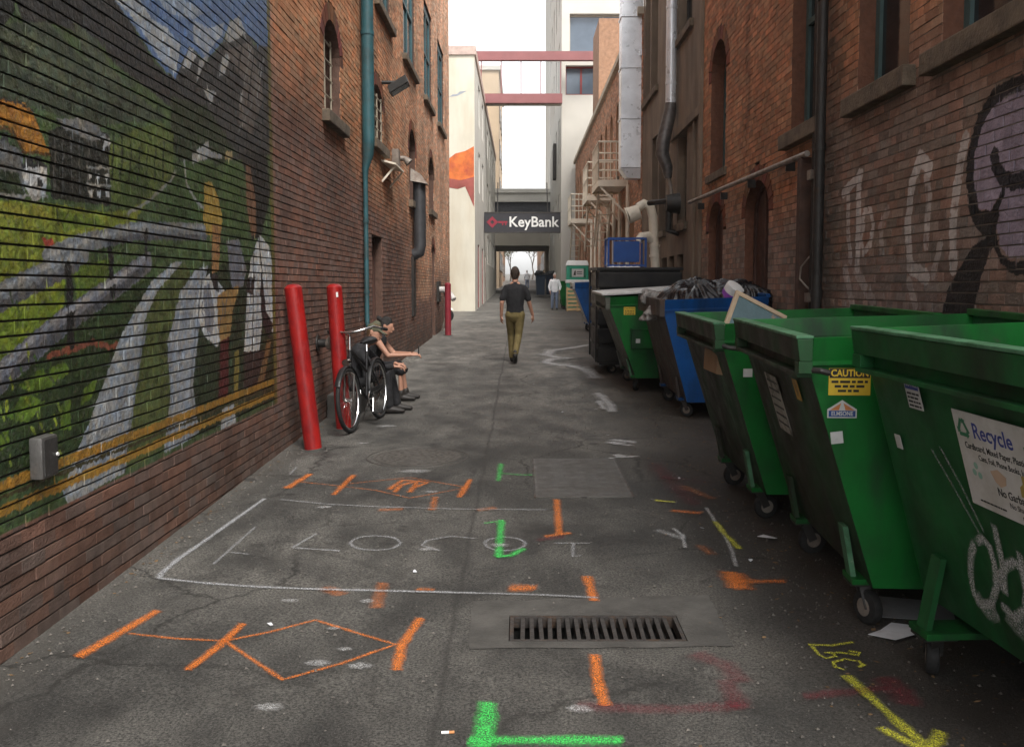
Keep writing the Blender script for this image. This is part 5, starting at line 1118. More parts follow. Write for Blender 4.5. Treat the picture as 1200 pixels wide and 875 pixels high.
def dumpster(label, loc, yaw, L, D, H, xb, zb, m_side, m_front, m_rim, m_in, hb=None, legs=(.3, .3), group='dumpsters along the right wall', pocket=False, lip=True, castz=.2, name='dumpster', wheels=True, cdx=0.):
    hb = hb or H + .04
    r = tag(empty(name, (loc[0], loc[1], gz(loc[1])), yaw, True), label, 'dumpster', group)
    t = .012; xr = D
    def side(y, n):
        P = [(.03, H - .12), (.03, H - .18), (xb, zb), (xr - .06, zb), (xr, hb - .12)]
        MB().extr([(x, y, z) for x, z in P], (0, t, 0)).build('side_panel', m_side, r, fix=True, bevel=.003)
        fl = -.03 if n == 0 else .03; ya = y if n == 0 else y + t
        yb = y + t if n == 0 else y
        MB().hexa([(.03, ya, H - .12), (xr, ya, hb - .12), (xr, yb, hb - .12), (.03, yb, H - .12), (.03, ya + fl, H - .005), (xr, ya + fl, hb - .005), (xr, yb + fl, hb - .005), (.03, yb + fl, H - .005)]).build('side_rim', m_side, r, fix=True, bevel=.003)
        MB().bar((.03, y + t / 2 + fl * .4, H - .125), (xr, y + t / 2 + fl * .4, hb - .125), .03, .018).build('rim_angle', m_side, r)
    side(0, 0); side(L - t, 1)
    MB().hexa([(.03, t, H - .18), (.03 + t, t, H - .18), (.03 + t, L - t, H - .18), (.03, L - t, H - .18), (.03, t, H - .02), (.03 + t, t, H - .02), (.03 + t, L - t, H - .02), (.03, L - t, H - .02)]).build('recess_panel', m_front, r)
    k = 14; fp = MB()                                   # slightly dented front sheet
    for i in range(k + 1):
        for j in range(9):
            y = t + (L - 2 * t) * i / k; s_ = j / 8; e = math.sin(math.pi * i / k) * math.sin(math.pi * s_)
            fp.v.append((.03 + (xb - .03) * s_ + e * (.012 * math.sin(i * 1.3 + L * 9) + .010 * math.sin(j * 1.7 + i)), y, H - .18 + (zb - H + .18) * s_))
    for i in range(k):
        for j in range(8): a = i * 9 + j; fp.f.append((a, a + 1, a + 10, a + 9))
    fo = fp.build('front_panel', m_front, r, smooth=True)
    MB().hexa([(xr - .06, t, zb), (xr - .06 + t, t, zb), (xr - .06 + t, L - t, zb), (xr - .06, L - t, zb), (xr - t, t, hb), (xr, t, hb), (xr, L - t, hb), (xr - t, L - t, hb)]).build('back_panel', m_in, r)
    MB().box(xb, xr - .07, t, L - t, zb, zb + t).build('floor_panel', m_in, r)
    MB().bar((xr - .01, -.03, hb + .004), (xr - .01, L + .03, hb + .004), .05, .04).build('back_rim', m_side, r, bevel=.004)
    if lip:
        MB().hexa([(-.03, -.03, H - .115), (.028, -.03, H - .115), (.028, L + .03, H - .115), (-.03, L + .03, H - .115), (-.045, -.03, H - .012), (.028, -.03, H - .012), (.028, L + .03, H - .012), (-.045, L + .03, H - .012)]).build('front_lip', m_front, r, bevel=.004)
        MB().box(-.05, .03, -.032, L + .032, H - .011, H + .004).build('lip_edge', m_rim, r, bevel=.004)
        MB().box(-.035, .029, .0, L, H - .192, H - .172).build('lip_ledge', m_front, r, bevel=.003)
        for ya in (-.03, L - .05): MB().box(-.034, .029, ya, ya + .08, H - .171, H - .116).build('lip_end', m_front, r, bevel=.003)
    xa = lambda z: .03 + (xb - .03) * (H - .18 - z) / (H - .18 - zb)
    if wheels:
        for n, y in ((0, legs[0]), (1, L - legs[1])):
            zt = zb + .26
            MB().hexa([(xb - .06 + cdx, y - .03, castz), (xb - .035 + cdx, y - .03, castz), (xb - .035 + cdx, y + .05, castz), (xb - .06 + cdx, y + .05, castz), (xa(zt) - .03, y - .03, zt), (xa(zt) - .004, y - .03, zt), (xa(zt) - .004, y + .05, zt), (xa(zt) - .03, y + .05, zt)]).build('leg', m_front if n else m_rim, r, fix=True)
            MB().box(xb - .07 + cdx, xb + .13, y - .07, y + .09, castz, castz + .028).build('foot_plate', m_side, r, bevel=.004)
            caster(r, xb + cdx, y + .01, .085, random.choice((-1.2, -.5, .2, 1.1)), castz); caster(r, D - .25, y, .085, random.uniform(-1, 1), castz)
            MB().box(D - .34, D - .16, y - .07, y + .07, castz, zb).build('rear_bracket', m_side, r)
    if pocket:
        MB().box(.32, .75, -.09, -.002, H - .72, H - .46).build('fork_pocket', m_side, r, bevel=.006)
        MB().box(.31, .76, -.1, -.001, H - .457, H - .45).build('pocket_cap', m_side, r)
    fr = frame_mat((.03, L, H - .18), (0, -1, 0), (.03 - xb, 0, H - .18 - zb))      # panel frame: u towards the near end, v up the slope
    fs = frame_mat((.03, 0, 0), (1, 0, 0), (0, 0, 1))                               # near side: u = x - .03, v = z
    return r, fr, fs
def spray_on(parent, fm, pts, wd, cn, st, lift=.004, name='spray_mark'):
    P = [Vector(p) for p in pts]; Q = []
    for a, b in zip(P[:-1], P[1:]):
        k = max(1, int((b - a).length / .02))
        for i in range(k): Q.append(a.lerp(b, i / k))
    Q.append(P[-1]); vs, fs, ed = [], [], []
    for i, q in enumerate(Q):
        d = (Q[min(i + 1, len(Q) - 1)] - Q[max(i - 1, 0)]).normalized(); n_ = Vector((-d.y, d.x))
        for s_, e in ((-1, 0.), (-.4, .9), (.4, .9), (1, 0.)): p = q + n_ * wd * s_; vs.append((p.x, p.y, lift)); ed.append(e if 0 < i < len(Q) - 1 else 0)
    for i in range(len(Q) - 1):
        for j in range(3): a = i * 4 + j; fs.append((a, a + 4, a + 5, a + 1))
    me = bpy.data.meshes.new(name); me.from_pydata(vs, [], fs); me.update(); me.transform(fm)
    at = me.attributes.new('Edge', 'FLOAT', 'POINT'); at.data.foreach_set('value', ed)
    return link_mesh(name, me, spray_mat(cn, st), parent)
# nearest green dumpster ------------------------------------------------
d1, f1, s1 = dumpster('nearest green dumpster with Recycle notice and white spray tag', (1.60, 2.50), R(4), 1.6, 1.22, 1.455, .32, .26, m_green, mat('dull_green_paint', (.010, .095, .026), .5, var=.3, scale=3.5, bump=.18, bscale=5, dirt=(.014, .028, .014), dscale=2.2, dstretch=(1, 1, .35), drange=(.42, .68), scratch=(.04, .06, .04), spec=.25), m_greenl, m_greenin, legs=(.3, .29), cdx=-.10, castz=.19)
def T(s, size, m, parent, fm, u, v, lift=.0055, xs=1., bold=0.): return text_part(s, size, m, parent, fm @ Matrix.Translation((u, v, lift)), 'lettering', .0003, bold=bold, xs=xs)
LF = .016
SU, SV = .945, -.255; SW, SH = .53, .365
sn = plate(d1, 'recycle_notice', f1, SU, SV, SW, SH, mat('notice_board', (.56, .55, .53), .5, var=.08, scale=8, bump=0, dirt=(.42, .4, .36), dscale=6), .003, lift=LF)
sn['label'] = 'white Recycle notice with recycling symbols'
sl = LF + .0035
T('Recycle', .082, m_ink2, sn, f1, SU - .03, SV + .115, sl, .95, .0012); T('Cardboard, Mixed Paper, Plastic, Glass,', .034, m_ink, sn, f1, SU, SV + .052, sl, .82, .0004); T('Cans, Foil, Phone Books, Junk', .03, m_ink, sn, f1, SU, SV + .016, sl, .82, .0003)
T('No Garbage!', .042, m_ink, sn, f1, SU + .03, SV - .092, sl, .9, .0006); T('No Sharps!', .03, m_ink, sn, f1, SU + .05, SV - .128, sl, .9); words(sn, f1, SU - .12, SV - .155, .16, .006, m_ink, sl, 3); words(sn, f1, SU + .12, SV - .157, .13, .012, m_ink, sl, 4)
def recyc(fm, parent, u, v, s_, m):
    mb = MB()
    for k in range(3):
        a = R(90 + 120 * k); a2 = R(90 + 120 * (k + 1))
        p, q = Vector((math.cos(a), math.sin(a), 0)) * s_, Vector((math.cos(a2), math.sin(a2), 0)) * s_
        A_, B_ = p.lerp(q, .12), p.lerp(q, .72); d = (q - p).normalized(); n_ = Vector((-d.y, d.x, 0)); wq = s_ * .17
        mb.add([A_ + n_ * wq, A_ - n_ * wq, B_ - n_ * wq, B_ + n_ * wq], [(0, 1, 2, 3)]); mb.add([B_ + n_ * wq * 2, B_ - n_ * wq * 2, B_ + d * s_ * .4], [(0, 1, 2)])
    me = mb.mesh('recycling_symbol'); me.transform(fm @ Matrix.Translation((u, v, sl + .0004))); link_mesh('recycling_symbol', me, m, parent)
recyc(f1, sn, SU - .21, SV + .115, .045, m_ink3); recyc(f1, sn, SU + .19, SV + .112, .045, m_ink3)
def blobp(fm, parent, u, v, pts, m, name='printed_picture'):
    me = MB().add([(x, y, 0) for x, y in pts], [tuple(range(len(pts)))]).mesh(name); me.transform(fm @ Matrix.Translation((u, v, sl + .0006))); link_mesh(name, me, m, parent)
for du, dv in ((0, .02), (-.018, -.008), (.016, -.014)): blobp(f1, sn, SU - .18 + du, SV - .04 + dv, [(.014 * math.cos(a * .785), .014 * math.sin(a * .785)) for a in range(8)], flat('pale_green_ink', (.25, .42, .34), .6))
blobp(f1, sn, SU - .04, SV - .04, [(-.05, .02), (0, .035), (.045, .015), (.035, -.015), (0, -.03), (-.03, -.015)], flat('tan_ink', (.5, .36, .26), .6))
blobp(f1, sn, SU + .11, SV - .04, [(-.035, -.035), (.035, -.035), (.03, 0), (.012, .015), (.012, .045), (-.012, .045), (-.012, .015), (-.032, 0)], flat('ochre_ink', (.36, .28, .07), .6))
blobp(f1, sn, SU + .215, SV - .04, [(-.025, -.04), (.025, -.04), (.025, .04), (-.025, .04)], m_ink3)
nt_ = plate(d1, 'notice_sticker', f1, .40, -.055, .115, .13, m_stk, .002, lift=LF); plate(None, 'header_band', f1, .40, -.016, .105, .045, m_ink2, .0008, nt_, LF + .0022); T('NOTICE', .032, m_stk, nt_, f1, .40, -.016, LF + .0034, .85)
for i in range(4): words(nt_, f1, .40, -.056 - .017 * i, .095, .008, m_ink, LF + .0024, 20 + i)
plate(d1, 'white_sticker', f1, .16, -.30, .05, .062, m_stk, .002, lift=LF)
OB = [[(0.62, -0.611), (0.685, -0.579), (0.721, -0.603), (0.727, -0.672), (0.703, -0.764), (0.633, -0.858), (0.547, -0.895), (0.511, -0.865), (0.52, -0.783), (0.558, -0.689), (0.62, -0.611)], [(0.789, -0.485), (0.788, -0.57), (0.782, -0.671), (0.751, -0.782)], [(0.751, -0.782), (0.743, -0.717), (0.8, -0.652), (0.867, -0.612), (0.905, -0.62), (0.913, -0.694), (0.873, -0.792), (0.787, -0.856), (0.74, -0.84), (0.698, -0.834)], [(0.921, -0.548), (0.911, -0.631), (0.905, -0.728)]]
for i, q in enumerate(OB): spray_on(d1, f1, q, .026, 'white', 1., LF + .001 + i * .0003)
for q in ([(.52, -.86), (.6, -.90), (.68, -.87)], [(.72, -.85), (.80, -.89), (.9, -.83)]): spray_on(d1, f1, q, .06, 'white', .55, LF + .004)
for q in ([(0.432, -0.268), (0.539, -0.395), (0.675, -0.575)], [(0.509, -0.244), (0.607, -0.381), (0.71, -0.559)]): spray_on(d1, f1, q, .011, 'chalk', .5, LF, 'scratch')
# second green dumpster -------------------------------------------------
d2, f2, s2 = dumpster('grimy green dumpster with yellow CAUTION sticker on its end', (1.31, 4.33), R(-2.6), 1.55, 1.42, 1.40, .345, .215, m_green, m_greend, m_greenl, m_greenin, legs=(.16, .3))
sy = frame_mat((0, 0, 0), (1, 0, 0), (0, 0, 1))
cs = plate(d2, 'caution_sticker', sy, .205, 1.19, .19, .125, m_yel, .002, lift=.001); plate(None, 'header_band', sy, .205, 1.229, .184, .043, m_ink, .0008, cs, .0032); T('CAUTION', .044, m_yel, cs, sy, .205, 1.229, .0042, .86, .0012)
for i in range(3): words(cs, sy, .205, 1.19 - .021 * i, .165 - .03 * i, .011, m_ink, .0033, 40 + i)
es = MB().extr([(.108, 1.022, .001), (.242, 1.022, .001), (.242, 1.062, .001), (.175, 1.105, .001), (.108, 1.062, .001)], (0, 0, .002)); me = es.mesh('brand_sticker'); me.transform(sy); el = link_mesh('brand_sticker', me, m_stk, d2)
for P_, m_ in (([(.114, 1.027), (.236, 1.027), (.236, 1.056), (.114, 1.056)], flat('navy_ink', (.02, .06, .22), .6)), ([(.118, 1.058), (.16, 1.058), (.17, 1.092)], m_org), ([(.232, 1.058), (.19, 1.058), (.18, 1.092)], m_org)):
    me = MB().add([(x, y, .0036) for x, y in P_], [tuple(range(len(P_)))]).mesh('printed_shape'); me.transform(sy); link_mesh('printed_shape', me, m_, el)
T('ELMSONE', .027, m_stk, el, sy, .175, 1.0415, .0043, .85, .0006)
plate(d2, 'white_sticker', sy @ Matrix.Translation((.155, .93, 0)) @ Matrix.Rotation(.12, 4, 'Z'), 0, 0, .056, .056, m_stk, .002, lift=.001)
plate(d2, 'worn_poster', f2, .62, -.27, .30, .34, m_poster, .002, lift=.014); 
for i in range(6): words(d2, f2, .62, -.14 - .05 * i, .24, .012, m_ink, .0165, 60 + i)
plate(d2, 'orange_sticker', f2, 1.22, -.11, .10, .11, m_stko, .002, lift=.014)
spray_on(d2, sy, [(.42, 1.24), (.43, 1.18), (.46, 1.14), (.44, 1.20), (.455, 1.12)], .008, 'chalk', .9, .002, 'blue_tape').data.materials[0] = flat('blue_tape', (.02, .16, .38), .5)
MB().tube([(.03, -.02, 1.245), (.06, -.05, 1.245), (.10, -.05, 1.235)], .014, 8).build('hinge_pin', m_dkmet, d2, smooth=True)
# third green dumpster --------------------------------------------------
d3, f3, s3 = dumpster('green dumpster holding a framed board, beside the blue dumpster', (1.305, 6.17), R(-.5), 1.55, 1.42, 1.36, .335, .215, m_green, m_greend, m_greenl, m_greenin, legs=(.2, .35))
plate(d3, 'white_sticker', sy, .19, 1.03, .06, .055, m_stk, .002, lift=.001); plate(d3, 'yellow_tag', sy, .215, 1.17, .035, .085, m_stko, .002, lift=.001)
MB().tube([(.02, -.02, 1.21), (.05, -.05, 1.20), (.12, -.05, 1.19)], .016, 8).build('hinge_pin', m_dkmet, d3, smooth=True)
# blue dumpster ---------------------------------------------------------
d4, f4, s4 = dumpster('blue dumpster heaped with black garbage bags', (1.60, 10.65), R(0), 1.9, 1.2, 1.375, .30, .2, m_blue, m_blued, m_blued, m_blue, legs=(.25, .3), lip=False)
MB().box(-.03, .028, -.03, 1.93, 1.18, 1.375).build('front_lip', m_blued, d4, bevel=.006)
# green dumpster with pale lid -----------------------------------------
d5, f5, s5 = dumpster('green dumpster with pale closed lid, in front of the black dumpster', (1.215, 13.08), R(0), 1.7, 1.3, 1.34, .40, .2, m_green, mat('faded_green_front', (.10, .11, .09), .6, var=.3, scale=4, dirt=(.05, .05, .035), dscale=3, scratch=(.25, .24, .21)), m_greenl, m_greenin, pocket=True, legs=(.12, .3))
MB().hexa([(-.09, -.06, 1.35), (1.32, -.06, 1.43), (1.32, 1.76, 1.43), (-.09, 1.76, 1.35), (-.09, -.06, 1.385), (1.32, -.06, 1.47), (1.32, 1.76, 1.47), (-.09, 1.76, 1.385)]).build('lid', m_lid, d5, bevel=.01)
cs = plate(d5, 'caution_sticker', sy, .30, 1.14, .16, .11, m_yel, .002, lift=.001); T('CAUTION', .036, m_ink, cs, sy, .30, 1.17, .0034, .86)
for i in range(3): words(cs, sy, .30, 1.14 - .022 * i, .13, .01, m_ink, .0033, 80 + i)
MB().box(.38, .44, -.1045, -.1005, .70, .76).build('white_sticker', m_stk, d5)
# ribbed black dumpster --------------------------------------------------
bk = tag(empty('dumpster', (1.285, 15.3, gz(15.3)), 0, True), 'tall ribbed black steel dumpster behind the pale lidded green one', 'dumpster', 'dumpsters along the right wall')
MB().box(0, 1.3, 0, 1.75, .16, .20).build('floor_panel', m_blackbin, bk)
for x0_, x1_, y0_, y1_ in ((0, 1.3, 0, .03), (0, 1.3, 1.72, 1.75), (0, .03, .03, 1.72), (1.27, 1.3, .03, 1.72)): MB().box(x0_, x1_, y0_, y1_, .2, 1.72).build('wall_panel', m_blackbin, bk)
for i in range(5):
    z_ = .20 + i * .305
    for nm, (a, b, c, d) in (('end_rib', (-.03, 1.33, -.035, -.001)), ('front_rib', (-.035, -.001, 0, 1.75))):
        MB().box(a, b, c, d, z_, z_ + .25).build(nm, m_blackbin, bk, bevel=.02)
MB().box(-.05, 1.35, -.05, 1.80, 1.70, 1.75).build('top_rim', m_blackbin, bk, bevel=.01)
MB().box(-.055, -.036, .1, .2, .2, 1.7).box(-.055, -.036, 1.5, 1.6, .2, 1.7).build('upright', m_blackbin, bk)
for x_, y_ in ((.18, .2), (1.1, .2), (.18, 1.5), (1.1, 1.5)): caster(bk, x_, y_, .08, .3, .16)
pp = MB(); 
for i in range(5): x_ = .12 + i * .1; pp.add([(x_, .02 + .05 * (i % 2), 1.752), (x_ + .13, .0, 1.754), (x_ + .12, .22, 1.772), (x_ + .01, .2, 1.756)], [(0, 1, 2, 3)])
pp.build('paper_scraps', m_paper, bk)

# ---------------------------------------------------------------- rubbish in the bins
def bag(label, loc, sx, sy_, sz, m=m_bag, seed=0, cat='garbage bag', grp='garbage bags in the blue dumpster', knot=True):
    r = random.Random(seed); bm = bmesh.new(); bmesh.ops.create_icosphere(bm, subdivisions=6, radius=1)
    k = [(Vector((r.gauss(0, 1), r.gauss(0, 1), r.gauss(0, 1))).normalized(), r.uniform(5, 13), r.uniform(0, 6)) for _ in range(22)]
    for v in bm.verts:
        n_ = v.co.normalized(); d = 0
        for a, f, p in k: d += .016 * math.sin(f * n_.dot(a) + p)
        a = math.atan2(n_.y, n_.x); pl_ = math.sin(a * 17 + 3 * n_.z + seed) * .035 + math.sin(a * 31 + 2 * n_.z) * .022
        ridge = abs(math.sin(a * 9 + n_.z * 4 + seed)) * .05
        v.co = n_ * (1 + d + pl_ * (1 - n_.z * .2) - ridge)
        v.co.z = max(v.co.z, -.6); v.co = Vector((v.co.x * sx, v.co.y * sy_, v.co.z * sz))
    me = bpy.data.meshes.new('garbage_bag'); bm.to_mesh(me); bm.free(); o = link_mesh('garbage_bag', me, m, smooth=True); o.location = loc; o.rotation_euler = (r.uniform(-.4, .4), r.uniform(-.4, .4), r.uniform(0, 6))
    return tag(o, label, cat, grp)
bag('large shiny black garbage bag heaped at the front of the blue dumpster', (2.10, 11.35, 1.48), .45, .5, .30, seed=1)
bag('black garbage bag slumped at the rear corner of the blue dumpster', (2.62, 11.2, 1.50), .36, .4, .28, seed=2)
bag('flat black garbage bag under the large shiny one in the blue dumpster', (2.3, 12.05, 1.42), .5, .5, .38, seed=3)
bag('crumpled translucent bag hanging over the front lip of the blue dumpster', (1.84, 11.4, 1.46), .2, .4, .13, m_bagw, 4)
bag('small grey white bag on the front corner of the blue dumpster', (1.74, 11.9, 1.5), .16, .25, .14, m_bagw, 5)
bk_ = tag(empty('plastic_tub', (2.46, 11.0, 1.62)), 'white plastic tub with purple label among the black bags', 'tub'); bk_.rotation_euler = (.5, .5, 0); bk_.scale = (.8, .8, .8)
MB().tube([(0, 0, -.15), (0, 0, .10), (0, 0, .14), (0, 0, .15)], [.12, .14, .135, .10], 24).build('tub', m_white_p, bk_, smooth=True)
MB().tube([(0, 0, -.07), (0, 0, .03)], [.1285, .1365], 24, cap=False).build('label_band', flat('purple_print', (.28, .08, .42), .5), bk_, smooth=True)
fb_ = tag(empty('framed_board', (1.63, 6.55, 1.44)), 'wood framed blue grey board leaning out of a green dumpster', 'framed board')
fb_.rotation_euler = (R(-14), R(26), R(10))
fw_, fh_ = .42, .33
MB().box(-fw_ / 2 + .01, fw_ / 2 - .01, -.006, .006, -fh_ / 2 + .01, fh_ / 2 - .01).build('board', mat('blue_grey_board', (.10, .16, .18), .6, dirt=(.32, .22, .17), dscale=3, drange=(.6, .62)), fb_)
for a in ((-fw_ / 2, fw_ / 2, fh_ / 2 - .03, fh_ / 2), (-fw_ / 2, fw_ / 2, -fh_ / 2, -fh_ / 2 + .03)): MB().box(a[0], a[1], -.014, .014, a[2], a[3]).build('frame_rail', mat('pale_wood', (.42, .32, .22), .7), fb_, bevel=.003)
for a in ((-fw_ / 2, -fw_ / 2 + .03), (fw_ / 2 - .03, fw_ / 2)): MB().box(a[0], a[1], -.0141, .0141, -fh_ / 2 + .03, fh_ / 2 - .03).build('frame_rail', MATS['pale_wood'], fb_, bevel=.003)
# cardboard rubble wedged under the framed board
tag(MB().hexa([(1.35, 6.45, 1.10), (1.85, 6.5, 1.02), (1.85, 6.9, 1.02), (1.35, 6.9, 1.10), (1.36, 6.46, 1.385), (1.86, 6.52, 1.36), (1.85, 6.88, 1.36), (1.36, 6.88, 1.385)]).build('cardboard_box', mat('cardboard', (.30, .19, .11), .85, var=.15)), 'brown cardboard box inside the green dumpster under the framed board', 'box')

# litter on the ground ----------------------------------------------------
def litter(name, label, pts, m, cat, h=.004, curl=.02):
    mb = MB(); n = len(pts); k = [gpt(x, y, h + curl * random.random()) for x, y in pts]
    c = Vector((0, 0, 0))
    for p in k: c += Vector(p) / n
    mb.add(k + [tuple(c - Vector((0, 0, .002)))] + [tuple(Vector(p) + Vector((0, 0, .002))) for p in k] + [tuple(c)], [(i, n, (i + 1) % n) for i in range(n)] + [(n + 1 + i, n + 1 + (i + 1) % n, 2 * n + 1) for i in range(n)] + [(i, (i + 1) % n, n + 1 + (i + 1) % n, n + 1 + i) for i in range(n)])
    return tag(mb.build(name, m), label, cat)
litter('paper_sheet', 'crumpled white paper sheet lying beside the nearest dumpster wheel', [(1.62, 4.27), (1.72, 4.20), (1.87, 4.27), (1.84, 4.36), (1.78, 4.40), (1.70, 4.33)], m_paper, 'paper')
litter('cardboard_sheet', 'flat grey cardboard sheet under the CAUTION dumpster', [(1.75, 4.50), (2.1, 4.42), (2.2, 4.7), (1.85, 4.78)], mat('grey_card', (.28, .28, .29), .85), 'cardboard')
litter('paper_scrap', 'small white scrap lying under the second dumpster', [(1.50, 5.85), (1.60, 5.80), (1.63, 5.86), (1.55, 5.89)], m_paper, 'paper')
cg = tag(empty('cigarette_butt', gpt(-.27, 3.35, .006), R(5)), 'white cigarette butt with tan filter on the asphalt', 'cigarette butt')
MB().tube([(-.022, 0, 0), (.006, 0, 0)], .0055, 8).build('paper_end', m_white_p, cg); MB().tube([(.0061, 0, 0), (.026, 0, 0)], .0055, 8).build('filter', flat('filter_tan', (.5, .22, .08), .7), cg)
scr = [(x, y) for x, y in ((-.6, 5.2), (.3, 5.6), (1.2, 6.1), (-1.4, 8.0), (.9, 9.6), (-.2, 9.2), (.5, 11.2), (-1.1, 10.6), (1.3, 7.6), (.1, 3.6), (-1.2, 4.4), (1.1, 3.7), (1.35, 5.4), (-.5, 12.4), (.2, 14))][::2]
for i, (x, y) in enumerate(scr):
    o = litter('paper_scrap', 'tiny pale litter scrap lying on the open asphalt', [(x + .013 * math.cos(a + i) * random.uniform(.6, 1.3), y + .018 * math.sin(a + i)) for a in (0, 1.5, 3, 4.4)], m_paper, 'litter', .003, .012); o['group'] = 'tiny scraps on the asphalt'
# ================================================================ things on and along the left wall
def bollard(label, x, y, lean, h, m=m_red, name='bollard'):
    r = tag(empty(name, gpt(x, y)), label, 'bollard', 'red steel bollards along the left wall')
    r.rotation_euler = (lean[1], lean[0], 0)
    MB().tube([(0, 0, -.06), (0, 0, h - .012), (0, 0, h)], [.082, .082, .070], 28).build('post', m, r, smooth=True)
    MB().tube([(0, 0, h + .001), (0, 0, h + .014), (0, 0, h + .022)], [.068, .055, .01], 20).build('cap', m, r, smooth=True)
    MB().tube([(0, 0, -.03), (0, 0, .012)], .12, 20).build('collar', m_conc, r, smooth=True)
    return r
bollard('nearest red bollard leaning against the mural wall', -1.975, 8.86, (-.108, 0), 1.56)
b2 = bollard('second red bollard standing just behind the bicycle wheel', -1.90, 10.02, (-.055, 0), 1.54)
MB().box(.03, .05, -.078, -.066, 1.42, 1.47).build('tag', m_white_p, b2)
bollard('far dark red bollard at the corner of the brick building', -1.905, 24.65, (0, 0), 1.36, mat('dull_red_paint', (.22, .018, .03), .5))
ub = tag(empty('utility_box', (XL, 4.30, .80)), 'small grey metal utility box mounted low on the mural wall', 'utility box')
MB().box(.012, .075, -.075, .075, .02, .215).build('box', mat('grey_box_metal', (.13, .125, .12), .4, metal=.5, var=.15, scale=15), ub, bevel=.014, smooth=True)
MB().box(.0751, .079, -.062, .062, .033, .202).build('cover', mat('grey_box_cover', (.07, .068, .066), .45, metal=.5, var=.2, scale=15), ub, bevel=.003)
MB().tube([(.079, .052, .12), (.086, .052, .12)], .009, 10).build('knob', m_white_p, ub, smooth=True)
ds = tag(empty('downspout', (XL, 13.4, 1.3)), 'teal painted downspout running down the left brick wall', 'downspout')
MB().tube([(XL + .11, 13.4, 11.3), (XL + .11, 13.4, 3.75)], .088, 18).build('upper_pipe', m_teal, ds, world=True, smooth=True)
MB().tube([(XL + .11, 13.4, 3.76), (XL + .10, 13.4, 3.55), (XL + .06, 13.4, 3.35), (XL + .06, 13.4, 3.2)], [.09, .08, .045, .035], 18).build('funnel', m_teal, ds, world=True, smooth=True)
MB().tube([(XL + .06, 13.4, 3.21), (XL + .06, 13.4, 1.2), (XL + .12, 13.35, .98)], .034, 14).build('lower_pipe', m_teal, ds, world=True, smooth=True)
for z_ in (10, 7.5, 5.2): MB().tube([(XL + .11, 13.4, z_), (XL + .11, 13.4, z_ + .06)], .096, 18).build('bracket', m_teal, ds, world=True)
for z_ in (2.6, 1.6): MB().tube([(XL + .06, 13.4, z_), (XL + .06, 13.4, z_ + .05)], .042, 14).build('bracket', m_teal, ds, world=True)
gd = tag(empty('vent_duct', (XL, 19.6, 2.4)), 'dark grey vent duct with hooded top on the left wall', 'duct')
MB().tube([(XL + .16, 19.6, 3.9), (XL + .16, 19.6, 2.55), (XL + .14, 19.6, 2.42), (XL + .02, 19.6, 2.36)], [.13, .13, .13, .12], 18).build('pipe', mat('dark_grey_metal', (.07, .072, .078), .45, metal=.4), gd, world=True, smooth=True)
MB().hexa([(XL, 19.38, 3.86), (XL + .34, 19.38, 3.80), (XL + .34, 19.82, 3.80), (XL, 19.82, 3.86), (XL, 19.42, 4.12), (XL + .2, 19.42, 4.0), (XL + .2, 19.78, 4.0), (XL, 19.78, 4.12)]).build('hood', m_pipe, gd, world=True, fix=True)
MB().box(XL, XL + .05, 19.4, 19.8, 1.1, 2.33).build('stain_board', m_dkmet, gd, world=True)
fl = tag(empty('flood_lamp', (XL, 15.5, 4.95)), 'grey floodlight with square hood above the barred window', 'lamp')
MB().tube([(XL, 15.5, 5.0), (XL + .22, 15.5, 5.0)], .03, 8).build('arm', m_dkmet, fl, world=True)
MB().hexa([(XL + .14, 15.35, 4.80), (XL + .44, 15.35, 4.98), (XL + .44, 15.7, 4.98), (XL + .14, 15.7, 4.80), (XL + .11, 15.35, 4.92), (XL + .40, 15.35, 5.10), (XL + .40, 15.7, 5.10), (XL + .11, 15.7, 4.92)]).build('head', m_dkmet, fl, world=True, fix=True, bevel=.01)
MB().hexa([(XL + .17, 15.38, 4.812), (XL + .42, 15.38, 4.962), (XL + .42, 15.67, 4.962), (XL + .17, 15.67, 4.812), (XL + .17, 15.38, 4.818), (XL + .42, 15.38, 4.968), (XL + .42, 15.67, 4.968), (XL + .17, 15.67, 4.818)]).build('lens', m_glass, fl, world=True, fix=True)
wb_ = tag(empty('wall_shelf_unit', (XL, 16.4, 3.9)), 'white metal bracket shelf with cowl under the barred window', 'bracket')
MB().hexa([(XL, 15.3, 3.72), (XL + .24, 15.3, 3.66), (XL + .24, 16.4, 3.66), (XL, 16.4, 3.72), (XL, 15.3, 3.75), (XL + .24, 15.3, 3.69), (XL + .24, 16.4, 3.69), (XL, 16.4, 3.75)]).build('shelf', m_creamm, wb_, world=True, fix=True)
MB().tube([(XL, 17.1, 4.0), (XL + .16, 17.1, 4.0), (XL + .25, 17.1, 3.92)], [.05, .05, .08], 14).build('cowl', m_pipe, wb_, world=True, smooth=True)
MB().box(XL + .001, XL + .12, 16.6, 16.85, 3.8, 4.1).build('junction_box', m_pipe, wb_, world=True)
for y_ in (15.4, 16.3): MB().bar((XL, y_, 3.4), (XL + .22, y_, 3.655), .03, .03).build('brace', m_creamm, wb_, world=True)
sp = tag(empty('standpipe', (XL, 10.35, 1.05)), 'short rusty standpipe with capped outlet between the red bollards', 'standpipe')
MB().tube([(XL - .02, 10.35, 1.08), (XL + .16, 10.35, 1.08)], .045, 12).build('pipe', m_dkmet, sp, world=True, smooth=True)
MB().tube([(XL + .14, 10.35, 1.08), (XL + .24, 10.30, 1.07)], [.075, .07], 14).build('cap', m_pipe, sp, world=True, smooth=True)
MB().tube([(XL + .005, 10.35, 1.08), (XL + .02, 10.35, 1.08)], .09, 16).build('flange', m_dkmet, sp, world=True)
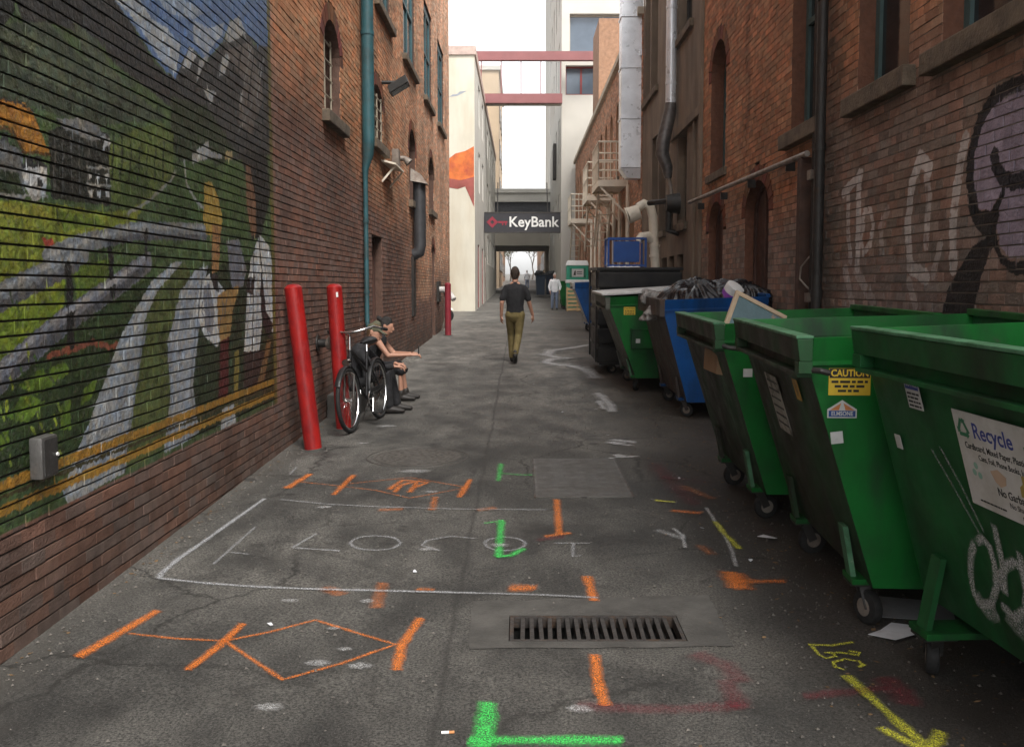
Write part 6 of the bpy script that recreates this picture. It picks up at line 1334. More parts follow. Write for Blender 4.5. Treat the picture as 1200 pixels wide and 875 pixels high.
sp2 = tag(empty('fire_inlet', (XL, 25.5, 1.4)), 'white angled fire inlet pipe on the wall behind the far bollard', 'fire inlet')
MB().tube([(XL - .02, 25.5, 1.62), (XL + .2, 25.5, 1.62), (XL + .36, 25.4, 1.48), (XL + .46, 25.3, 1.36)], [.09, .09, .085, .07], 14).build('pipe', mat('dirty_white_metal', (.5, .48, .46), .5), sp2, world=True, smooth=True)
MB().box(XL + .002, XL + .06, 25.2, 25.9, 1.3, 1.85).build('plate', m_dkmet, sp2, world=True)
MB().tube([(XL + .2, 25.5, 1.6), (XL + .21, 25.5, .9), (XL + .12, 25.5, .5)], .03, 8).build('drain_pipe', m_pipe, sp2, world=True, smooth=True)
st = tag(MB().box(XL + .016, -1.90, 10.75, 13.2, 0, gz(11.6) + .26).build('door_step', m_conc, bevel=.02), 'low concrete ledge the two seated people rest on', 'ledge')
# parked scooter round the corner
sc = tag(empty('scooter', gpt(-3.05, 31.0), R(-85)), 'white motor scooter parked round the brick building corner', 'scooter')
for y_ in (-.55, .62):
    w_ = MB().torus((0, y_, .22), (1, 0, 0), .17, .055, 26, 8).build('wheel', m_rubber, sc, smooth=True); MB().tube([(-.03, y_, .22), (.03, y_, .22)], .11, 16).build('rim', m_galv, w_)
MB().hexa([(-.18, .30, .3), (.18, .30, .3), (.12, .55, .45), (-.12, .55, .45), (-.2, .36, 1.0), (.2, .36, 1.0), (.08, .48, 1.0), (-.08, .48, 1.0)]).build('front_fairing', m_white_p, sc, bevel=.03, fix=True)
MB().tube([(0, .62, .24), (0, .50, .7), (0, .42, 1.02)], .03, 8).build('fork', m_chrome, sc)
MB().hexa([(-.17, -.8, .35), (.17, -.8, .35), (.17, .3, .28), (-.17, .3, .28), (-.12, -.85, .68), (.12, -.85, .68), (.14, -.1, .62), (-.14, -.1, .62)]).build('body', m_white_p, sc, bevel=.03, fix=True)
MB().box(-.14, .14, -.75, -.1, .68, .76).build('seat', m_black, sc, bevel=.03)
MB().tube([(-.34, .33, 1.08), (-.1, .42, 1.04), (.1, .42, 1.04), (.34, .33, 1.08)], .016, 8).build('handlebar', m_chrome, sc, smooth=True)
for s_ in (-1, 1): MB().tube([(s_ * .34, .33, 1.08), (s_ * .46, .28, 1.09)], .022, 8).build('grip', m_redd, sc)
MB().tube([(0, .52, .92), (0, .60, .92)], .085, 16).build('headlight', m_glass, sc, smooth=True)
MB().hexa([(-.09, .45, .40), (.09, .45, .40), (.09, .85, .40), (-.09, .85, .40), (-.07, .5, .5), (.07, .5, .5), (.05, .78, .47), (-.05, .78, .47)]).build('mudguard', m_white_p, sc, bevel=.02, fix=True)

# ================================================================ bicycle
def bicycle():
    r = tag(empty('bicycle', gpt(-1.70, 10.28), math.atan2(-.16, .98) + math.pi / 2 - math.pi / 2, True), 'black city bicycle with chrome handlebar parked by the red bollards', 'bicycle')
    # local: +y is the rear of the bicycle (away from the camera), front wheel at -y
    r.rotation_euler = (math.atan(SLOPE), R(-4), R(-9))
    F_, B_, rw = -.50, .50, .345
    for y_ in (F_, B_):
        w_ = empty('w'); bpy.data.objects.remove(w_)
        t_ = MB().torus((0, y_, rw), (1, 0, 0), rw - .023, .023, 48, 10).build('wheel', m_rubber, r, smooth=True)
        MB().torus((0, y_, rw), (1, 0, 0), rw - .048, .012, 48, 8).build('rim', m_chrome, t_, smooth=True)
        MB().tube([(-.045, y_, rw), (.045, y_, rw)], .022, 12).build('hub', m_chrome, t_, smooth=True)
        spk = MB()
        for k in range(28):
            a = 2 * math.pi * k / 28; s_ = .03 if k % 2 else -.03; spk.tube([(s_, y_ + .02 * math.cos(a + .5), rw + .02 * math.sin(a + .5)), (0, y_ + (rw - .05) * math.cos(a), rw + (rw - .05) * math.sin(a))], .0016, 4)
        spk.build('spokes', m_chrome, t_)
    bb, st_, hd, hb_ = (0, .08, .29), (0, .22, .80), (0, -.33, .86), (0, -.37, .66)
    MB().tube([bb, st_], .016, 10).tube([bb, hb_], .018, 10).tube([hb_, hd], .020, 10).tube([(0, .16, .58), hd], .016, 10).tube([(0, .205, .74), (-.03, B_, rw)], .010, 8).tube([(0, .205, .74), (.03, B_, rw)], .010, 8).tube([bb, (-.05, B_, rw)], .011, 8).tube([bb, (.05, B_, rw)], .011, 8).build('frame', m_black, r, smooth=True)
    MB().tube([hb_, (0, -.39, .63)], .018, 8).tube([(0, -.39, .63), (-.05, -.41, .60), (-.05, F_, rw)], .013, 8).tube([(0, -.39, .63), (.05, -.41, .60), (.05, F_, rw)], .013, 8).build('fork', m_dkmet, r, smooth=True)
    MB().tube([hd, (0, -.30, 1.0), (0, -.34, 1.04)], .014, 10).build('stem', m_chrome, r, smooth=True)
    MB().tube([(-.30, -.10, 1.06), (-.25, -.22, 1.09), (-.12, -.33, 1.06), (0, -.34, 1.045), (.12, -.33, 1.06), (.25, -.22, 1.09), (.30, -.10, 1.06)], .012, 10).build('handlebar', m_chrome, r, smooth=True)
    for s_ in (-1, 1): MB().tube([(s_ * .30, -.11, 1.06), (s_ * .315, .01, 1.04)], .018, 10).build('grip', m_rubber, r, smooth=True)
    MB().tube([st_, (0, .235, .88)], .013, 8).build('seat_post', m_chrome, r, smooth=True)
    sd_ = MB().tube([(0, .06, .90), (0, .13, .915), (0, .24, .92), (0, .34, .925), (0, .37, .92)], [.018, .04, .075, .095, .05], 14); sd_.v = [(x, y, .91 + (z - .91) * .5) for x, y, z in sd_.v]; sd_.build('saddle', m_black, r, smooth=True)
    MB().torus((.055, .08, .29), (1, 0, 0), .09, .006, 28, 6).bar((.055, .0, .29), (.055, .16, .29), .012, .012).build('chainring', m_chrome, r, smooth=True)
    MB().tube([(.075, .08, .29), (.08, .02, .14)], .010, 8).tube([(-.075, .08, .29), (-.08, .14, .44)], .010, 8).build('cranks', m_chrome, r)
    for s_, y_, z_ in ((1, .02, .14), (-1, .14, .44)): MB().box(s_ * .13 - .045, s_ * .13 + .045, y_ - .035, y_ + .035, z_ - .012, z_ + .012).build('pedal', m_rubber, r, bevel=.004)
    MB().box(.05, .07, .04, .52, .355, .40).build('chain_guard', m_black, r, bevel=.006)
    MB().tube([(-.03, .30, .30), (-.16, .34, .012)], .010, 8).build('kickstand', m_chrome, r)
    MB().tube([(0, -.45, .60), (0, -.46, .72)], .012, 6).tube([(0, -.43, .74), (0, -.50, .74)], .04, 14).build('headlamp', m_chrome, r, smooth=True)
    for y_, a0, a1 in ((F_, 20, 150), (B_, 10, 175)):
        f_ = MB(); k = 14; R_ = rw + .022
        for i in range(k + 1):
            a = R(a0 + (a1 - a0) * i / k)
            for xx, dd in ((-.028, -.010), (0, 0), (.028, -.010)): f_.v.append((xx, y_ + (R_ + dd) * math.cos(a), rw + (R_ + dd) * math.sin(a)))
        for i in range(k):
            for j in range(2): q = i * 3 + j; f_.f.append((q, q + 3, q + 4, q + 1))
        f_.build('mudguard', m_black, r, smooth=True)
    return r
bicycle()

# ================================================================ people
def loft(mb, pts, n=14):
    """pts: (x, y, z, a, b, ref) elliptical rings; a along ref, b across"""
    k = len(mb.v); P = [Vector(p[:3]) for p in pts]
    def ring(p, u, v, a, b):
        for j in range(n): t = 2 * math.pi * j / n; mb.v.append(tuple(p + u * (a * math.cos(t)) + v * (b * math.sin(t))))
    rows = 0
    for i, p in enumerate(P):
        d = (P[min(i + 1, len(P) - 1)] - P[max(i - 1, 0)]).normalized(); a, b = pts[i][3], pts[i][4]
        ref = Vector(pts[i][5]) if len(pts[i]) > 5 else Vector((1, 0, 0))
        u = ref - d * ref.dot(d)
        if u.length < 1e-3: u = d.orthogonal()
        u.normalize(); v = d.cross(u)
        if i == 0:
            for e, s_ in ((.95, .35), (.6, .75)): ring(p - d * min(a, b) * e, u, v, a * s_, b * s_); rows += 1
        ring(p, u, v, a, b); rows += 1
        if i == len(P) - 1:
            for e, s_ in ((.6, .75), (.95, .35)): ring(p + d * min(a, b) * e, u, v, a * s_, b * s_); rows += 1
    for i in range(rows - 1):
        for j in range(n): q, w_ = k + i * n + j, k + i * n + (j + 1) % n; mb.f.append((q, w_, w_ + n, q + n))
    mb.f.append(tuple(k + j for j in reversed(range(n)))); mb.f.append(tuple(k + (rows - 1) * n + j for j in range(n)))
def fuse(name, lofts, m, parent, voxel=.010, smooth=6):
    mb = MB()
    for l_ in lofts: loft(mb, l_)
    me = mb.mesh(name); bm = bmesh.new(); bm.from_mesh(me); bmesh.ops.recalc_face_normals(bm, faces=bm.faces); bm.to_mesh(me); bm.free()
    o = bpy.data.objects.new('tmp', me); COL.objects.link(o)
    rm = o.modifiers.new('r', 'REMESH'); rm.mode = 'VOXEL'; rm.voxel_size = voxel
    sm = o.modifiers.new('s', 'SMOOTH'); sm.factor = .5; sm.iterations = smooth
    dg = bpy.context.evaluated_depsgraph_get(); me2 = bpy.data.meshes.new_from_object(o.evaluated_get(dg)); bpy.data.objects.remove(o)
    me2.materials.clear(); return link_mesh(name, me2, m, parent, smooth=True)
def hand(c, d, side, palm_n, curl=.5):
    """short lofts for palm, four fingers and thumb; d points from wrist to fingertips"""
    c, d, pn = Vector(c), Vector(d).normalized(), Vector(palm_n).normalized(); s_ = d.cross(pn).normalized() * side
    L_ = [[(*c, .03, .018, tuple(s_)), (*(c + d * .05), .042, .016, tuple(s_)), (*(c + d * .09), .040, .014, tuple(s_))]]
    for k, (o, ln) in enumerate(((-.03, .062), (-.010, .075), (.010, .078), (.030, .068))):
        b = c + d * .088 + s_ * o; b1 = b + (d * math.cos(curl * .6) + pn * math.sin(curl * .6)) * ln * .5; b2 = b1 + (d * math.cos(curl * 1.6) + pn * math.sin(curl * 1.6)) * ln * .5
        L_.append([(*b, .0095, .0095), (*b1, .0088, .0088), (*b2, .0075, .0075)])
    t0 = c + d * .025 + s_ * .03; t1 = t0 + (d * .6 + s_ * .7).normalized() * .04; t2 = t1 + (d + pn * .3).normalized() * .03
    L_.append([(*t0, .014, .014), (*t1, .0115, .0115), (*t2, .009, .009)]); return L_
def head(c, face, m_hair, root, hair='short', k=1., m=None, tilt=(0, 0, 1)):
    """c: skull centre, face: direction the person looks"""
    c = Vector(c); f = Vector(face).normalized(); up = Vector(tilt).normalized(); s_ = f.cross(up).normalized(); up = s_.cross(f)
    A = lambda x, y, z: tuple(c + s_ * x * k + f * y * k + up * z * k)
    L_ = [[(*A(0, .005, -.10), .048 * k, .06 * k, tuple(s_)), (*A(0, .008, -.05), .064 * k, .082 * k, tuple(s_)), (*A(0, 0, .01), .074 * k, .094 * k, tuple(s_)), (*A(0, -.005, .045), .069 * k, .086 * k, tuple(s_)), (*A(0, -.005, .075), .048 * k, .060 * k, tuple(s_))],
          [(*A(0, .085, .01), .009, .012, tuple(s_)), (*A(0, .105, -.022), .015, .013, tuple(s_))], [(*A(-.022, .088, -.058), .010, .006), (*A(.022, .088, -.058), .010, .006)]]
    for e in (-1, 1): L_.append([(*A(e * .076, -.005, -.025), .012, .007, tuple(f)), (*A(e * .080, -.012, .02), .018, .008, tuple(f))])
    h = [[(*A(0, -.03, -.045), .058 * k, .060 * k, tuple(s_)), (*A(0, -.022, .01), .079 * k, .083 * k, tuple(s_)), (*A(0, -.012, .042), .080 * k, .092 * k, tuple(s_)), (*A(0, -.008, .060), .073 * k, .086 * k, tuple(s_))]]
    if hair == 'bun': h += [[(*A(0, -.10, .07), .035, .035), (*A(0, -.125, .085), .032, .032)], [(*A(0, -.05, -.06), .05, .04, tuple(s_)), (*A(0, -.03, 0), .08, .07, tuple(s_))]]
    return L_, h, A
m_dkcloth = mat('black_cotton', (.013, .013, .015), .9, var=.3, scale=12, bump=.6, bscale=9)
m_khaki = mat('khaki_cotton', (.150, .115, .042), .85, var=.25, scale=9, bump=.7, bscale=9)
m_hairb = mat('brown_hair', (.035, .02, .013), .7, var=.4, scale=60, bump=.6, bscale=160)
m_hairf = mat('fair_hair', (.11, .06, .025), .7, var=.35, scale=60, bump=.6, bscale=160)
m_hairk = mat('dark_hair', (.010, .008, .007), .6, var=.3, scale=60, bump=.6, bscale=160)
m_shoe = mat('dark_shoe', (.018, .015, .013), .6)
X_ = (1, 0, 0)
# man walking away -------------------------------------------------------
p = tag(empty('person', gpt(-.10, 17.3), 0), 'person in black t-shirt and khaki trousers walking away down the alley', 'person')
hl, hh, A = head((.0, .03, 1.635), (.05, 1, -.05), m_hairb, p, k=1.08)
LS, RS = (-.165, 0, 1.37), (.165, 0, 1.37)
LE, RE = (-.243, -.05, 1.11), (.256, .03, 1.12)
LW, RW = (-.255, .02, .86), (.325, .12, .88)
body = hl + [[(0, -.005, 1.40, .058, .06, X_), (0, .015, 1.52, .054, .056, X_), (0, .025, 1.58, .053, .058, X_)],
    [(0, 0, .93, .15, .10, X_), (0, 0, 1.08, .135, .092, X_), (0, 0, 1.25, .160, .105, X_), (0, 0, 1.38, .170, .095, X_), (0, 0, 1.44, .11, .07, X_)],
    [(*LS, .044, .044), (*LE, .040, .040), (*LW, .028, .028)], [(*RS, .044, .044), (*RE, .041, .041), (*RW, .028, .028)],
    [(-.09, 0, .92, .08, .08), (-.075, .16, .51, .055, .055), (-.055, .17, .10, .04, .04)], [(.09, 0, .92, .08, .08), (.06, .0, .50, .055, .055), (.005, -.33, .20, .04, .04)]] + hand(LW, (0, .15, -1), 1, (.8, .4, 0), .7) + hand(RW, (.12, .25, -1), -1, (-.8, .4, 0), .6)
fuse('body', body, m_skin, p, .0085, 4)
fuse('hair', hh, m_hairb, p, .008, 3)
fuse('t_shirt', [[(0, 0, .90, .168, .115, X_), (0, 0, 1.05, .158, .108, X_), (0, 0, 1.22, .178, .118, X_), (0, 0, 1.36, .182, .108, X_), (0, 0, 1.425, .135, .082, X_), (0, .005, 1.462, .080, .066, X_)],
    [(-.09, 0, 1.415, .045, .06), (-.155, 0, 1.392, .056, .062), (-.195, -.012, 1.32, .062, .062), (-.232, -.037, 1.18, .060, .060)], [(.09, 0, 1.415, .045, .06), (.155, 0, 1.392, .056, .062), (.197, .006, 1.32, .062, .062), (.240, .018, 1.18, .060, .060)]], m_dkcloth, p, .009, 4)
fuse('trousers', [[(0, 0, .95, .162, .112, X_), (0, 0, .86, .172, .120, X_)], [(-.088, 0, .90, .098, .105, X_), (-.084, .09, .70, .084, .090, X_), (-.075, .16, .51, .068, .072, X_), (-.065, .175, .30, .064, .066, X_), (-.055, .17, .10, .060, .066, X_)],
    [(.088, 0, .90, .098, .105, X_), (.076, .005, .70, .084, .090, X_), (.06, .0, .50, .068, .072, X_), (.034, -.16, .35, .062, .066, X_), (.005, -.33, .20, .056, .060, X_)]], m_khaki, p, .009, 4)
fuse('shoe', [[(-.055, .14, .055, .042, .05, X_), (-.055, .23, .045, .046, .04, X_), (-.055, .31, .035, .036, .026, X_)], [(-.055, .16, .12, .05, .05, X_), (-.055, .16, .05, .045, .05, X_)]], m_shoe, p, .008, 3)
fuse('shoe', [[(.003, -.36, .16, .042, .05, X_), (.003, -.30, .085, .045, .04, X_), (.003, -.235, .03, .038, .024, X_)], [(.005, -.335, .22, .048, .048, X_), (.004, -.335, .14, .045, .05, X_)]], m_shoe, p, .008, 3)
# man in dark clothes seated, bent forward -------------------------------
def seated(label, y, hipx, lean, headc, face, hair, m_hair, torso_m, torso_name, leg_mat, arms, feet, bare_arm, cap=None, bare_leg=False, hk=1.):
    g_ = gz(y); r = tag(empty('person', (hipx, y, g_)), label, 'person', 'people seated against the left wall')
    # local: +x into the alley; thighs run +x
    Y_ = (0, 1, 0)
    hl, hh, A = head(headc, face, m_hair, r, hair, hk, tilt=lean[3])
    sh, ch = Vector(lean[0]), Vector(lean[1]); nk = Vector(lean[2])
    S1, S2 = sh + Vector((0, -.17, 0)), sh + Vector((0, .17, 0))
    tor = [[(0, 0, .36, .16, .12, Y_), (*ch, .145, .105, Y_), (*sh, .165, .095, Y_)], ]
    body = hl + [[(*sh, .06, .06, Y_), (*nk, .05, .052, Y_), (*(nk.lerp(Vector(headc), .5)), .05, .052, Y_)]] + [[tuple(a) + (b * .85, c * .85, Y_) for (a, b, c) in ((q[:3], q[3], q[4]) for q in tor[0])]]
    arm_c = []
    for S_, (E_, W_, dd, pn, sd__) in zip((S1, S2), arms):
        body.append([(*S_, .050, .050), (*E_, .039, .039), (*W_, .026, .026)]); body += hand(W_, dd, sd__, pn, .8); arm_c.append((S_, E_, W_))
    legs_c = []
    for s_, (K_, A_) in zip((-1, 1), feet):
        hp = (0.02, s_ * .095, .33)
        body.append([(*hp, .075, .075), (*K_, .050, .050), (*A_, .034, .034)]); legs_c.append((hp, K_, A_))
    fuse('body', body, m_skin, r, .0085, 4); fuse('hair', hh, m_hair, r, .008, 3)
    tl = [[q[:3] + (q[3] * 1.06 + .008, q[4] * 1.06 + .012, Y_) for q in tor[0]]]
    for S_, E_, W_ in arm_c:
        if not bare_arm: tl.append([(*S_, .066, .066), (*E_, .055, .055), (*(Vector(E_).lerp(Vector(W_), .85)), .042, .042)])
        else: tl.append([(*S_.lerp(sh, .5), .055, .055), (*sh, .07, .07)])
    fuse(torso_name, tl, torso_m, r, .009, 4)
    pl_ = [[(0, -.05, .34, .13, .13, Y_), (0, .05, .34, .13, .13, Y_)]]
    for hp, K_, A_ in legs_c:
        if bare_leg: pl_.append([(*hp, .10, .10), (*K_, .082, .082), (*(Vector(K_).lerp(Vector(A_), .12)), .080, .085)])
        else: pl_.append([(*hp, .098, .098), (*K_, .068, .068), (*A_, .056, .056)])
    fuse('shorts' if bare_leg else 'trousers', pl_, leg_mat, r, .009, 4)
    for hp, K_, A_ in legs_c:
        a = Vector(A_); fuse('shoe', [[(a.x - .05, a.y, .045, .040, .045, Y_), (a.x + .05, a.y, .045, .046, .042, Y_), (a.x + .17, a.y, .032, .038, .026, Y_)], [(a.x, a.y, .12, .046, .046, Y_), (a.x, a.y, .05, .044, .048, Y_)]], m_shoe, r, .008, 3)
    if cap:
        f_ = Vector(face).normalized(); cpl = [[(*A(0, -.015, .035), .084, .098, tuple(f_.cross(Vector(lean[3])))), (*A(0, -.01, .075), .078, .09, tuple(f_.cross(Vector(lean[3])))), (*A(0, -.008, .105), .05, .06, tuple(f_.cross(Vector(lean[3]))))], [(*A(0, .07, .045), .07, .012, tuple(f_.cross(Vector(lean[3])))), (*A(0, .15, .03), .055, .010, tuple(f_.cross(Vector(lean[3]))))]]
        fuse('cap', cpl, cap, r, .008, 3)
    return r
hx = -2.03
seated('person in dark hooded top and cap hunched behind the bicycle', 11.25, hx, [(.11, 0, .74), (.02, 0, .55), (.18, 0, .82), (.5, 0, .85)], (.285, -.05, .955), (.9, -.3, -.3), 'short', m_hairf, m_dkcloth, 'hooded_top', m_dkcloth,
       [((.30, -.24, .55), (.52, -.10, .56), (1, .2, -.1), (0, 0, -1), 1), ((.32, .22, .55), (.52, .06, .58), (1, -.2, -.1), (0, 0, -1), -1)], [((.46, -.13, .47), (.46, -.13, .09)), ((.46, .12, .47), (.52, .13, .09))], False, cap=mat('olive_cap', (.075, .075, .045), .8))
seated('person in black tank top with dark hair holding out a phone', 12.3, hx, [(.17, 0, .80), (.05, 0, .57), (.21, 0, .88), (.3, 0, .95)], (.27, .0, .97), (1, -.05, -.25), 'bun', m_hairk, m_dkcloth, 'tank_top', m_dkcloth,
       [((.32, -.20, .60), (.60, -.10, .605), (1, .15, .05), (0, .3, -1), 1), ((.34, .19, .60), (.58, .04, .61), (1, -.1, .05), (0, -.3, -1), -1)], [((.46, -.11, .45), (.47, -.11, .09)), ((.46, .12, .45), (.50, .12, .09))], True, bare_leg=True)
ph = tag(MB().box(-1.335, -1.327, 12.2, 12.27, gz(12.3) + .60, gz(12.3) + .73).build('phone', m_black, bevel=.002), 'dark phone held in the outstretched hand of a seated person', 'phone')
# man standing far off -----------------------------------------------------
p = tag(empty('person', gpt(1.48, 40.7), R(180)), 'person in white shirt and blue jeans standing by far green bin', 'person')
hl, hh, A = head((0, .05, 1.48), (-.2, 1, -.3), m_hairb, p, k=.95)
body = hl + [[(0, 0, 1.28, .05, .05, X_), (0, .03, 1.40, .05, .05, X_)], [(0, 0, .85, .14, .09, X_), (0, 0, 1.25, .15, .09, X_)],
    [(-.18, 0, 1.26, .05, .05), (-.24, .03, 1.0, .04, .04), (-.20, .15, .82, .028, .028)], [(.18, 0, 1.26, .05, .05), (.24, .03, 1.0, .04, .04), (.20, .12, .80, .028, .028)],
    [(-.09, 0, .82, .07, .07), (-.09, .03, .45, .05, .05), (-.09, 0, .1, .035, .035)], [(.09, 0, .82, .07, .07), (.10, .03, .45, .05, .05), (.11, 0, .1, .035, .035)]] + hand((-.20, .15, .82), (0, .3, -1), 1, (.7, 0, 0)) + hand((.20, .12, .80), (0, .3, -1), -1, (-.7, 0, 0))
fuse('body', body, m_skin, p, .01, 3); fuse('hair', hh, flat('grey_hair', (.35, .33, .31), .8), p, .009, 3)
fuse('shirt', [[(0, 0, .78, .165, .115, X_), (0, 0, 1.0, .16, .11, X_), (0, 0, 1.22, .18, .11, X_), (0, .01, 1.33, .07, .06, X_)], [(-.15, 0, 1.25, .075, .075), (-.24, .03, 1.0, .06, .06), (-.21, .12, .87, .045, .045)], [(.15, 0, 1.25, .075, .075), (.24, .03, 1.0, .06, .06), (.21, .10, .85, .045, .045)]], flat('white_cotton', (.66, .66, .68), .85), p, .01, 3)
fuse('jeans', [[(0, 0, .84, .155, .105, X_), (0, 0, .76, .16, .11, X_)], [(-.085, 0, .8, .09, .09), (-.09, .03, .45, .07, .07), (-.09, 0, .1, .06, .06)], [(.085, 0, .8, .09, .09), (.10, .03, .45, .07, .07), (.11, 0, .1, .06, .06)]], flat('blue_denim', (.14, .17, .24), .85), p, .01, 3)
for x_ in (-.09, .11): fuse('shoe', [[(x_, -.03, .05, .04, .045, X_), (x_, .08, .045, .045, .04, X_), (x_, .17, .03, .035, .022, X_)]], m_shoe, p, .009, 3)

p2_ = copy_tree(p); p2_.location = gpt(.62, 88); p2_.rotation_euler = (0, 0, R(20)); p2_.scale = (1.08, 1.08, 1.08)
tag(p2_, 'distant pale shirted person walking beyond the underpass', 'person')
# ================================================================ right wall fittings
hp = tag(empty('wall_pipe', (XR, 12.7, 3.1)), 'horizontal grey conduit pipe along the right brick wall', 'pipe')
MB().tube([(XR - .10, 9.45, 3.02), (XR - .10, 16.0, 3.12)], .03, 12).build('pipe', m_pipe, hp, world=True, smooth=True)
for y_ in (10.2, 11.9, 13.5, 15.2): MB().box(XR - .1, XR - .001, y_, y_ + .03, 2.94, 3.04).build('bracket', m_dkmet, hp, world=True)
dp_ = tag(empty('downpipe', (XR, 9.2, gz(9))), 'thick dark iron downpipe with clamps on the right wall', 'downpipe')
MB().tube([(XR - .08, 9.12, .2), (XR - .08, 9.12, 10)], .05, 16).build('pipe', m_dkmet, dp_, world=True, smooth=True)
for z_ in (1.6, 3.0, 4.4): MB().tube([(XR - .08, 9.12, z_), (XR - .08, 9.12, z_ + .07)], .058, 16).build('clamp', m_dkmet, dp_, world=True)
dp2 = tag(empty('conduit', (XR, 9.35, gz(9))), 'slim dark conduit with cable loop beside the iron downpipe', 'conduit')
MB().tube([(XR - .06, 9.32, .2), (XR - .06, 9.32, 10)], .035, 10).build('pipe', m_dkmet, dp2, world=True, smooth=True)
MB().tube([(XR - .08, 9.36, 2.0), (XR - .14, 9.44, 1.9), (XR - .15, 9.45, 1.78), (XR - .10, 9.38, 1.70), (XR - .06, 9.34, 1.66)], .010, 6).build('cable_loop', m_pipe, dp2, world=True, smooth=True)
for z_ in (1.55, 2.75): MB().box(XR - .12, XR - .02, 9.27, 9.38, z_, z_ + .09).build('coupling', m_pipe, dp2, world=True)
dp3 = tag(empty('wall_post', (XR, 9.62, gz(9))), 'rusty brown steel post against the right wall beside the conduit', 'post')
MB().box(XR - .13, XR - .02, 9.56, 9.68, .1, 3.0).build('post', mat('rusty_brown', (.06, .03, .02), .8, var=.4, scale=7), dp3, world=True, bevel=.006)
# stucco wall pipes
gp = tag(empty('exhaust_pipe', (XS, 18, 5)), 'silver galvanised exhaust pipe with wrapped elbow on stucco wall', 'pipe')
MB().tube([(2.84, 18.05, 9.4), (2.84, 18.05, 5.15)], .10, 18).build('pipe', m_galv, gp, world=True, smooth=True)
MB().tube([(2.84, 18.05, 5.16), (2.83, 18.05, 5.0), (2.70, 18.0, 4.45), (2.68, 18.0, 4.2), (2.78, 18.0, 3.95), (2.80, 18.0, 3.75)], [.105, .12, .13, .13, .11, .07], 16).build('wrapped_elbow', mat('tarnished_wrap', (.14, .13, .125), .5, metal=.6, var=.4, scale=9, bump=.6, bscale=14), gp, world=True, smooth=True)
MB().tube([(2.80, 18.0, 3.8), (2.86, 18.0, 3.5), (2.86, 18.0, 2.7)], .04, 10).build('lower_pipe', m_pipe, gp, world=True, smooth=True)
for z_ in (5.5, 6.9): MB().tube([(2.84, 18.05, z_), (2.84, 18.05, z_ + .05)], .108, 18).build('clamp', m_galv, gp, world=True)
dm = tag(empty('vent_damper', (XS, 17.6, 3.3)), 'dark round damper with side arm on the stucco wall', 'vent')
MB().tube([(XS, 17.7, 3.25), (XS - .25, 17.7, 3.25)], [.2, .16], 18).build('drum', m_dkmet, dm, world=True, smooth=True)
MB().tube([(XS - .2, 17.7, 3.3), (XS - .5, 18.2, 3.3)], .05, 10).build('arm', m_dkmet, dm, world=True, smooth=True)
MB().tube([(XS - .2, 17.7, 3.25), (XS - .2, 17.7, 2.75), (XS, 17.7, 2.7)], .06, 10).build('elbow', m_dkmet, dm, world=True, smooth=True)
cp = tag(empty('cream_pipe', (2.6, 19, gz(19))), 'cream painted exhaust pipe bending over to a blower drum', 'pipe')
MB().tube([(2.74, 19.0, .35), (2.72, 19.0, 2.15), (2.68, 19.0, 2.7), (2.66, 19.0, 3.1), (2.60, 19.0, 3.3), (2.48, 19.0, 3.36), (2.36, 19.0, 3.28)], .095, 16).build('main_pipe', m_creamm, cp, world=True, smooth=True)
MB().tube([(2.38, 19.0, 3.20), (2.16, 19.0, 3.12)], [.15, .16], 22).build('blower_drum', m_creamm, cp, world=True, smooth=True)
MB().tube([(2.14, 19.0, 3.105), (2.12, 19.0, 3.10)], [.18, .18], 22).build('drum_flange', m_creamm, cp, world=True, smooth=True)
MB().tube([(2.66, 19.0, 2.62), (2.55, 18.95, 2.72), (2.42, 18.9, 2.70), (2.36, 18.9, 2.60)], [.09, .09, .09, .095], 16).build('branch_elbow', m_creamm, cp, world=True, smooth=True)
for z_ in (2.3, 2.5): MB().tube([(2.70, 19.0, z_), (2.698, 19.0, z_ + .05)], .108, 16).build('collar', m_creamm, cp, world=True)
gdct = tag(empty('galvanised_duct', (2.72, 23.6, 4.4)), 'big square galvanised steel duct rising up the right wall', 'duct')
for i in range(7):
    z0_ = 4.62 + i * 1.22; MB().box(2.46, 2.99, 23.35, 23.9, z0_, z0_ + 1.18).build('section', m_galv, gdct, world=True, bevel=.012); MB().box(2.44, 3.01, 23.33, 23.92, z0_ + 1.181, z0_ + 1.219).build('flange', m_galv, gdct, world=True)
MB().hexa([(2.62, 23.4, 4.38), (2.99, 23.4, 4.36), (2.99, 23.85, 4.36), (2.62, 23.85, 4.38), (2.46, 23.35, 4.61), (2.99, 23.35, 4.61), (2.99, 23.9, 4.61), (2.46, 23.9, 4.61)]).build('tapered_end', m_galv, gdct, world=True, fix=True)
MB().box(2.99, 3.0, 23.3, 23.4, 6.4, 6.5).box(2.9, 3.06, 23.28, 23.34, 7.3, 7.45).build('wall_strap', m_galv, gdct, world=True)

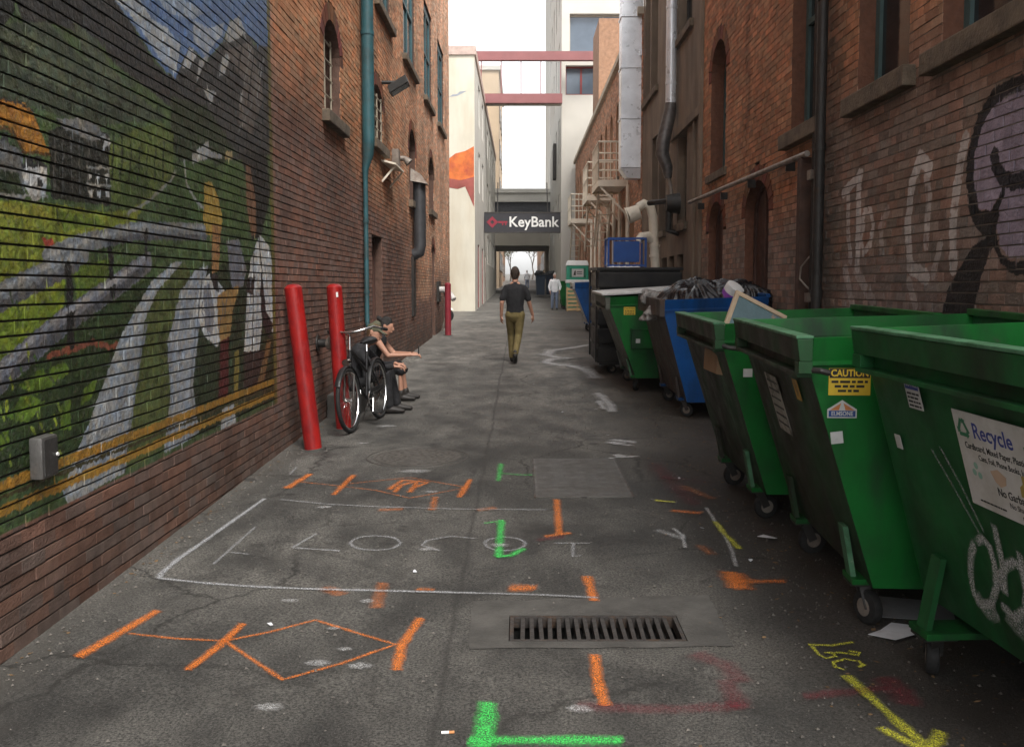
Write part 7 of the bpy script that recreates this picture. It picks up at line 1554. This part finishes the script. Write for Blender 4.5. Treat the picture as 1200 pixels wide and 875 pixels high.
# fire escapes ----------------------------------------------------------
def fire_escape(label, y0, y1, zf=4.6, bars=True, stair=True):
    r = tag(empty('fire_escape', (2.55, y0, zf)), label, 'fire escape', 'cream fire escapes on the arched brick building')
    xa, xb_ = 2.14, XR - .005
    MB().box(xa, xb_, y0, y1, zf - .10, zf).build('platform', m_creamm, r, world=True)
    MB().box(xa - .02, xa, y0 - .02, y1 + .02, zf - .16, zf + .02).box(xa, xb_, y0 - .021, y0 - .001, zf - .16, zf + .02).box(xa, xb_, y1 + .001, y1 + .021, zf - .16, zf + .02).build('edge_angle', m_creamm, r, world=True)
    rl = MB()
    for z_ in (zf + .55, zf + 1.05): rl.tube([(xb_, y0, z_), (xa, y0, z_), (xa, y1, z_), (xb_, y1, z_)], .025, 8)
    rl.build('handrail', m_creamm, r, world=True)
    n_ = 5 if bars else 3
    for i in range(n_): x_ = xa + (xb_ - xa) * i / n_; MB().tube([(x_, y0, zf), (x_, y0, zf + 1.05)], .014, 6).build('baluster', m_creamm, r, world=True)
    m__ = int((y1 - y0) / .22)
    for i in range(m__ + 1): y_ = y0 + (y1 - y0) * i / m__; MB().tube([(xa, y_, zf), (xa, y_, zf + 1.05)], .014, 6).build('baluster', m_creamm, r, world=True)
    for y_ in (y0 + .05, y1 - .05): MB().bar((xa + .05, y_, zf - .16), (xb_, y_, zf - .95), .05, .05, up=(0, 1, 0)).build('brace', m_creamm, r, world=True)
    if stair:
        a, b = (2.3, y1, zf), (2.3, y1 - 1.9, zf - 1.5)
        for dx in (0, .4): MB().bar((a[0] + dx, y1 - .2, zf - .12), (b[0] + dx, y1 + 1.4, b[2] - .1), .05, .1).build('stringer', m_creamm, r, world=True)
        for i in range(6): t = (i + .5) / 6; MB().box(2.32, 2.68, y1 - .2 + 1.6 * t - .08, y1 - .2 + 1.6 * t + .08, zf - .14 - 1.45 * t, zf - .11 - 1.45 * t).build('tread', m_creamm, r, world=True)
    return r
fire_escape('nearest cream fire escape balcony beside the galvanised duct', 26.0, 28.2)
fire_escape('middle cream fire escape balcony on the arched brick building', 30.2, 32.4)
fire_escape('farthest cream fire escape balcony near the white tower', 40.0, 42.5, 4.55)
lp = MB()
for i, (y_, x_) in enumerate(((25.2, 2.85), (27.4, 2.87), (29.0, 2.86), (31, 2.87), (34, 2.86), (36, 2.85), (38, 2.86))):
    o = tag(MB().tube([(x_, y_, gz(y_)), (x_, y_, 4.4)], .05, 8).build('conduit_pipe', m_creamm, smooth=True), '%s vertical cream pipe past the galvanised duct on the arched brick wall' % ('first', 'second', 'third', 'fourth', 'fifth', 'sixth', 'seventh')[i], 'pipe', 'cream pipes on the arched brick wall')
# blue cage cart -----------------------------------------------------------
cg = tag(empty('cage_cart', gpt(1.70, 18.3), 0, True), 'tall blue steel cage cart standing behind the black dumpster', 'cage cart')
m_bl2 = mat('blue_steel', (.008, .07, .30), .45, var=.2, scale=5)
for x_ in (0, .72):
    for y_ in (0, .6): MB().box(x_ - .02, x_ + .02, y_ - .02, y_ + .02, .12, 2.33).build('post', m_bl2, cg); caster(cg, x_, y_, .05, .3, .12)
for z_ in (.14, 1.0, 1.78, 2.30):
    MB().box(.021, .699, -.016, .016, z_, z_ + .035).box(.021, .699, .584, .616, z_, z_ + .035).box(-.016, .016, .021, .579, z_, z_ + .035).box(.704, .736, .021, .579, z_, z_ + .035).build('rail', m_bl2, cg)
for i in range(6): x_ = .09 + i * .108; MB().box(x_ - .006, x_ + .006, -.006, .006, .175, 2.3).build('bar', m_bl2, cg)
MB().box(.10, .60, -.03, -.017, 1.86, 2.26).build('sign_plate', m_bl2, cg)
MB().box(.02, .70, .02, .58, .176, .19).build('deck', m_bl2, cg)

# ================================================================ far street furniture
fbin, _, _ = dumpster('far blue dumpster with pale front rail before the wooden pallet', (1.47, 26.0), 0, 1.3, .95, 1.36, .42, .2, m_blue, mat('pale_steel', (.33, .33, .33), .6), m_lid, m_blue, lip=True)
gbin, _, _ = dumpster('small far green dumpster beside the person in white shirt', (1.66, 41.5), 0, 1.3, .9, 1.22, .2, .15, m_green, m_green, m_green, m_green, lip=False)
cbn = tag(empty('toilet_cabin', gpt(2.44, 40.7), 0), 'green portable cabin with white roof and printed panel by fire escape', 'cabin')
MB().box(-.46, .46, -.46, .46, .06, 1.90).build('body', mat('cabin_green', (.03, .30, .19), .5, var=.1), cbn, bevel=.02)
MB().hexa([(-.49, -.49, 1.90), (.49, -.49, 1.90), (.49, .49, 1.90), (-.49, .49, 1.90), (-.42, -.42, 2.12), (.42, -.42, 2.12), (.42, .42, 2.12), (-.42, .42, 2.12)]).build('roof', m_white_p, cbn, bevel=.04, fix=True)
MB().box(-.49, .49, -.49, .49, 1.16, 1.30).build('white_band', m_white_p, cbn, bevel=.02)
MB().box(-.25, .25, -.475, -.4605, 1.42, 1.76).build('printed_panel', m_stk, cbn)
MB().extr([(-.18, -.48, 1.49), (-.08, -.48, 1.49), (-.09, -.48, 1.70), (-.14, -.48, 1.66)], (0, .004, 0)).box(-.03, .19, -.48, -.476, 1.62, 1.65).box(-.03, .19, -.48, -.476, 1.54, 1.57).build('printed_mark', m_ink, cbn, fix=True)
for a_, b_ in ((-.34, -.2501), (.2501, .34)): MB().box(a_, b_, -.47, -.4605, 1.38, 1.80).build('panel_strip', mat('dark_cabin_green', (.015, .15, .09), .5), cbn)
MB().box(-.5, .5, -.5, .5, 0, .06).build('skid', m_dkmet, cbn)
plt = tag(empty('pallet', gpt(2.38, 39.3), 0), 'raw wooden pallet leaning upright between the far bins', 'pallet'); plt.rotation_euler = (R(-12), 0, 0)
for i in range(6): MB().box(-.46, .46, -.06, -.035, .02 + i * .17, .13 + i * .17).build('slat', m_wood, plt)
for x_ in (-.42, 0, .42): MB().box(x_ - .03, x_ + .03, -.034, .05, .0, 1.02).build('stringer', m_wood, plt)
for i, (x_, lab) in enumerate(((.95, 'left dark blue dumpster standing near the overpass'), (1.62, 'right dark blue dumpster standing near the overpass'))):
    dd, _, _ = dumpster(lab, (x_, 60 + i * .8), 0, 1.5, .62 if i == 0 else .55, 1.38, .08, .15, mat('navy_bin', (.012, .03, .06), .5), MATS['navy_bin'] if 'navy_bin' in MATS else m_blue, m_blue, m_blue, lip=False, wheels=False, group='far bins by the overpass')
    bag('black garbage bag on the %s far navy dumpster' % ('left' if i == 0 else 'right'), (x_ + .32, 60.6 + i * .8, gz(60) + 1.42), .3, .4, .28, seed=20 + i, grp='bags on the far bins')
# bare street tree seen through the underpass
def tree(label, x, y, h, seed):
    r_ = random.Random(seed); t = tag(empty('tree', gpt(x, y)), label, 'tree')
    tr = MB(); tips = []
    def grow(p, d, ln, rad, lv):
        q = p + d * ln; tr.tube([p, p.lerp(q, .5) + Vector((r_.gauss(0, .04), r_.gauss(0, .04), 0)) * ln, q], [rad, rad * .8, rad * .62], 6)
        if lv == 0: tips.append(q); return
        for k in range(3 if lv > 1 else 4): grow(q, (d + Vector((r_.gauss(0, .55), r_.gauss(0, .55), r_.uniform(-.1, .5)))).normalized(), ln * r_.uniform(.6, .8), rad * .55, lv - 1)
    grow(Vector((0, 0, 0)), Vector((0, 0, 1)), h * .3, h * .02, 4); tr.build('trunk', mat('bark', (.09, .07, .055), .9), t)
    cr = MB()
    for q in tips:
        for k in range(10):
            c = q + Vector((r_.gauss(0, .3), r_.gauss(0, .3), r_.gauss(0, .25))); a = Vector((r_.gauss(0, 1), r_.gauss(0, 1), r_.gauss(0, 1))).normalized() * .11; b = a.orthogonal().normalized() * .07
            cr.add([c - a, c + b, c + a, c - b], [(0, 1, 2, 3)])
    cr.build('crown', mat('dull_leaf', (.10, .10, .065), .8, var=.4, scale=3), t); return t
tree('hazy street tree seen through the underpass on the left', -1.6, 150, 7, 1)
tree('hazy street tree seen through the underpass on the right', 2.2, 175, 8, 2)
# ================================================================ air
hz = MB().box(-310, 310, -65, 425, -2.3, 31).build('haze', None)
hm = bpy.data.materials.new('haze'); hm.use_nodes = True; hn = hm.node_tree.nodes; hn.remove(hn['Principled BSDF'])
pv = hn.new('ShaderNodeVolumePrincipled'); pv.inputs['Density'].default_value = 0.0005; pv.inputs['Color'].default_value = (.95, .95, .95, 1); pv.inputs['Anisotropy'].default_value = .2
hm.node_tree.links.new(pv.outputs[0], hn['Material Output'].inputs['Volume']); hz.data.materials.append(hm)
tag(hz, 'thin pale haze hanging in the alley air', 'haze', kind='stuff')
